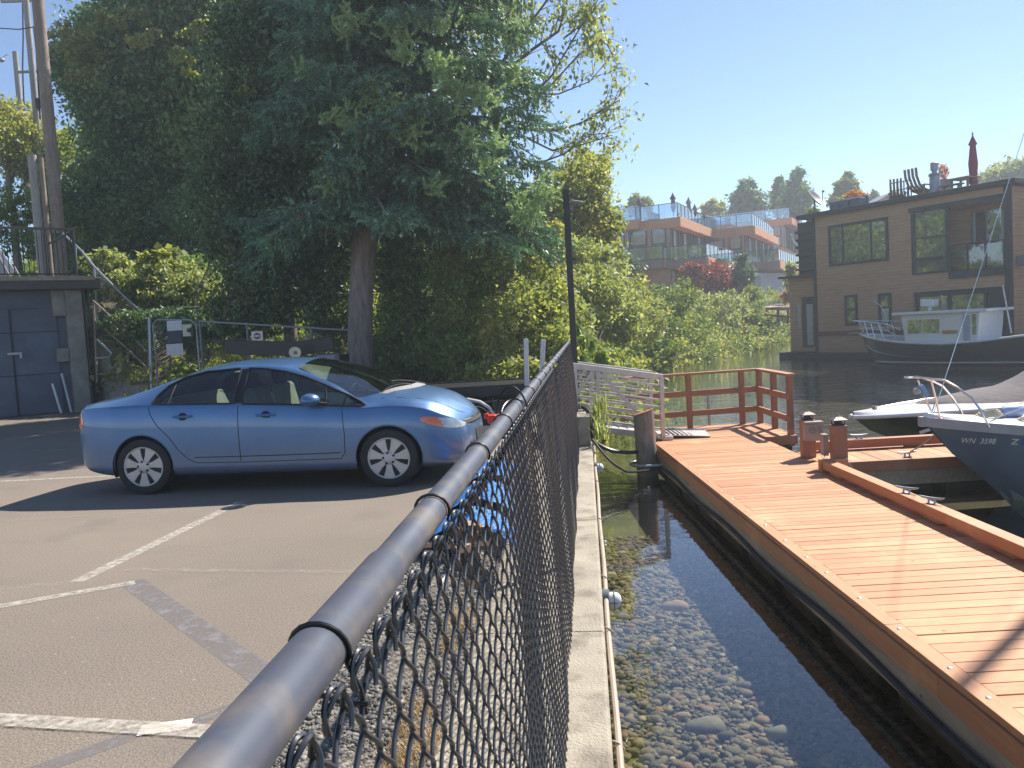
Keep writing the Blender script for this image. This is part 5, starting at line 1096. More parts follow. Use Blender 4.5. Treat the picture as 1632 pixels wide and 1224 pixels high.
b.beam(GA.w(.42, .2, 3.6), GA.w(-.0, .5, 4.5), .6, .05, up=(GA.n.x, GA.n.y, .3)); b.build('back', M['white'], dk, bevel=.01); b = MB(); b.tube([GA.w(.55, .1, 3.54), GA.w(.25, .3, 4.4)], .02, 6); b.tube([GA.w(.85, .5, 3.54), GA.w(.6, .5, 4.2), GA.w(.5, .6, 3.54)], .02, 6); b.build('frame', M['alu'], dk)
pt = thing('planter_box', 'dark square planter behind the deck railing at the left edge', 'planter', GA.w(-.9, 0, 3.52)); b = MB(); GA.box(b, -.5, .2, -.12, .15, 3.525, 4.08); b.build('box', M['black_metal'], pt, bevel=.02)
for k, (u_, c_, lb) in enumerate(((1.60, (.5, .55, .62), 'pale blue'), (1.36, (.7, .7, .68), 'white'))):
    b = MB(); b.tube([GA.w(u_, -.22, 0.02), GA.w(u_ - .12, -.07, 1.05 - .25 * k)], .03, 8); tag(b.build('pole', pm(lb + '_pole', c_, .5), smooth=True), lb + ' pole leaning on the concrete pillar of the garage', 'pole')
# old timber posts and utility poles
def pole(name, x0, y0, x1, y1, Z, r0, r1, mt, lb, cat='pole', top=0):
    a = P(x0, y0, Z); c = P(x1, y1, Z); c.x = a.x; c.y = a.y; a.z -= 2.5; t_ = thing(name, lb, cat, a); b = MB(); n_ = 8
    b.tube([a.lerp(c, k / n_) for k in range(n_ + 1)], [r0 + (r1 - r0) * k / n_ for k in range(n_ + 1)], 14); b.build('shaft', mt, t_, smooth=True); return t_, a, c
M['oldpole'] = wood('old_pole', (.15, .11, .085), (.34, .27, .22), (12, 12, .8), .9, False); M['greypole'] = wood('grey_pole', (.22, .2, .18), (.42, .39, .36), (12, 12, .8), .9, False)
p1, a1_, c1_ = pole('utility_pole', 90, 330, 50, -260, 27, .2, .155, M['oldpole'], 'thick brown utility pole rising past the top edge left of the big tree')
p2, a2_, c2_ = pole('utility_pole', 64, 250, 20, -240, 36, .14, .11, M['greypole'], 'thinner grey utility pole with a crossbar beside the thick brown one')
p3, a3_, c3_ = pole('utility_pole', 38, 235, 27, 86, 44, .16, .13, M['greypole'], 'short far utility pole with a street lamp near the left edge')
b = MB(); q0 = P(52, 115, 36); b.beam(q0 + Vector((-.55, -.1, 0)), q0 + Vector((.55, .1, 0.05)), .09, .09); b.build('crossarm', M['greypole'], p2); b = MB(); q1 = P(38, 2, 36); b.beam(q1 + Vector((-.9, -.1, 0)), q1 + Vector((.8, .1, 0.05)), .1, .1); b.build('crossarm', M['greypole'], p2)
b = MB(); q0 = P(27, 92, 44); b.tube([q0, q0 + Vector((-.3, -.3, .1)), q0 + Vector((-.55, -.4, -.1))], .02, 6); b.build('arm', M['galv'], p3, smooth=True); b = MB(); b.lathe([(0, .12), (.1, .1), (.17, -.02), (.1, -.1), (0, -.12)], 12, q0 + Vector((-.6, -.4, -.2))); b.build('lamp_head', M['galv'], p3, smooth=True)
b = MB(); b.lathe([(.1, -.2), (.12, .2), (0, .22)], 10, P(61, 165, 35.8)); b.build('insulator_box', M['black_metal'], p2)
def wire(pts, r_, lb):
    b = MB(); b.tube(pts, r_, 5); tag(b.build('power_cable', M['black_rubber'], smooth=True), lb, 'cable')
wire([P(-60, 40, 27), P(0, 45, 27), P(30, 47, 27), P(54, 43, 26.8)], .018, 'black service wire running left from the thick utility pole')
wire([P(36, 0, 36), P(37, 60, 36), P(36, 110, 36), P(38, 160, 36)], .03, 'twisted black cable hanging beside the thin grey utility pole'); wire([P(54, 43, 26.7), P(58, 80, 26.7), P(62, 150, 26.7), P(64, 190, 26.7)], .025, 'black cable running down the thick brown utility pole')
pole('timber_post', 63, 380, 55, 249, 24.5, .13, .115, M['greypole'], 'left of two weathered grey timber posts standing behind the deck railing', 'post'); pole('timber_post', 76, 380, 73, 253, 24.6, .09, .075, M['oldpole'], 'right brown timber post of the pair behind the deck railing', 'post')
# ------------------------------------------------------------------ stair beside the garage
st = thing('stairs', 'concrete steps climbing left beside the garage with pipe handrails', 'stairs', P(200, 620, 22.8))
S0 = P(246, 668, 22.4); S0.z = 0; S1 = P(140, 545, 23.2); b = MB(); nst = 9
for k in range(nst):
    f0 = k / nst; a = S0.lerp(S1, f0); c = S0.lerp(S1, (k + 1) / nst); zt = (k + 1) * S1.z / nst; b.box(((a.x + c.x) / 2, a.y + .6, zt / 2), (abs(c.x - a.x) + .03, 1.1, zt))
b.build('steps', M['conc_d'], st, bevel=.01)
def rail2(pxs, Z0, Z1, r_, name, mt, parent): b = MB(); b.tube([P(x_, y_, Z0 + (Z1 - Z0) * i / (len(pxs) - 1)) for i, (x_, y_) in enumerate(pxs)], r_, 8); b.build(name, mt, parent, smooth=True)
M['rusty'] = pm('rusty_rail', (.3, .25, .21), .7, .2, dirt=(.2, .1, .06), dscale=6)
rail2([(148, 479), (196, 522), (243, 568)], 22.6, 22.2, .026, 'handrail', M['rusty'], st); rail2([(151, 510), (200, 553), (243, 595)], 22.6, 22.2, .026, 'handrail', M['rusty'], st); rail2([(149, 479), (152, 540), (155, 610)], 22.6, 22.6, .03, 'rail_post', M['rusty'], st); rail2([(155, 541), (178, 563), (174, 569), (152, 571)], 22.0, 22.0, .03, 'handrail', M['galv'], st)
gr_ = thing('guard_railing', 'galvanised pipe railing with wire mesh sloping down beside the bramble mound', 'railing', P(180, 500, 23.8))
rail2([(100, 372), (130, 400), (150, 425), (190, 465), (234, 506)], 24.6, 23, .03, 'top_rail', M['galv'], gr_)
for x_, y_, Z_ in ((150, 425, 24), (234, 506, 23), (120, 392, 24.4)): rail2([(x_, y_), (x_ + 5, y_ + 85)], Z_, Z_, .03, 'post', M['galv'], gr_)
b = MB()
for k in range(34):
    f = k / 33; x_ = 150 + 84 * f; y_ = 425 + 81 * f; Z_ = 24 - f; b.tube([P(x_, y_, Z_), P(x_ + 4, y_ + 78, Z_)], .004, 3, cap=False)
b.build('wire_mesh', M['galv'], gr_)
# ------------------------------------------------------------------ back fence with its gate
bf = thing('back_fence', 'grey galvanised chain link fence between the gate and the spruce trunk', 'fence', P(430, 600, 20.6)); M['galv_dk'] = pm('weathered_galv', (.2, .21, .22), .55, .5)
F0 = P(318, 512, 21.4); F1 = P(566, 527, 19.9); ft = F0.z
def fpt(f, z): p = F0.lerp(F1, f); return Vector((p.x, p.y, z if z < 1 else p.z + z - 9))
b = MB(); b.tube([fpt(0, 9), fpt(1, 9)], .024, 8); b.build('top_rail', M['galv'], bf, smooth=True)
for f in (.0, .32, .73): b = MB(); b.tube([fpt(f, -.05), fpt(f, 9.04)], .032, 8); b.build('post', M['galv_dk'], bf, smooth=True)
def diamond(parent, A, B_, z0, z1, s_=.075, r_=.003):
    L = (B_ - A).length; d = (B_ - A).normalized(); d.z = 0; h = z1 - z0; b = MB(); k = -int(h / s_)
    while k * s_ < L:
        for sg in (1, -1):
            x0 = k * s_; x1 = x0 + h; za, zb = (z0, z1) if sg > 0 else (z1, z0); t0 = max(0, -x0 / h); t1 = min(1, (L - x0) / h)
            if t1 > t0: b.tube([A + d * (x0 + h * t0) + Vector((0, 0, za + (zb - za) * t0 - A.z)), A + d * (x0 + h * t1) + Vector((0, 0, za + (zb - za) * t1 - A.z))], r_, 3, cap=False)
        k += 1
    b.build('wire_mesh', M['galv'], parent)
diamond(bf, F0, F1, .0, F1.z)
gt = thing('gate', 'grey pipe framed chain link gate carrying taped notices', 'gate', P(280, 600, 21.6)); GZ = 21.6; g0 = P(243, 510, GZ); g1 = P(312, 510, GZ)
b = MB(); b.tube([g0 + Vector((0, 0, -2.2)), g0 + Vector((0, 0, -.12)), g0 + Vector((.12, 0, .0)), g1 + Vector((-.12, 0, 0)), g1 + Vector((0, 0, -.12)), g1 + Vector((0, 0, -2.2))], .025, 8); b.build('frame', M['galv'], gt, smooth=True)
b = MB(); b.tube([P(238, 505, GZ), P(243, 660, GZ)], .045, 10); b.build('gate_post', M['galv'], gt, smooth=True); diamond(gt, g0, g1, g1.z - 2.15, g1.z)
def sheet(x0, y0, x1, y1, Z, col, name, lb, extra=None):
    a = P(x0, (y0 + y1) / 2, Z); c = P(x1, (y0 + y1) / 2, Z); tz = P((x0 + x1) / 2, y0, Z).z; bz = P((x0 + x1) / 2, y1, Z).z; mid = (a + c) / 2; t_ = thing(name, lb, 'sign', (mid.x, mid.y, bz)); b = MB(); b.bb(a.x, c.x, mid.y - .006, mid.y + .006, bz, tz); b.build('panel', pm(name + '_face', col, .6, var=.08, scale=9), t_, bevel=.002); return t_, mid, (tz + bz) / 2, c.x - a.x, tz - bz
sheet(266, 511, 290, 527, GZ - .06, (.62, .62, .66), 'notice', 'upper white paper notice on the gate'); sheet(266.5, 528, 290, 546, GZ - .06, (.05, .06, .09), 'notice', 'dark navy notice in the middle of the gate'); sheet(265.5, 548, 292, 566, GZ - .06, (.62, .6, .62), 'notice', 'lower white paper notice on the gate')
t_, mid, mz, w_, h_ = sheet(291, 517, 306, 536, GZ - .08, (.6, .58, .45), 'lock_plate', 'cream plate with a dark slot beside the notices on the gate')
b = MB(); b.lathe([(.055, 0), (.055, .02), (0, .02)], 12, (mid.x + .05, mid.y - .01, mz), rotm(math.pi / 2, 0, 0)); b.box((mid.x + .12, mid.y, mz - .03), (.08, .02, .22)); b.build('slot', M['black_metal'], t_)
t_, mid, mz, w_, h_ = sheet(401, 528, 419, 543, 20.6, (.7, .7, .7), 'warning_sign', 'small white sign with a round dark red symbol on the back fence')
b = MB(); b.lathe([(.08, 0), (.08, .006), (0, .006)], 20, (mid.x, mid.y - .008, mz), rotm(math.pi / 2, 0, 0)); b.build('red_disc', pm('dark_red', (.32, .04, .05), .5), t_); b = MB(); b.box((mid.x, mid.y - .017, mz), (.11, .004, .03)); b.build('white_bar', M['white'], t_)
# ------------------------------------------------------------------ boxed trailer behind the car, with its reel
bt_ = thing('covered_trailer', 'low black trailer with a grey tarpaulin parked behind the blue car', 'trailer', P(450, 620, 16.5))
Z_ = 16.5; l0 = P(372, 560, Z_); r0_ = P(531, 560, Z_); topz = P(470, 548, Z_).z; M['tarp'] = pm('grey_tarp', (.2, .2, .22), .7, bump=1, bscale=6)
b = MB(); b.bb(l0.x, r0_.x, l0.y, l0.y + 1.6, .45, topz - .28); b.build('bed', M['black_metal'], bt_, bevel=.02); b = MB(); b.beam(P(360, 553, Z_), P(470, 556, Z_), .1, .28); b.beam(P(470, 556, Z_), P(531, 547, Z_), .1, .28); b.build('frame', M['black_metal'], bt_, bevel=.01)
b = MB(); ta = [P(491, 572, Z_ - .1), P(505, 566, Z_ - .1), P(533, 565, Z_ - .1), P(534, 590, Z_ - .1), P(488, 590, Z_ - .1)]; b.add([v for v in ta] + [v + Vector((0, .5, .02)) for v in ta], [(0, 1, 2, 3, 4), (9, 8, 7, 6, 5)] + [(i, (i + 1) % 5, 5 + (i + 1) % 5, 5 + i) for i in range(5)]); b.build('tarpaulin', M['tarp'], bt_, bevel=.02)
b = MB(); b.bb(P(375, 573, Z_).x, P(495, 573, Z_).x, l0.y - .03, l0.y - .002, topz - .62, topz - .3); b.build('side_panel', pm('pale_panel', (.3, .31, .34), .6), bt_)
for x_ in (l0.x + .7, r0_.x - .7): b = MB(); b.lathe([(.1, -.1), (.3, -.1), (.31, 0), (.3, .1), (.1, .1)], 20, (x_, l0.y + .2, .31), rotm(math.pi / 2, 0, 0)); b.build('wheel', M['tyre'], bt_, smooth=True)
re = thing('hose_reel', 'round cream coloured reel standing up behind the car roof', 'reel', P(470, 575, 15.9)); c_ = P(470, 562, 15.9)
b = MB(); b.lathe([(.0, -.05), (.1, -.05), (.11, -.03), (.11, .03), (.1, .05), (.03, .055), (0, .055)], 22, c_, rotm(math.pi / 2, 0, R(25))); b.build('drum', pm('cream_plastic', (.6, .56, .4), .4), re, smooth=True); b = MB(); b.lathe([(.035, .05), (.035, .07), (0, .07)], 12, c_, rotm(math.pi / 2, 0, R(25))); b.build('hub', M['grey_plastic'], re); b = MB(); b.beam(c_ + Vector((-.06, 0, -.08)), c_ + Vector((-.07, 0, -.55)), .04, .04, up=(0, 1, 0)); b.build('stand', M['galv'], re)
# ------------------------------------------------------------------ flat bed boat trailer
ft_ = thing('boat_trailer', 'low black flatbed boat trailer with a silver fender beyond the car nose', 'trailer', (-.6, 12.8, 0)); zb = .68
b = MB(); b.bb(-1.9, .62, 12.95, 14.3, zb - .03, zb + .03); b.bb(-1.9, .62, 12.9, 12.96, zb - .12, zb + .05); b.bb(-1.9, .62, 14.3, 14.36, zb - .12, zb + .05)
for x_ in np.arange(-1.8, .6, .4): b.bb(x_, x_ + .06, 12.96, 14.3, zb - .1, zb - .031)
b.build('bed', M['black_metal'], ft_, bevel=.008); b = MB(); b.bb(-1.6, .62, 12.55, 12.63, .38, .52); b.bb(-1.6, .62, 14.1, 14.2, .38, .52); b.bb(-.4, -.32, 12.55, 14.2, .4, .5); b.build('chassis', M['black_metal'], ft_)
fx = [P(x_, y_, 12.25) for x_, y_ in ((690, 640), (700, 637), (745, 636), (765, 640), (780, 650), (789, 664))]; b = MB()
for i in range(len(fx) - 1): b.add([fx[i], fx[i + 1], fx[i + 1] + Vector((0, .24, 0)), fx[i] + Vector((0, .24, 0)), fx[i] - Vector((0, 0, .025)), fx[i + 1] - Vector((0, 0, .025)), fx[i + 1] + Vector((0, .24, -.025)), fx[i] + Vector((0, .24, -.025))], [(0, 1, 2, 3), (4, 7, 6, 5), (0, 4, 5, 1), (3, 2, 6, 7)])
b.tube([v + Vector((0, -.005, -.01)) for v in fx], .018, 6); b.build('fender', pm('fender_silver', (.5, .52, .55), .35, .5), ft_, smooth=True)
for cx_ in (P(757, 678, 12.4), P(712, 678, 12.4)):
    wc = Vector((cx_.x, 12.42, .235)); b = MB(); b.lathe([(.11, -.08), (.2, -.085), (.235, -.05), (.235, .05), (.2, .085), (.11, .08)], 28, wc, rotm(math.pi / 2, 0, 0)); w2 = b.build('wheel', M['tyre'], ft_, smooth=True); b = MB(); b.lathe([(.115, .06), (.1, .07), (.06, .05), (.04, .09), (0, .09)], 20, wc, rotm(math.pi / 2, 0, 0)); b.build('rim', pm('grey_rim', (.3, .31, .33), .5, .4), w2, smooth=True)
for x_, y_, mt in ((-.18, 13.35, 0), (.02, 13.3, 1)): pass
for (xa, ya, xb, yb), lb in (((840, 632, 838, 540), 'a'), ((862, 622, 866, 541), 'b')):
    b = MB(); b.beam(P(xa, ya, 12.9), P(xb, yb, 12.9), .07, .07, up=(0, 1, 0)); b.build('guide_post', pm('guide_white_' + lb, (.62, .6, .62), .5), ft_, bevel=.01)
b = MB(); b.bb(-1.0, -.3, 12.2, 12.26, .1, .2); b.box((.05, 12.5, .16), (.16, .1, .1)); b.build('jack', M['galv'], ft_, bevel=.01)
# black lamp pole at the end of the fence
lpz = thing('lamp_pole', 'tall thin black pole with a small flood light at the far end of the fence', 'lamp post', P(914, 600, 14.3))
a = P(914, 545, 14.3); c = P(897, 305, 14.3); c.x = a.x; c.y = a.y; b = MB(); b.beam((a.x, a.y, -.3), c, .1, .1, up=(0, 1, 0)); b.build('shaft', M['black_metal'], lpz, bevel=.006)
b = MB(); q0 = c + Vector((.05, -.02, -.22)); b.box(q0 + Vector((.12, -.02, 0)), (.2, .14, .05), rot=rotm(.2, .2, 0)); b.box(q0 + Vector((.03, 0, -.09)), (.07, .07, .1)); b.build('flood_light', M['grey_plastic'], lpz, bevel=.01); b = MB(); b.tube([q0 + Vector((.03, 0, -.25)), q0 + Vector((.12, 0, -.38)), q0 + Vector((.2, 0, -.5))], .008, 5); b.build('cable', M['black_rubber'], lpz)
# blue wrapped bundle lying inside the fence
bd = thing('plastic_bundle', 'bundle of orange boards half wrapped in bright blue plastic behind the fence', 'bundle', G(740, 880, 0)); rr = random.Random(5)
M['blueplastic'] = pm('blue_plastic', (.02, .16, .55), .35, scale=3, col2=(.1, .32, .7), bump=2, bscale=7); M['board'] = pm('orange_board', (.55, .33, .2), .7)
A_ = G(742, 893, 0); B_ = Vector((A_.x + .2, A_.y + 3.1, 0)); dx = (B_ - A_).normalized(); sx_ = Vector((dx.y, -dx.x, 0))
for k in range(7): b = MB(); o_ = A_ + sx_ * (-.25 + .12 * (k % 4)) + dx * rr.uniform(-.12, .12) + Vector((0, 0, .05 + .05 * (k // 4) + .035 * (k % 2))); b.beam(o_, o_ + dx * 3.0, .1, .035); b.build('board', M['board'], bd, bevel=.004)
for f0, f1 in ((.03, .2), (.3, .55), (.66, .93)):
    b = MB(); rows = []
    for k in range(13):
        f = f0 + (f1 - f0) * k / 12; c_ = A_ + dx * 3.1 * f; rows.append([c_ + sx_ * (math.cos(a_) * (.34 + rr.uniform(-.012, .012))) + Vector((0, 0, max(.01, .02 + math.sin(a_) * (.24 + rr.uniform(-.015, .015)) * (1 - .3 * abs(math.cos(a_)))))) for a_ in np.linspace(-.1, math.pi + .1, 16)])
    b.grid(rows); b.build('wrap', M['blueplastic'], bd, smooth=70)
# weeds at the wall
tag(blades('green_weed', [P(958, 700, 12.7), P(952, 680, 13), P(956, 660, 13.1)], .36, .010, LM['sage'], 45, .12, lean=.7), 'green weed growing from the seawall beside the gangway', 'weed', kind='stuff')
# ------------------------------------------------------------------ floating home
hb0 = G(1303, 571, WZ); HB = VP(hb0, (.515, -.857)); HL = HB.uv(1608, 480)[0]
hb = thing('houseboat', 'two storey brown wooden floating home with dark framed windows', 'house', HB.w(HL / 2, 4, WZ))
M['siding'] = lap('brown_siding', (.52, .30, .185), (.62, .385, .25)); M['roofdk'] = pm('dark_roof_edge', (.04, .045, .05), .6); M['redtrim'] = pm('red_trim', (.2, .06, .045), .6)
TOP = HB.uv(1400, 330)[1]
HBs = []
def hrect(x0, y0, x1, y1, d=0):   # photo corners (top-left, bottom-right) to u,z spans
    u0, z1 = HB.uv(x0, y0, d); u1, z0 = HB.uv(x1, y1, d); return min(u0, u1), max(u0, u1), min(z0, z1), max(z0, z1)
rec = [hrect(1452, 348, 1512, 430), hrect(1516, 338, 1602, 430)]   # upper glazing, balcony recess
ru0, ru1, rz0, rz1 = rec[0][0], rec[1][1], rec[1][2] + .1, rec[0][3] + .25
lu0, lu1, lz0, lz1 = hrect(1456, 466, 1604, 545)
b = MB(); HB.box(b, 0, ru0, 0, 7.5, WZ + .3, TOP); HB.box(b, ru0, ru1, 0, 7.5, rz1, TOP); HB.box(b, ru1, HL, 0, 7.5, WZ + .3, TOP); HB.box(b, ru0, ru1, 0, 7.5, lz1, rz0); HB.box(b, ru0, ru1, 1.6, 7.5, rz0 + .001, rz1 - .001); HB.box(b, ru0, ru1, .25, 7.5, WZ + .3, lz1 - .001)
b.build('wall', M['siding'], hb)
b = MB(); HB.box(b, -2.1, -.0, .5, 6.5, WZ + .3, HB.uv(1285, 441)[1]); b.build('annex_wall', M['siding'], hb); b = MB(); HB.box(b, -1.2, -.02, .25, .5, HB.uv(1285, 440)[1] + .05, TOP - .1)
for k in range(6): HB.box(b, -1.25, -.02, .1, .24, HB.uv(1285, 440)[1] + .3 + k * .38, HB.uv(1285, 440)[1] + .42 + k * .38)
b.build('screen', M['roofdk'], hb)
b = MB(); HB.box(b, -.8, HL + .5, -.32, 8.1, TOP + .001, TOP + .22); b.build('roof', M['roofdk'], hb, bevel=.02); b = MB(); HB.box(b, -2.4, -.0, -.0, 6.6, HB.uv(1285, 441)[1] + .002, HB.uv(1285, 441)[1] + .12); b.build('annex_roof', M['roofdk'], hb)
b = MB(); HB.box(b, -.2, HL + 1.2, -.7, 8.2, WZ - .6, WZ + .3); HB.box(b, -2.2, -.2, -.3, 8, WZ - .6, WZ + .32); b.build('float', pm('concrete_float', (.05, .05, .048), .9), hb)
b = MB(); z_ = HB.uv(1330, 531)[1]; HB.box(b, .02, ru0, -.03, -.002, z_ - .14, z_ + .1); b.build('band', M['redtrim'], hb)
b = MB(); HB.box(b, -.06, .09, -.06, .09, WZ + .3, TOP); HB.box(b, HL - .12, HL + .06, -.06, .1, WZ + .3, TOP); HB.box(b, HL + .2, HL + .3, -.3, -.2, WZ + .3, TOP); HB.box(b, HL + .75, HL + .9, 0, .15, WZ + .3, TOP); b.build('corner_post', M['roofdk'], hb)
b = MB(); HB.box(b, HL, HL + 4, 2.2, 7.5, WZ + .3, TOP - .3); b.build('side_wing', M['siding'], hb)
def window(x0, y0, x1, y1, muls=(), hm=(), d=0, fr=.13, glass=None, curtain=None):
    u0, u1, z0, z1 = hrect(x0, y0, x1, y1, d); w_ = MB(); t = fr
    HB.box(w_, u0 - t, u1 + t, d - .05, d - .002, z1, z1 + t); HB.box(w_, u0 - t, u1 + t, d - .05, d - .002, z0 - t, z0); HB.box(w_, u0 - t, u0, d - .05, d - .002, z0 + .001, z1 - .001); HB.box(w_, u1, u1 + t, d - .05, d - .002, z0 + .001, z1 - .001)
    for m_ in muls: uu = HB.uv(m_, (y0 + y1) / 2, d)[0]; HB.box(w_, uu - .04, uu + .04, d - .045, d - .003, z0 + .001, z1 - .001)
    for m_ in hm: zz = HB.uv((x0 + x1) / 2, m_, d)[1]; HB.box(w_, u0 + .001, u1 - .001, d - .044, d - .004, zz - .04, zz + .04)
    f = w_.build('window', M['dkframe'], hb); g = MB(); HB.box(g, u0, u1, d - .02, d - .0025, z0, z1); g.build('pane', glass or M['winglass'], f)
    if curtain: g = MB(); c0, c1, e0, e1 = hrect(*curtain, d); HB.box(g, c0, c1, d - .03, d - .021, e0, e1); g.build('blind', M['curtain'], f)
    return f
window(1324, 364, 1413, 411, (1344, 1389)); window(1350, 475, 1364, 514, (), (493,)); window(1404, 472, 1418, 514, (), (490,), curtain=(1406, 492, 1416, 513))
# upper right: glazed room and balcony recess
def hbox(x0, y0, x1, y1, d0, d1, mt, nm, parent=hb): u0, u1, z0, z1 = hrect(x0, y0, x1, y1, d0); g = MB(); HB.box(g, u0, u1, d0, d1, z0, z1); return g.build(nm, mt, parent)
u0, u1, z0, z1 = rec[0]; zm = HB.uv(1480, 412)[1]; g = MB(); HB.box(g, u0, u1, .06, .1, z0, z1 + .2); up = g.build('picture_window', M['winglass'], hb)
g = MB(); HB.box(g, u0, u0 + .12, -.03, .05, z0, z1 + .2); HB.box(g, u1 - .1, u1 + .05, -.03, .05, z0, z1 + .2); HB.box(g, u0, u1, -.02, .05, zm - .05, zm + .05); HB.box(g, u0, u1, -.02, .05, z0 - .1, z0); zz = HB.uv(1480, 378)[1]; HB.box(g, u0, u1, .01, .05, zz - .03, zz + .03); HB.box(g, ru0 - .1, ru1 + .1, -.04, -.001, rz1, rz1 + .2); g.build('frame', M['dkframe'], up)
g = MB(); HB.box(g, u1 + .25, ru1 - .2, 1.5, 1.59, rz0 + .05, rz1 - .25); dr_ = g.build('glazed_door', M['winglass'], hb); g = MB()
for k in range(4): uu = u1 + .25 + k * (ru1 - .45 - u1) / 3; HB.box(g, uu - .05, uu + .05, 1.42, 1.499, rz0, rz1 - .2)
g.build('frame', M['galv'], dr_)
bal = rec[1]; g = MB(); HB.box(g, u1 + .1, ru1, -.04, -.02, rz0 + .05, rz0 + 1.05); rg = g.build('balcony_glass', glassmat('rail_glass', (.55, .62, .62), .12), hb); g = MB()
for k in range(4): uu = u1 + .1 + k * (ru1 - u1 - .1) / 3; HB.box(g, uu - .03, uu + .03, -.08, -.041, rz0 - .2, rz0 + 1.1)
HB.box(g, u1 + .1, ru1, -.09, -.03, rz0 + 1.1, rz0 + 1.16); HB.box(g, u1 + .05, ru1 + .05, -.12, -.001, rz0 - .3, rz0); g.build('balcony_rail', M['dkframe'], hb)
b = MB()
for k in range(3): HB.box(b, u1 + .6 + k * 1.0, u1 + 1.1 + k * 1.0, .5, .95, rz0 + .02, rz0 + .45)
b.build('balcony_seats', M['tarp'], hb)
for k in range(5): b = MB(); b.lathe([(0, .13), (.05, .11), (.055, 0), (0, -.03)], 8, HB.w(ru1 - .75, .2, rz1 - .9 - k * .2)); b.build('wind_chime', M['curtain'] if k % 2 else M['redtrim'], hb, smooth=True)
# lower glazing
g = MB(); HB.box(g, lu0 + .1, HB.uv(1568, 500)[0], .2, .24, lz0, lz1 - .25); lw = g.build('picture_window', M['winglass'], hb); g = MB(); HB.box(g, lu0 - .05, lu1, .1, .24, lz1 - .25, lz1 - .002); HB.box(g, lu0, lu0 + .12, .12, .26, lz0, lz1 - .25)
for x_ in (1510, 1568, 1590): uu = HB.uv(x_, 500)[0]; HB.box(g, uu - .06, uu + .06, .12, .26, lz0, lz1 - .25)
g.build('frame', M['dkframe'], lw); g = MB(); HB.box(g, HB.uv(1572, 500)[0], lu1, .2, .24, lz0, lz1 - .25); g.build('sliding_door', M['dkframe'], hb)
# annex door and windows
def arect(x0, y0, x1, y1, nm, mt, d=.5, th=.03, parent=hb): u0, u1, z0, z1 = hrect(x0, y0, x1, y1, d - th); g = MB(); HB.box(g, u0, u1, d - th, d - .002, z0, z1); return g.build(nm, mt, parent)
ad = arect(1277, 474, 1300, 553, 'annex_door', M['dkframe']); arect(1285, 485, 1297, 550, 'pane', M['curtain'], .47, .02, ad); arect(1271, 485, 1276, 523, 'pane', M['curtain'], .5, .02)
# roof things
def roofP(px, py, d): u, z = HB.uv(px, py, d); return HB.w(u, d, z)
RT = TOP + .22
dish = thing('satellite_dish', 'round grey satellite dish on the left end of the houseboat roof', 'satellite dish', roofP(1298, 340, 2)); c_ = roofP(1299, 318, 2); ax = Vector((.55, -.55, .62)).normalized(); Mx = ax.to_track_quat('Z', 'Y').to_matrix()
b = MB(); b.lathe([(.0, 0), (.25, .02), (.45, .08), (.58, .15), (.6, .15), (.47, .05), (.25, -.01), (0, -.03)], 28, c_, Mx); b.build('bowl', M['galv_dk'], dish, smooth=True); b = MB(); b.tube([c_ - ax * .05, Vector((c_.x, c_.y + .1, RT))], .05, 8); b.tube([c_ + Mx @ Vector((0, -.5, .1)), c_ + ax * .55], .02, 6); b.box(c_ + ax * .58, (.1, .1, .1)); b.build('mount', M['galv_dk'], dish)
um = thing('closed_umbrella', 'tall closed red patio umbrella on the houseboat roof', 'umbrella', roofP(1553, 300, 2.5)); cu = roofP(1550, 214, 2.5); k_ = (cu.z - RT); b = MB(); b.lathe([(0, 0), (.03, -.08), (.19, -.45), (.12, -.5), (.15, -.8), (.2, -1.3), (.17, -1.75), (.13, -1.9), (.19, -2.0), (.2, -2.15), (.1, -2.28), (.03, -2.3)], 14, cu); b.build('canopy', pm('red_canopy', (.25, .03, .07), .8, bump=1, bscale=6), um, smooth=True); b = MB(); b.tube([Vector((cu.x, cu.y, RT)), cu + Vector((0, 0, .08))], .035, 8); b.lathe([(.3, 0), (.3, .08), (.05, .12), (.05, .3)], 12, (cu.x, cu.y, RT)); b.build('pole', M['galv_dk'], um, smooth=True)
fl = thing('metal_flue', 'grey metal chimney flue on the houseboat roof', 'chimney', roofP(1491, 308, 1.5)); cf = roofP(1490, 307, 1.5); cf.z = RT - .02; hh = roofP(1489, 258, 1.5).z - RT
b = MB(); b.lathe([(.34, 0), (.34, .1), (.22, .35), (.22, hh * .6), (.27, hh * .62), (.24, hh * .68), (.12, hh * .7), (.12, hh * .76), (.17, hh * .78), (.17, hh * .98), (.13, hh), (0, hh)], 18, cf); b.build('flue', pm('flue_metal', (.3, .32, .36), .45, .6), fl, smooth=True)
sf = thing('covered_sofa', 'long patio sofa under a blue grey cover on the houseboat roof', 'sofa', roofP(1353, 335, 1.6)); s0 = HB.uv(1329, 335, 1.6)[0]; s1 = HB.uv(1379, 335, 1.6)[0]; b = MB()
for k in range(3): a_ = s0 + (s1 - s0) * k / 3; HB.box(b, a_ + .02, a_ + (s1 - s0) / 3 - .02, 1.2, 1.9, RT, RT + .6)
HB.box(b, s0, s1, 1.75, 1.95, RT, RT + .72); b.build('cover', pm('blue_grey_cover', (.12, .14, .19), .8), sf, bevel=.06)
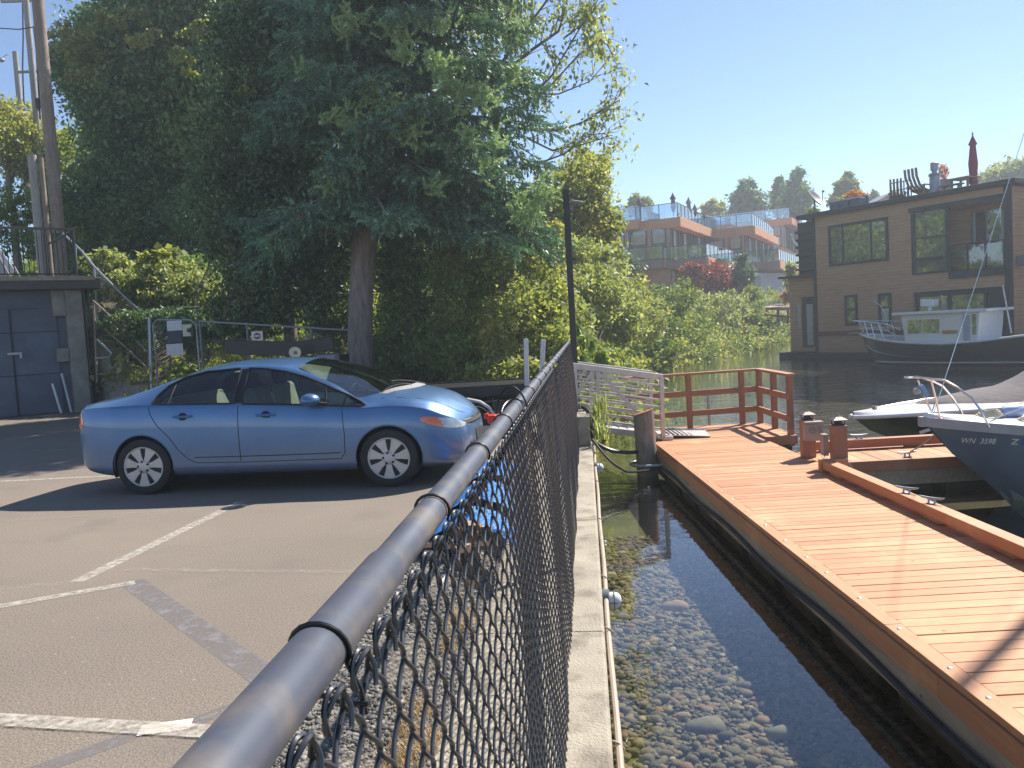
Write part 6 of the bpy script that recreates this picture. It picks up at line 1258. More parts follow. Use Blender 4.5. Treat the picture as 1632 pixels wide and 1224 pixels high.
def planter(x_, y_, d, lb, mt, n_=500, rw=13, rh=7, sz=.12, **kw):
    t_ = thing('flower_planter', lb, 'planter', roofP(x_, y_, d)); c = roofP(x_, y_, d); b = MB(); b.box((c.x, c.y, (RT + c.z) / 2 - .15), (.6, .5, max(.2, c.z - RT - .1))); b.build('box', M['conc_d'], t_); leaf_mesh('flowers', leaf_pts([(c.x, c.y, c.z, rw * .033, rw * .03, rh * .033)], n_, 20, .2), sz, LM[mt], t_, **kw)
planter(1362, 312, 3, 'planter of orange flowers on the houseboat roof left of the chairs', 'orange', 900, 16, 7); planter(1345, 318, 3.4, 'planter of pale green leaves beside the orange flowers', 'sage', 500, 12, 5); planter(1503, 280, 4, 'tall orange plume plant behind the metal flue', 'orange', 500, 7, 14, .16, aspect=.2, droop=-1.5); planter(1296, 338, 3, 'leafy pot under the satellite dish', 'mid', 500, 12, 8)
M['teak'] = pm('teak', (.26, .17, .1), .7)
def adiron(px, py, d, s_, lb, rz):
    t_ = thing('lounge_chair', lb, 'chair', (0, 0, 0), 'brown wooden lounge chairs on the houseboat roof'); b = MB()
    pts = [(0, .95, .9), (-.02, .75, .65), (.0, .55, .4), (0, .4, .28)]
    for k in range(4): x_ = -.22 + k * .15; b.tube([(x_, -.05 - .35 * 0, .32), (x_, .25, .5), (x_, .42, .8), (x_, .46, 1.1)], .05, 5)
    b.build('backrest', M['teak'], t_); b = MB(); b.box((0, -.25, .3), (.6, .6, .05), rot=rotm(.2, 0, 0)); b.build('seat', M['teak'], t_)
    for x_ in (-.32, .32): b = MB(); b.box((x_, -.2, .5), (.12, .75, .03)); b.build('armrest', M['teak'], t_); MB().box((x_, -.5, .25), (.05, .08, .5)).build('leg', M['teak'], t_); MB().box((x_, .15, .25), (.05, .08, .5)).build('leg', M['teak'], t_)
    c = roofP(px, py, d); t_.location = (c.x, c.y, RT); t_.rotation_euler = (0, 0, rz); t_.scale = (s_,) * 3
adiron(1430, 320, 1.5, 1.0, 'low brown lounge chair on the houseboat roof, the left one of the pair', R(150)); adiron(1464, 313, 1.4, 1.25, 'tall brown lounge chair on the houseboat roof, just left of the flue', R(120))
tl = thing('trellis', 'dark square grid trellis behind the lounge chairs on the houseboat roof', 'trellis', roofP(1435, 312, 5)); b = MB(); u0, z1 = HB.uv(1418, 293, 5); u1, z0 = HB.uv(1452, 312, 5)
for k in range(7): uu = u0 + (u1 - u0) * k / 6; HB.box(b, uu - .025, uu + .025, 5, 5.04, RT, z1)
for k in range(4): zz = RT + .3 + (z1 - RT - .3) * k / 3; HB.box(b, u0, u1, 4.96, 4.999, zz - .025, zz + .025)
b.build('grid', M['roofdk'], tl); tb = thing('roof_table', 'brown wooden table and bench at the right of the houseboat roof', 'table', roofP(1535, 300, 2.2)); u0 = HB.uv(1518, 300, 2.2)[0]; u1 = HB.uv(1550, 300, 2.2)[0]; b = MB(); HB.box(b, u0, u1, 1.9, 2.8, RT + .68, RT + .75); b.build('table_top', M['teak'], tb)
for uu in (u0 + .1, u1 - .1):
    for d_ in (2.0, 2.7): b = MB(); HB.box(b, uu - .04, uu + .04, d_ - .04, d_ + .04, RT, RT + .68); b.build('leg', M['teak'], tb)
b = MB(); HB.box(b, u0 - .1, u1, 1.3, 1.6, RT + .36, RT + .42); HB.box(b, u0, u0 + .08, 1.35, 1.55, RT, RT + .36); HB.box(b, u1 - .2, u1 - .12, 1.35, 1.55, RT, RT + .36); b.build('bench', M['teak'], tb)
# ------------------------------------------------------------------ apartments on the hill
ce = Vector((.445, .896, 0)); cn = Vector((.896, -.445, 0))
M['stucco'] = pm('orange_stucco', (.62, .30, .155), .85, var=.08, scale=1.5); M['stucco2'] = pm('stucco_cap', (.28, .2, .17), .8); M['panel'] = pm('grey_panel', (.16, .16, .2), .6); M['aptglass'] = pm('apartment_glass', (.16, .2, .22), .05, .6, var=.3, spec=1); M['termglass'] = glassmat('terrace_glass', (.7, .8, .88), .22); M['cream'] = pm('cream_blind', (.5, .4, .28), .8)
ptex = random.Random(2)
def block(px, py, Z, nb, L, Ws, lb, bal=True, balx=2.3):
    c0 = P(px, py, Z); t_ = thing('apartment_block', lb, 'building', (c0.x, c0.y, 3), None)
    def W(a, o, z): return c0 + ce * a + cn * o + Vector((0, 0, z))
    def bx(b, a0, a1, o0, o1, z0, z1, m=0): b.add([W(a, o, z) for z in (z0, z1) for o in (o0, o1) for a in (a0, a1)], [(0, 2, 3, 1), (4, 5, 7, 6), (0, 1, 5, 4), (2, 6, 7, 3), (0, 4, 6, 2), (1, 3, 7, 5)], m)
    T = nb * L
    for k in range(nb): b = MB(); bx(b, k * L, (k + 1) * L - .35, -2, -.12 * k + .0, -.85, 0); b.build('parapet', M['stucco'], t_, bevel=.04)
    b = MB(); bx(b, .1, T - .1, -Ws - 4, -1.1, -12, -.02)
    o_ = -2; a_ = .25
    for w_ in (2.6, 4.5, Ws): bx(b, a_, a_ + 3, o_ - w_, o_, -.85, -.01); o_ -= w_; a_ += .7
    b.build('wall', M['stucco'], t_)
    # storey glazing between the parapet and the balcony
    for k in range(nb):
        for z0, z1 in ((-3.6, -.87), (-7.0, -4.4)):
            w_ = MB(); a0 = k * L + .15; a1 = a0 + L - .65; bx(w_, a0, a1, -1.099, -1.0, z0, z1); f = w_.build('window', M['aptglass'], t_); g = MB()
            for q_ in range(5): aa = a0 + (a1 - a0) * q_ / 4; bx(g, aa - .06, aa + .06, -1.0 + .002, -.93, z0, z1)
            g.build('frame', M['dkframe'], f)
            g = MB(); s_ = ptex.choice((0, 1, 2)); aa = a0 + (a1 - a0) * s_ / 4; bx(g, aa + .08, aa + (a1 - a0) / 4 - .08, -.995, -.97, z0 + .1, z1 - .1); g.build('blind', ptex.choice((M['panel'], M['cream'], M['curtain'])), f)
    # end wall windows facing the camera
    for k, (o0, o1) in enumerate(((-2.4, -1.3), (-4.4, -3.0), (-6.3, -5.2))):
        w_ = MB(); aa = .1 ; bx(w_, aa - .06, aa - .002, o0 - .2, o1, -3.5, -.9); f = w_.build('window', M['aptglass'], t_); g = MB(); bx(g, aa - .1, aa - .061, o0 - .2, o0 - .1, -3.5, -.9); bx(g, aa - .1, aa - .061, o1 - .1, o1, -3.5, -.9); bx(g, aa - .1, aa - .061, o0 - .1, o1 - .1, -2.2, -2.1); g.build('frame', M['dkframe'], f)
        g = MB(); bx(g, aa - .09, aa - .062, o0, o1 - .2, -2.05, -1.2); g.build('blind', M['cream'], f)
    # terrace glass
    def railing(pts, z0, h_, nm):
        g = MB(); p_ = MB()
        for (a0, o0), (a1, o1) in zip(pts, pts[1:]):
            n_ = max(1, int(math.hypot(a1 - a0, o1 - o0) / 1.4)); A = W(a0, o0, z0); B_ = W(a1, o1, z0); g.beam(A + Vector((0, 0, h_ / 2 + .06)), B_ + Vector((0, 0, h_ / 2 + .06)), .015, h_)
            p_.beam(A + Vector((0, 0, h_ + .09)), B_ + Vector((0, 0, h_ + .09)), .06, .05)
            for q_ in range(n_ + 1): c = A.lerp(B_, q_ / n_); p_.box((c.x, c.y, c.z + h_ / 2 + .03), (.06, .06, h_ + .06))
        r_ = g.build(nm, M['termglass'], t_); p_.build('rail_frame', M['dkframe'], r_)
    railing([(.3, -Ws), (.3, -.3), (T - .5, -.4 - .12 * nb)], 0, 1.15, 'terrace_glass')
    if bal:
        for k in range(nb): b = MB(); bx(b, k * L - .2, (k + 1) * L - .45, -1.5, balx, -4.4, -3.65); b.build('balcony', M['stucco'], t_, bevel=.04)
        b = MB(); bx(b, -.3, T, -4, balx - .05, -3.645, -3.6); bx(b, -.5, -.21, -3.8, balx - .1, -4.3, -3.7); b.build('balcony_cap', M['stucco2'], t_); railing([(-.3, -4), (-.3, balx - .15), (T - .3, balx - .15)], -3.6, 1.0, 'balcony_glass')
    return t_, W
block(1017, 349, 73, 2, 4.6, 9, 'left orange stucco apartment block partly hidden behind the yellow green trees'); t2, W2 = block(1084, 345, 72, 4, 4.4, 10, 'middle orange stucco apartment block with closed umbrellas on its terrace'); t3, W3 = block(1203, 359, 82.5, 4, 4.3, 11, 'right orange stucco apartment block next to the houseboat'); block(1262, 346, 104, 3, 5, 12, 'farthest orange apartment block just above the left end of the houseboat roof', False)
def patio(px0, py0, pyb, Z, col, lb): a = P(px0, py0, Z); c = P(px0, pyb, Z); h = a.z - c.z; t_ = thing('terrace_umbrella', lb, 'umbrella', (a.x, a.y, c.z), 'closed umbrellas on the apartment terraces'); b = MB(); b.lathe([(0, 0), (.05, -.1), (.3, -.55), (.17, -.6), (.24, -h * .6), (.1, -h * .8)], 10, a); b.build('canopy', pm('umbrella_cloth', col, .8), t_, smooth=True); b = MB(); b.tube([(a.x, a.y, c.z), a], .04, 6); b.build('pole', M['dkframe'], t_)
patio(1072, 307, 345, 75, (.06, .06, .09), 'tallest dark closed umbrella on the middle apartment terrace'); patio(1097, 314, 348, 77, (.22, .2, .26), 'grey mauve closed umbrella right of the tallest dark one'); patio(1107, 325, 350, 79, (.15, .09, .1), 'small brown closed umbrella, the rightmost on the middle terrace'); patio(1018, 314, 340, 76, (.05, .06, .08), 'dark closed umbrella on the left apartment terrace'); patio(1173, 384, 408, 84, (.12, .05, .06), 'dark red closed umbrella on the balcony of the right apartment block')
gb = thing('garden_wall', 'pale grey garden wall below the right apartment block', 'wall', P(1230, 465, 80)); b = MB(); b.beam(P(1200, 462, 80), P(1262, 460, 90), .4, 3.2); b.build('wall', pm('pale_wall', (.38, .36, .42), .8), gb); b = MB(); b.beam(P(1207, 440, 79), P(1207, 470, 79), .6, .6, up=(0, 1, 0)); b.build('pier', pm('pale_pier', (.4, .39, .42), .8), gb)
gd = thing('shore_deck', 'small brown wooden landing on the bank beside the houseboat', 'deck', P(1238, 493, 62)); b = MB(); b.beam(P(1212, 490, 64), P(1264, 492, 60), 1.6, .18); b.beam(P(1206, 501, 64), P(1264, 505, 59), .15, .15)
b.build('planks', M['teak'], gd)
for x_ in (1222, 1240, 1256): b = MB(); b.beam(P(x_, 492, 61), P(x_, 515, 61), .14, .14, up=(0, 1, 0)); b.build('leg', M['teak'], gd)
b = MB(); b.tube([P(x_, y_, 70) for x_, y_ in ((1261, 372), (1263, 380), (1268, 388), (1276, 395), (1284, 400))], .09, 6); tag(b.build('white_awning_pole', M['white'], smooth=True), 'thin white curved pipe beside the upper left corner of the houseboat', 'pipe')
hs = thing('far_house', 'tiny white gabled house on the skyline behind the houseboat roof', 'house', P(1398, 325, 110)); c = P(1399, 324, 110); b = MB(); b.prism([(-1.6, -3), (1.6, -3), (1.6, -.2), (0, .6), (-1.6, -.2)], -2, 2, rotm(math.pi / 2, 0, 0), c); b.build('wall', M['white'], hs); b = MB(); b.beam(c + Vector((0, -2.3, .75)) , c + Vector((0, -2.3, .75)) + Vector((1.9, 0, -1.0)), 4.8, .14, up=(0, 0, 1)); b.beam(c + Vector((0, -2.3, .75)), c + Vector((-1.9, -2.3 + 2.3, -.25)) + Vector((0, -2.3, 0)), 4.8, .14); b.build('roof', M['galv_dk'], hs)
# ------------------------------------------------------------------ boats: local x aft from the bow, y across (near side negative), z above the water
def hull_fn(BW, SH, KE, flare=.25):
    """returns point(x, f, side) with f 0 at the keel and 1 at the gunwale"""
    def pt(x, f, sg):
        bw = itp(x, BW); sh = itp(x, SH); ke = itp(x, KE); z = ke + (sh - ke) * f; s_ = (1 - (1 - min(1, f * 1.0)) ** 2.4); wl = 1 - flare + flare * f
        return Vector((x, sg * bw * s_ * wl, z))
    return pt
def hull(pt, xs, nf, stem, zband, mats, parent, name='hull'):
    b = MB()
    for sg in (-1, 1):
        rows = []
        for x in xs:
            rows.append([pt(x, k / nf, sg) for k in range(nf + 1)])
        # rake the stem: shift low points aft near the bow
        for r_, x in zip(rows, xs):
            for v in r_: zt = r_[-1].z; v.x += stem(x, v.z, zt)
        k0 = len(b.f); b.grid(rows)
        for i in range(k0, len(b.f)): zc = sum(b.v[j][2] for j in b.f[i]) / 4; b.m[i] = zband(zc, sum(b.v[j][0] for j in b.f[i]) / 4)
    return b.build(name, mats, parent, smooth=60)
def text_mesh(txt, size):
    cu = bpy.data.curves.new('t', 'FONT'); cu.body = txt; cu.size = size; cu.extrude = 0; cu.offset = size * .012; ob = bpy.data.objects.new('t', cu); C.objects.link(ob); dg = bpy.context.evaluated_depsgraph_get(); dg.update(); me = bpy.data.meshes.new_from_object(ob.evaluated_get(dg)); vs = [v.co.copy() for v in me.vertices]; fs = [tuple(p.vertices) for p in me.polygons]; bpy.data.objects.remove(ob); bpy.data.curves.remove(cu); return vs, fs
M['gel'] = pm('white_gelcoat', (.74, .73, .72), .25, var=.04, coat=.4); M['bluehull'] = pm('slate_blue_hull', (.12, .16, .23), .35, var=.1, scale=2, coat=.3, dirt=(.15, .19, .25)); M['blackhull'] = pm('black_hull', (.015, .018, .02), .2, coat=.6); M['greenhull'] = pm('dark_green_hull', (.022, .038, .036), .35, coat=.3); M['bottom'] = pm('red_bottom', (.12, .04, .035), .7); M['canvas'] = pm('grey_canvas', (.115, .1, .105), .85, bump=1, bscale=12)
# --- blue sailboat -------------------------------------------------
sb = thing('sailboat', 'sailboat with a slate blue hull lettered WN 3598 at the finger dock', 'sailboat')
BW = [(0, .03), (.25, .22), (.6, .44), (1.2, .75), (2, 1.02), (3.2, 1.25), (5, 1.3), (7, 1.05)]; SH = [(0, 1.02), (1.2, .90), (3, .8), (5, .78), (7, .85)]; KE = [(0, .6), (.3, .1), (.6, -.25), (1.5, -.5), (4, -.6), (6, -.35), (7, -.05)]
pt = hull_fn(BW, SH, KE, .35); xs_b = [0, .04, .1, .2, .35, .5, .7, .95, 1.2, 1.5, 1.9, 2.4, 3, 3.6, 4.3, 5, 5.8, 6.5, 7]
def stem(x, z, zt): return max(0, (zt - z)) * .82 * max(0, 1 - x / 1.6) ** 1.0
hull(pt, xs_b, 18, stem, lambda z, x: 1 if z < .07 else 0, [M['bluehull'], pm('pale_boot', (.3, .36, .38), .5)], sb)
def hy(x, z):
    """near side hull surface"""
    best = None
    for k in range(90):
        f = k / 90
        # invert the stem shift
        sh = itp(x, SH); lo, hi = 0, x
        for _ in range(14):
            m_ = (lo + hi) / 2
            if m_ + stem(m_, z, itp(m_, SH)) < x: lo = m_
            else: hi = m_
        xx = lo; ke = itp(xx, KE); s2 = itp(xx, SH); ff = (z - ke) / (s2 - ke); ff = max(0, min(1, ff)); return pt(xx, ff, -1).y
b = MB(); rows = [[Vector((x, sg * (itp(x, BW) + .02), itp(x, SH) + dz)) for x in xs_b] for sg, dz in ((-1, -.06), (-1, .055))]; b.grid(rows); rows2 = [[Vector((x, -sg * (itp(x, BW) + .02), itp(x, SH) + dz)) for x in xs_b] for sg, dz in ((-1, -.06), (-1, .055))]; b.grid(rows2)
rows3 = [[Vector((x, sg * (itp(x, BW) - .04), itp(x, SH) + .055)) for x in xs_b] for sg in (-1,)]; b.grid([rows[1], rows3[0]]); b.grid([rows2[1], [Vector((v.x, -v.y, v.z)) for v in rows3[0]]]); b.box((-.01, 0, 1.02), (.08, .1, .12)); b.build('gunwale', pm('grey_gunwale', (.33, .32, .34), .5), sb, smooth=True)
b = MB(); b.grid([[Vector((x, f * (itp(x, BW) - .03), itp(x, SH) + .03 + .08 * (1 - f * f))) for f in np.linspace(-1, 1, 9)] for x in xs_b]); b.build('deck', M['gel'], sb, smooth=True)
b = MB(); rows = []
for x, w_, h_ in ((1.35, .3, .03), (1.5, .45, .2), (1.75, .55, .32), (2.4, .65, .42), (4.6, .75, .45), (4.7, .75, .1)): rows.append([Vector((x, w_ * math.cos(a_), .86 + h_ * (.15 + math.sin(a_) ** .7 if 0 < a_ < math.pi else .0))) for a_ in np.linspace(0, math.pi, 11)])
b.grid(rows); b.build('cabin', M['gel'], sb, smooth=50)
vs_, fs_ = text_mesh('WN  3598', .098); tb_ = MB(); X0 = .36; Z0_ = .755
tb_.add([(X0 + v.x * .68, hy(X0 + v.x * .68, Z0_ + v.y) - .006, Z0_ + v.y) for v in vs_], fs_); vs_, fs_ = text_mesh('Z', .098); X1 = X0 + .42; tb_.add([(X1 + v.x, hy(X1 + v.x, Z0_ + v.y) - .006, Z0_ + v.y) for v in vs_], fs_); tb_.build('registration_letters', pm('letter_white', (.7, .7, .7), .5), sb, fix=False)
b = MB(); b.grid([[(x, hy(x, z) - .005, z) for x in (X1 + .09, X1 + .13, X1 + .18)] for z in (.75, .79, .83)]); b.build('sticker', pm('blue_sticker', (.05, .12, .45), .4), sb)
b = MB(); b.grid([[(x, hy(x, z) - .004, z) for x in np.arange(X1 + .2, 5, .1)] for z in (.755, .785)]); b.build('stripe', M['gel'], sb)
SBO = Vector((5.0, 10.28, WZ)); SBA = R(1.5)
def toloc(p): d = p - SBO; c_, s_ = math.cos(-SBA), math.sin(-SBA); return Vector((d.x * c_ - d.y * s_, d.x * s_ + d.y * c_, d.z))
def PL(px, py, yl):
    """photo pixel on the boat's own lengthwise plane y=yl"""
    n = Vector((-math.sin(SBA), math.cos(SBA), 0)); r = ray(px, py); e = Vector((0, 0, EYE)); t = (SBO + n * yl - e).dot(n) / r.dot(n); return toloc(e + r * t)
b = MB(); b.tube([PL(1445, 601, .05), PL(1462, 601, -.02), PL(1484, 604, -.12), PL(1505, 606, -.22), PL(1525, 617, -.35), PL(1548, 634, -.5), PL(1564, 655, -.6), PL(1574, 676, -.64), PL(1576, 681, -.64)], .0135, 8); b.tube([PL(1445, 601, .05), PL(1470, 602, .12), PL(1486, 607, .2), PL(1502, 615, .3), PL(1518, 634, .45), PL(1530, 652, .55), PL(1538, 668, .6)], .0135, 8)
b.tube([PL(1463, 606, .08), PL(1474, 634, .07), PL(1490, 667, .05)], .012, 8); b.tube([PL(1484, 606, -.1), PL(1492, 638, -.11), PL(1499, 670, -.12)], .0125, 8); b.tube([PL(1493, 636, .1), PL(1486, 655, .1), PL(1483, 667, .08)], .009, 6); b.build('pulpit', M['steel'], sb, smooth=True)
b = MB(); c_ = PL(1454, 601.5, .05); b.box(c_, (.16, .12, .022)); c2 = PL(1471, 622, .06); b.build('bow_plate', M['gel'], sb, bevel=.01); b = MB(); b.beam(c2 + Vector((-.03, 0, .06)), c2 + Vector((.045, 0, -.07)), .06, .06, up=(0, 1, 0)); b.build('blue_clamp', pm('light_blue', (.2, .33, .6), .4), sb, bevel=.008); b = MB(); b.lathe([(.0, -.04), (.04, -.03), (.045, .03), (0, .05)], 10, PL(1461, 623, .06), rotm(0, 1.2, 0)); b.build('anchor_light', M['galv'], sb, smooth=True)
for px, py, col, nm in ((1492, 669, (.02, .35, .18), 'green_lamp'), (1499, 671, (.6, .04, .03), 'red_lamp')): b = MB(); b.lathe([(.03, -.035), (.034, 0), (.028, .035), (0, .045)], 12, PL(px, py, -.1 if px > 1495 else .05)); b.build(nm, pm(nm, col, .3), sb, smooth=True)
b = MB(); b.lathe([(.02, -.02), (.035, 0), (.02, .02), (0, .03)], 10, PL(1482, 668, .1)); b.build('bow_fitting', M['steel'], sb, smooth=True)
b = MB()
for k in range(4): r_ = .13 - .02 * k; b.tube([Vector((.78 + r_ * 1.2 * math.cos(a_), -.08 + r_ * math.sin(a_), 1.06 + .02 * k + .006 * math.sin(3 * a_))) for a_ in np.linspace(0, 2 * math.pi, 22, endpoint=False)], .012, 6, closed=True)
for k in range(2): b.tube([Vector((1.15 + (.15 - .03 * k) * math.cos(a_), -.3 + (.11 - .03 * k) * math.sin(a_), 1.02 + .015 * k)) for a_ in np.linspace(0, 2 * math.pi, 22, endpoint=False)], .011, 6, closed=True)
tag(b.build('rope_coil', M['rope'], sb, smooth=True)); fd = MB(); fd.lathe([(0, -.17), (.05, -.15), (.075, -.1), (.078, .1), (.05, .15), (0, .17)], 14, (1.07, -.05, 1.09), rotm(0, math.pi / 2, .15)); fd.build('fender', pm('pale_blue_fender', (.3, .38, .62), .4), sb, smooth=True)
MSX = 3.55; b = MB(); b.tube([(MSX, 0, 1.3), (MSX, 0, 10.9)], [.062, .05], 14); b.build('mast', M['alu'], sb, smooth=True); b = MB(); b.tube([(MSX + .1, 0, 2.3), (MSX + 2.9, 0, 2.35)], .05, 10); b.build('boom', M['alu'], sb, smooth=True)
b = MB(); b.tube([PL(1487, 662, 0), (MSX, 0, 10.75)], .0045, 6); b.tube([(MSX, 0, 10.7), (6.9, 0, 1.0)], .004, 5); b.tube([(MSX, 0, 10.4), (MSX + .1, 1.22, .85)], .004, 5); b.tube([(MSX, 0, 10.4), (MSX + .1, -1.22, .85)], .004, 5); b.build('rigging', M['steel'], sb, smooth=True)
b = MB(); b.tube([PL(1577, 672, -.6), PL(1600, 662, -.6), PL(1632, 650, -.6), PL(1680, 640, -.7)], .008, 6); b.build('lifeline', M['gel'], sb, smooth=True)
sb.location = SBO; sb.rotation_euler = (0, 0, SBA)
def rope(pts, lb, r_=.011): b = MB(); b.tube(pts, r_, 7); tag(b.build('mooring_rope', M['rope'], smooth=True), lb, 'rope')
rope([Vector((5.15, 11.06, DZ + .05)), P(1462, 714, 11.05), P(1478, 703, 10.9), P(1492, 690, 10.6), P(1500, 676, 10.3)], 'pale mooring rope from the finger dock cleat to the blue sailboat bow'); rope([P(1566, 678, 10.6), P(1600, 655, 11.5), P(1632, 640, 12), P(1680, 626, 12.6)], 'pale rope running back from the sailboat bow over the speedboat', .009)
# --- speedboat -----------------------------------------------------
sp_ = thing('speedboat', 'black and white speedboat under a dark grey canvas cover', 'boat')
BW = [(0, .05), (.2, .26), (.5, .45), (1, .68), (1.8, .92), (2.8, 1.1), (4, 1.2), (6, 1.2)]; SH = [(0, .66), (.5, .7), (1.5, .76), (3, .82), (6, .8)]; KE = [(0, .42), (.3, .22), (.8, 0), (1.5, -.2), (3, -.35), (6, -.4)]
pt2 = hull_fn(BW, SH, KE, .3); xs2 = [0, .05, .12, .25, .4, .6, .85, 1.1, 1.5, 2, 2.6, 3.3, 4, 5, 6]
hull(pt2, xs2, 16, lambda x, z, zt: max(0, zt - z) * 1.1 * max(0, 1 - x / 1.4), lambda z, x: 2 if z > .645 + .03 * x else (1 if z < .12 + .02 * x else 0), [M['blackhull'], pm('grey_boot', (.4, .4, .4), .4), M['gel']], sp_)
b = MB()
for sg in (-1, 1):
    for dz, rr_ in ((0, .035),): b.tube([Vector((x - (.03 if x == 0 else 0), sg * (itp(x, BW) + .015) * (1 if dz == 0 else .985), itp(x, SH) + dz)) for x in xs2], rr_, 8)
b.build('rub_rail', M['gel'], sp_, smooth=True); b = MB(); b.grid([[Vector((x, f * itp(x, BW), itp(x, SH) + .02 + .07 * (1 - f * f))) for f in np.linspace(-1, 1, 9)] for x in xs2]); b.build('deck', M['gel'], sp_, smooth=True)
CV = [(.95, .10, .03), (1.2, .35, .10), (1.6, .55, .13), (2.1, .74, .17), (2.55, .86, .2), (2.9, .95, .36), (3.3, 1.02, .60), (3.7, 1.06, .64), (4.5, 1.1, .5), (6, 1.1, .4)]
b = MB(); b.grid([[Vector((x, f * w_, itp(x, SH) + .035 + h_ * (1 - abs(f) ** 2.2) + .01 * math.sin(x * 9 + f * 5))) for f in np.linspace(-1, 1, 17)] for x, w_, h_ in CV]); b.build('canvas_cover', M['canvas'], sp_, smooth=80)
b = MB()
for x, w_, h_ in CV[1:]:
    for sg in (-1, 1): b.lathe([(.018, 0), (.014, .012), (0, .014)], 8, (x, sg * (w_ + .005), itp(x, SH) + .05))
b.build('snaps', M['gel'], sp_); b = MB(); b.box((.35, 0, .8), (.05, .14, .05)); b.build('bow_cleat', M['steel'], sp_, bevel=.01); b = MB(); b.beam((.82, -.56, .42), (1.02, -.64, .5), .02, .05); b.build('hull_badge', M['gel'], sp_)
sp_.location = (5.6, 13.9, WZ); sp_.rotation_euler = (0, 0, R(-1))
# --- trawler -------------------------------------------------------
T0 = G(1367, 583, WZ); T1 = G(1640, 583.5, WZ); TP = VP(T0, (T1.x - T0.x, T1.y - T0.y)); trw = thing('trawler', 'dark green hulled trawler with a white pilothouse moored in front of the houseboat', 'boat')
tl_ang = math.atan2(TP.du.y, TP.du.x)
def tu(px, py, d=0): u, z = TP.uv(px, py, d); return u + .55, z - WZ
BW = [(0, .06), (.3, .4), (.8, .8), (1.6, 1.2), (3, 1.5), (5, 1.6), (9, 1.55), (11, 1.2)]; zb0 = tu(1357, 533, 1.2)[1]; zr_ = tu(1625, 536)[1]; SH = [(0, zb0), (1, zb0 - .16), (2.5, zb0 - .34), (4.5, zb0 - .42), (7, zr_ + .02), (11, zr_ + .15)]; KE = [(0, .5), (.3, 0), (.8, -.4), (3, -.7), (9, -.7), (11, -.2)]
pt3 = hull_fn(BW, SH, KE, .22); xs3 = [0, .06, .15, .3, .5, .8, 1.2, 1.7, 2.4, 3.2, 4.2, 5.5, 7, 8.5, 10, 11]
hull(pt3, xs3, 20, lambda x, z, zt: max(0, zt - z) * .38 * max(0, 1 - x / 1.5), lambda z, x: 1 if z < .10 else 0, [M['greenhull'], M['bottom']], trw)
b = MB()
for sg in (-1, 1):
    b.tube([Vector((x - .03 * (x == 0), sg * (itp(x, BW) + .02), itp(x, SH))) for x in xs3], .05, 8); b.tube([Vector((x + .18 * max(0, 1 - x / 1.5), sg * (pt3(x, .62, 1).y + .012), pt3(x, .66, 1).z - .02)) for x in xs3[1:]], .018, 6)
    b.tube([Vector((x + .45 * max(0, 1 - x / 1.5), sg * (pt3(x, (0.12 - itp(x, KE)) / (itp(x, SH) - itp(x, KE)), 1).y + .012), .12)) for x in xs3[3:]], .028, 6)
b.build('rub_strake', M['gel'], trw, smooth=True); b = MB(); b.grid([[Vector((x, f * itp(x, BW), itp(x, SH) - .05 + .06 * (1 - f * f))) for f in np.linspace(-1, 1, 7)] for x in xs3]); b.build('deck', M['gel'], trw, smooth=True)
cab0 = tu(1446, 515, .5)[0]; cab1 = tu(1562, 515, .5)[0]; dz_ = itp(cab0, SH) - .1; rz_ = tu(1500, 500, .5)[1]; b = MB(); hw = 1.05
b.add([(cab0, -hw, dz_), (cab1, -hw, dz_), (cab1, hw, dz_), (cab0, hw, dz_), (cab0 - .18, -hw, rz_), (cab1 + .1, -hw, rz_), (cab1 + .1, hw, rz_), (cab0 - .18, hw, rz_)], [(0, 1, 5, 4), (1, 2, 6, 5), (2, 3, 7, 6), (3, 0, 4, 7), (4, 5, 6, 7)]); b.build('pilothouse', M['gel'], trw, bevel=.04)
b = MB(); b.bb(cab0 - .5, cab1 + .42, -hw - .15, hw + .15, rz_ + .002, rz_ + .13); b.build('pilothouse_roof', M['gel'], trw, bevel=.05, seg=3)
b = MB(); xm = tu(1474, 520, .5)[0]; xe = tu(1501, 520, .5)[0]; zl = tu(1475, 531, .5)[1]; zh = tu(1475, 509, .5)[1]; [MB().bb(a_, c_, s_ * (hw + .002), s_ * (hw + .012), zl, zh).build('side_window', M['winglass'], trw) for s_ in (-1, 1) for a_, c_ in ((cab0 + .12, xm - .02), (xm + .03, xe))]; b = MB(); b.add([(cab0 - .075 - .02, -hw + .15, zl + .1), (cab0 - .075 - .02, hw - .15, zl + .1), (cab0 - .16 - .02, hw - .15, zh), (cab0 - .16 - .02, -hw + .15, zh)], [(0, 1, 2, 3)]); b.build('windscreen', M['winglass'], trw)
b = MB(); d0 = tu(1539, 520, .5)[0]; d1 = tu(1550, 520, .5)[0]; b.bb(d0, d1, -hw - .03, -hw - .002, dz_ + .05, rz_ - .1); dd_ = b.build('door', pm('grey_door', (.35, .37, .42), .5), trw, bevel=.01); b = MB(); b.bb(d1 + .08, cab1 - .05, -hw - .02, -hw - .002, zl - .1, zh + .12); b.build('side_window', M['winglass'], trw); b = MB(); b.bb(tu(1506, 528, .5)[0], tu(1530, 528, .5)[0], -hw - .03, -hw - .002, tu(1518, 531.5, .5)[1], tu(1518, 526, .5)[1]); b.build('name_board', pm('varnished_board', (.4, .19, .06), .4), trw)
rdx = tu(1467, 490, .6)[0]; b = MB(); b.lathe([(.1, 0), (.07, .12), (.1, .26)], 12, (rdx, 0, rz_ + .13)); b.box((rdx, 0, rz_ + .46), (.55, .5, .3), rot=rotm(0, .08, 0)); b.build('radar', M['gel'], trw, bevel=.06, seg=3)
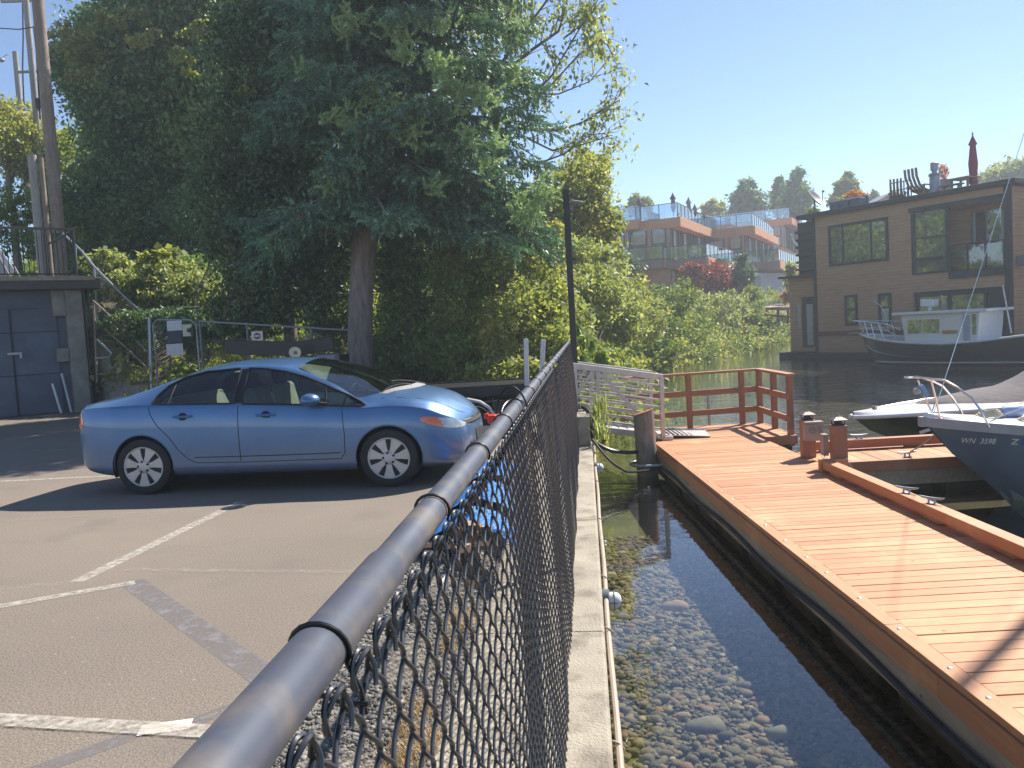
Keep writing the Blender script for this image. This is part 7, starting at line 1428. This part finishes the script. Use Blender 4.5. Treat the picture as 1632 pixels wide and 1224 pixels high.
fl_ = MB(); fx_ = tu(1487, 495, .6)[0]; fl_.tube([(fx_, 0, rz_ + .1), (fx_, 0, rz_ + .75)], .012, 6); fl_.build('flag_staff', M['steel'], trw); fl_ = MB(); fl_.grid([[(fx_ + .02 + .08 * i + .01 * math.sin(j), .02 * math.sin(i * 2), rz_ + .7 - .13 * j - .06 * i) for i in range(3)] for j in range(5)]); fl_.build('flag', pm('blue_yellow_flag', (.03, .12, .45), .8, scale=3, col2=(.6, .5, .1)), trw)
b = MB(); hr = itp(.3, SH) + .62
for sg in (-1, 1):
    b.tube([(-.35, 0, hr + .02), (0, sg * .25, hr), (.8, sg * .75, hr - .05), (1.8, sg * 1.15, hr - .16), (cab0, sg * 1.4, itp(cab0, SH) + .5)], .022, 6); b.tube([(-.1, sg * .12, hr - .3), (.8, sg * .76, hr - .33), (1.8, sg * 1.16, hr - .42), (cab0 - .1, sg * 1.4, itp(cab0, SH) + .24)], .014, 6)
    for x_ in (-.0, .5, .95, 1.5, 2.1): bw = itp(x_, BW); b.tube([(x_ + .12, sg * bw * .95, itp(x_, SH)), (x_ - .05, sg * (bw * .9 + .03), hr - .04 - .07 * x_)], .018, 6)
b.build('bow_rail', M['steel'], trw, smooth=True)
b = MB(); b.box((-.25, 0, itp(0, SH) + .04), (.7, .22, .07)); b.build('anchor_roller', pm('tan_wood', (.45, .33, .2), .6), trw, bevel=.02)
for px_ in (1392, 1433):
    u_, z_ = tu(px_, 550, .3); yy = -pt3(u_, .75, 1).y - .02; b = MB(); b.tube([(u_ + .12 * math.cos(a_), yy - .0, z_ - .02 + .12 * math.sin(a_)) for a_ in np.linspace(0, 2 * math.pi, 16, endpoint=False)], .015, 6, closed=True); b.build('porthole', M['steel'], trw, smooth=True)
b = MB(); a0_ = tu(1588, 455, .8); a1_ = tu(1602, 532, .8); b.tube([(a0_[0], 0, a0_[1]), (a1_[0], 0, a1_[1])], .03, 6); b.build('boom', M['alu'], trw, smooth=True)
b = MB(); f0_ = tu(1381, 480, .8); b.tube([(tu(1405, 518, .8)[0], 0, tu(1405, 518, .8)[1] - .3), (tu(1400, 500, .8)[0], 0, tu(1400, 500, .8)[1]), (tu(1392, 487, .8)[0], 0, tu(1392, 487, .8)[1]), (f0_[0], 0, f0_[1])], .014, 5); b.build('whip_antenna', M['gel'], trw, smooth=True)
tc = T0 + TP.n * 1.35 - TP.du * .55; trw.location = (tc.x, tc.y, WZ); trw.rotation_euler = (0, 0, tl_ang)
# ------------------------------------------------------------------ thin haze volume, added to lift the dark tones like veiling flare
hz_b = MB(); hz_b.bb(-72, 265, -14, 335, -6, 31); hzo = hz_b.build('haze', bpy.data.materials.new('haze_air')); hzo['kind'] = 'stuff'
hm = hzo.data.materials[0]; hm.use_nodes = True; ht = hm.node_tree; ht.nodes.remove(ht.nodes['Principled BSDF']); pv = ht.nodes.new('ShaderNodeVolumePrincipled'); pv.inputs['Color'].default_value = (.82, .9, 1, 1); pv.inputs['Density'].default_value = .0016; pv.inputs['Anisotropy'].default_value = .35
ht.links.new(pv.outputs[0], ht.nodes['Material Output'].inputs['Volume'])
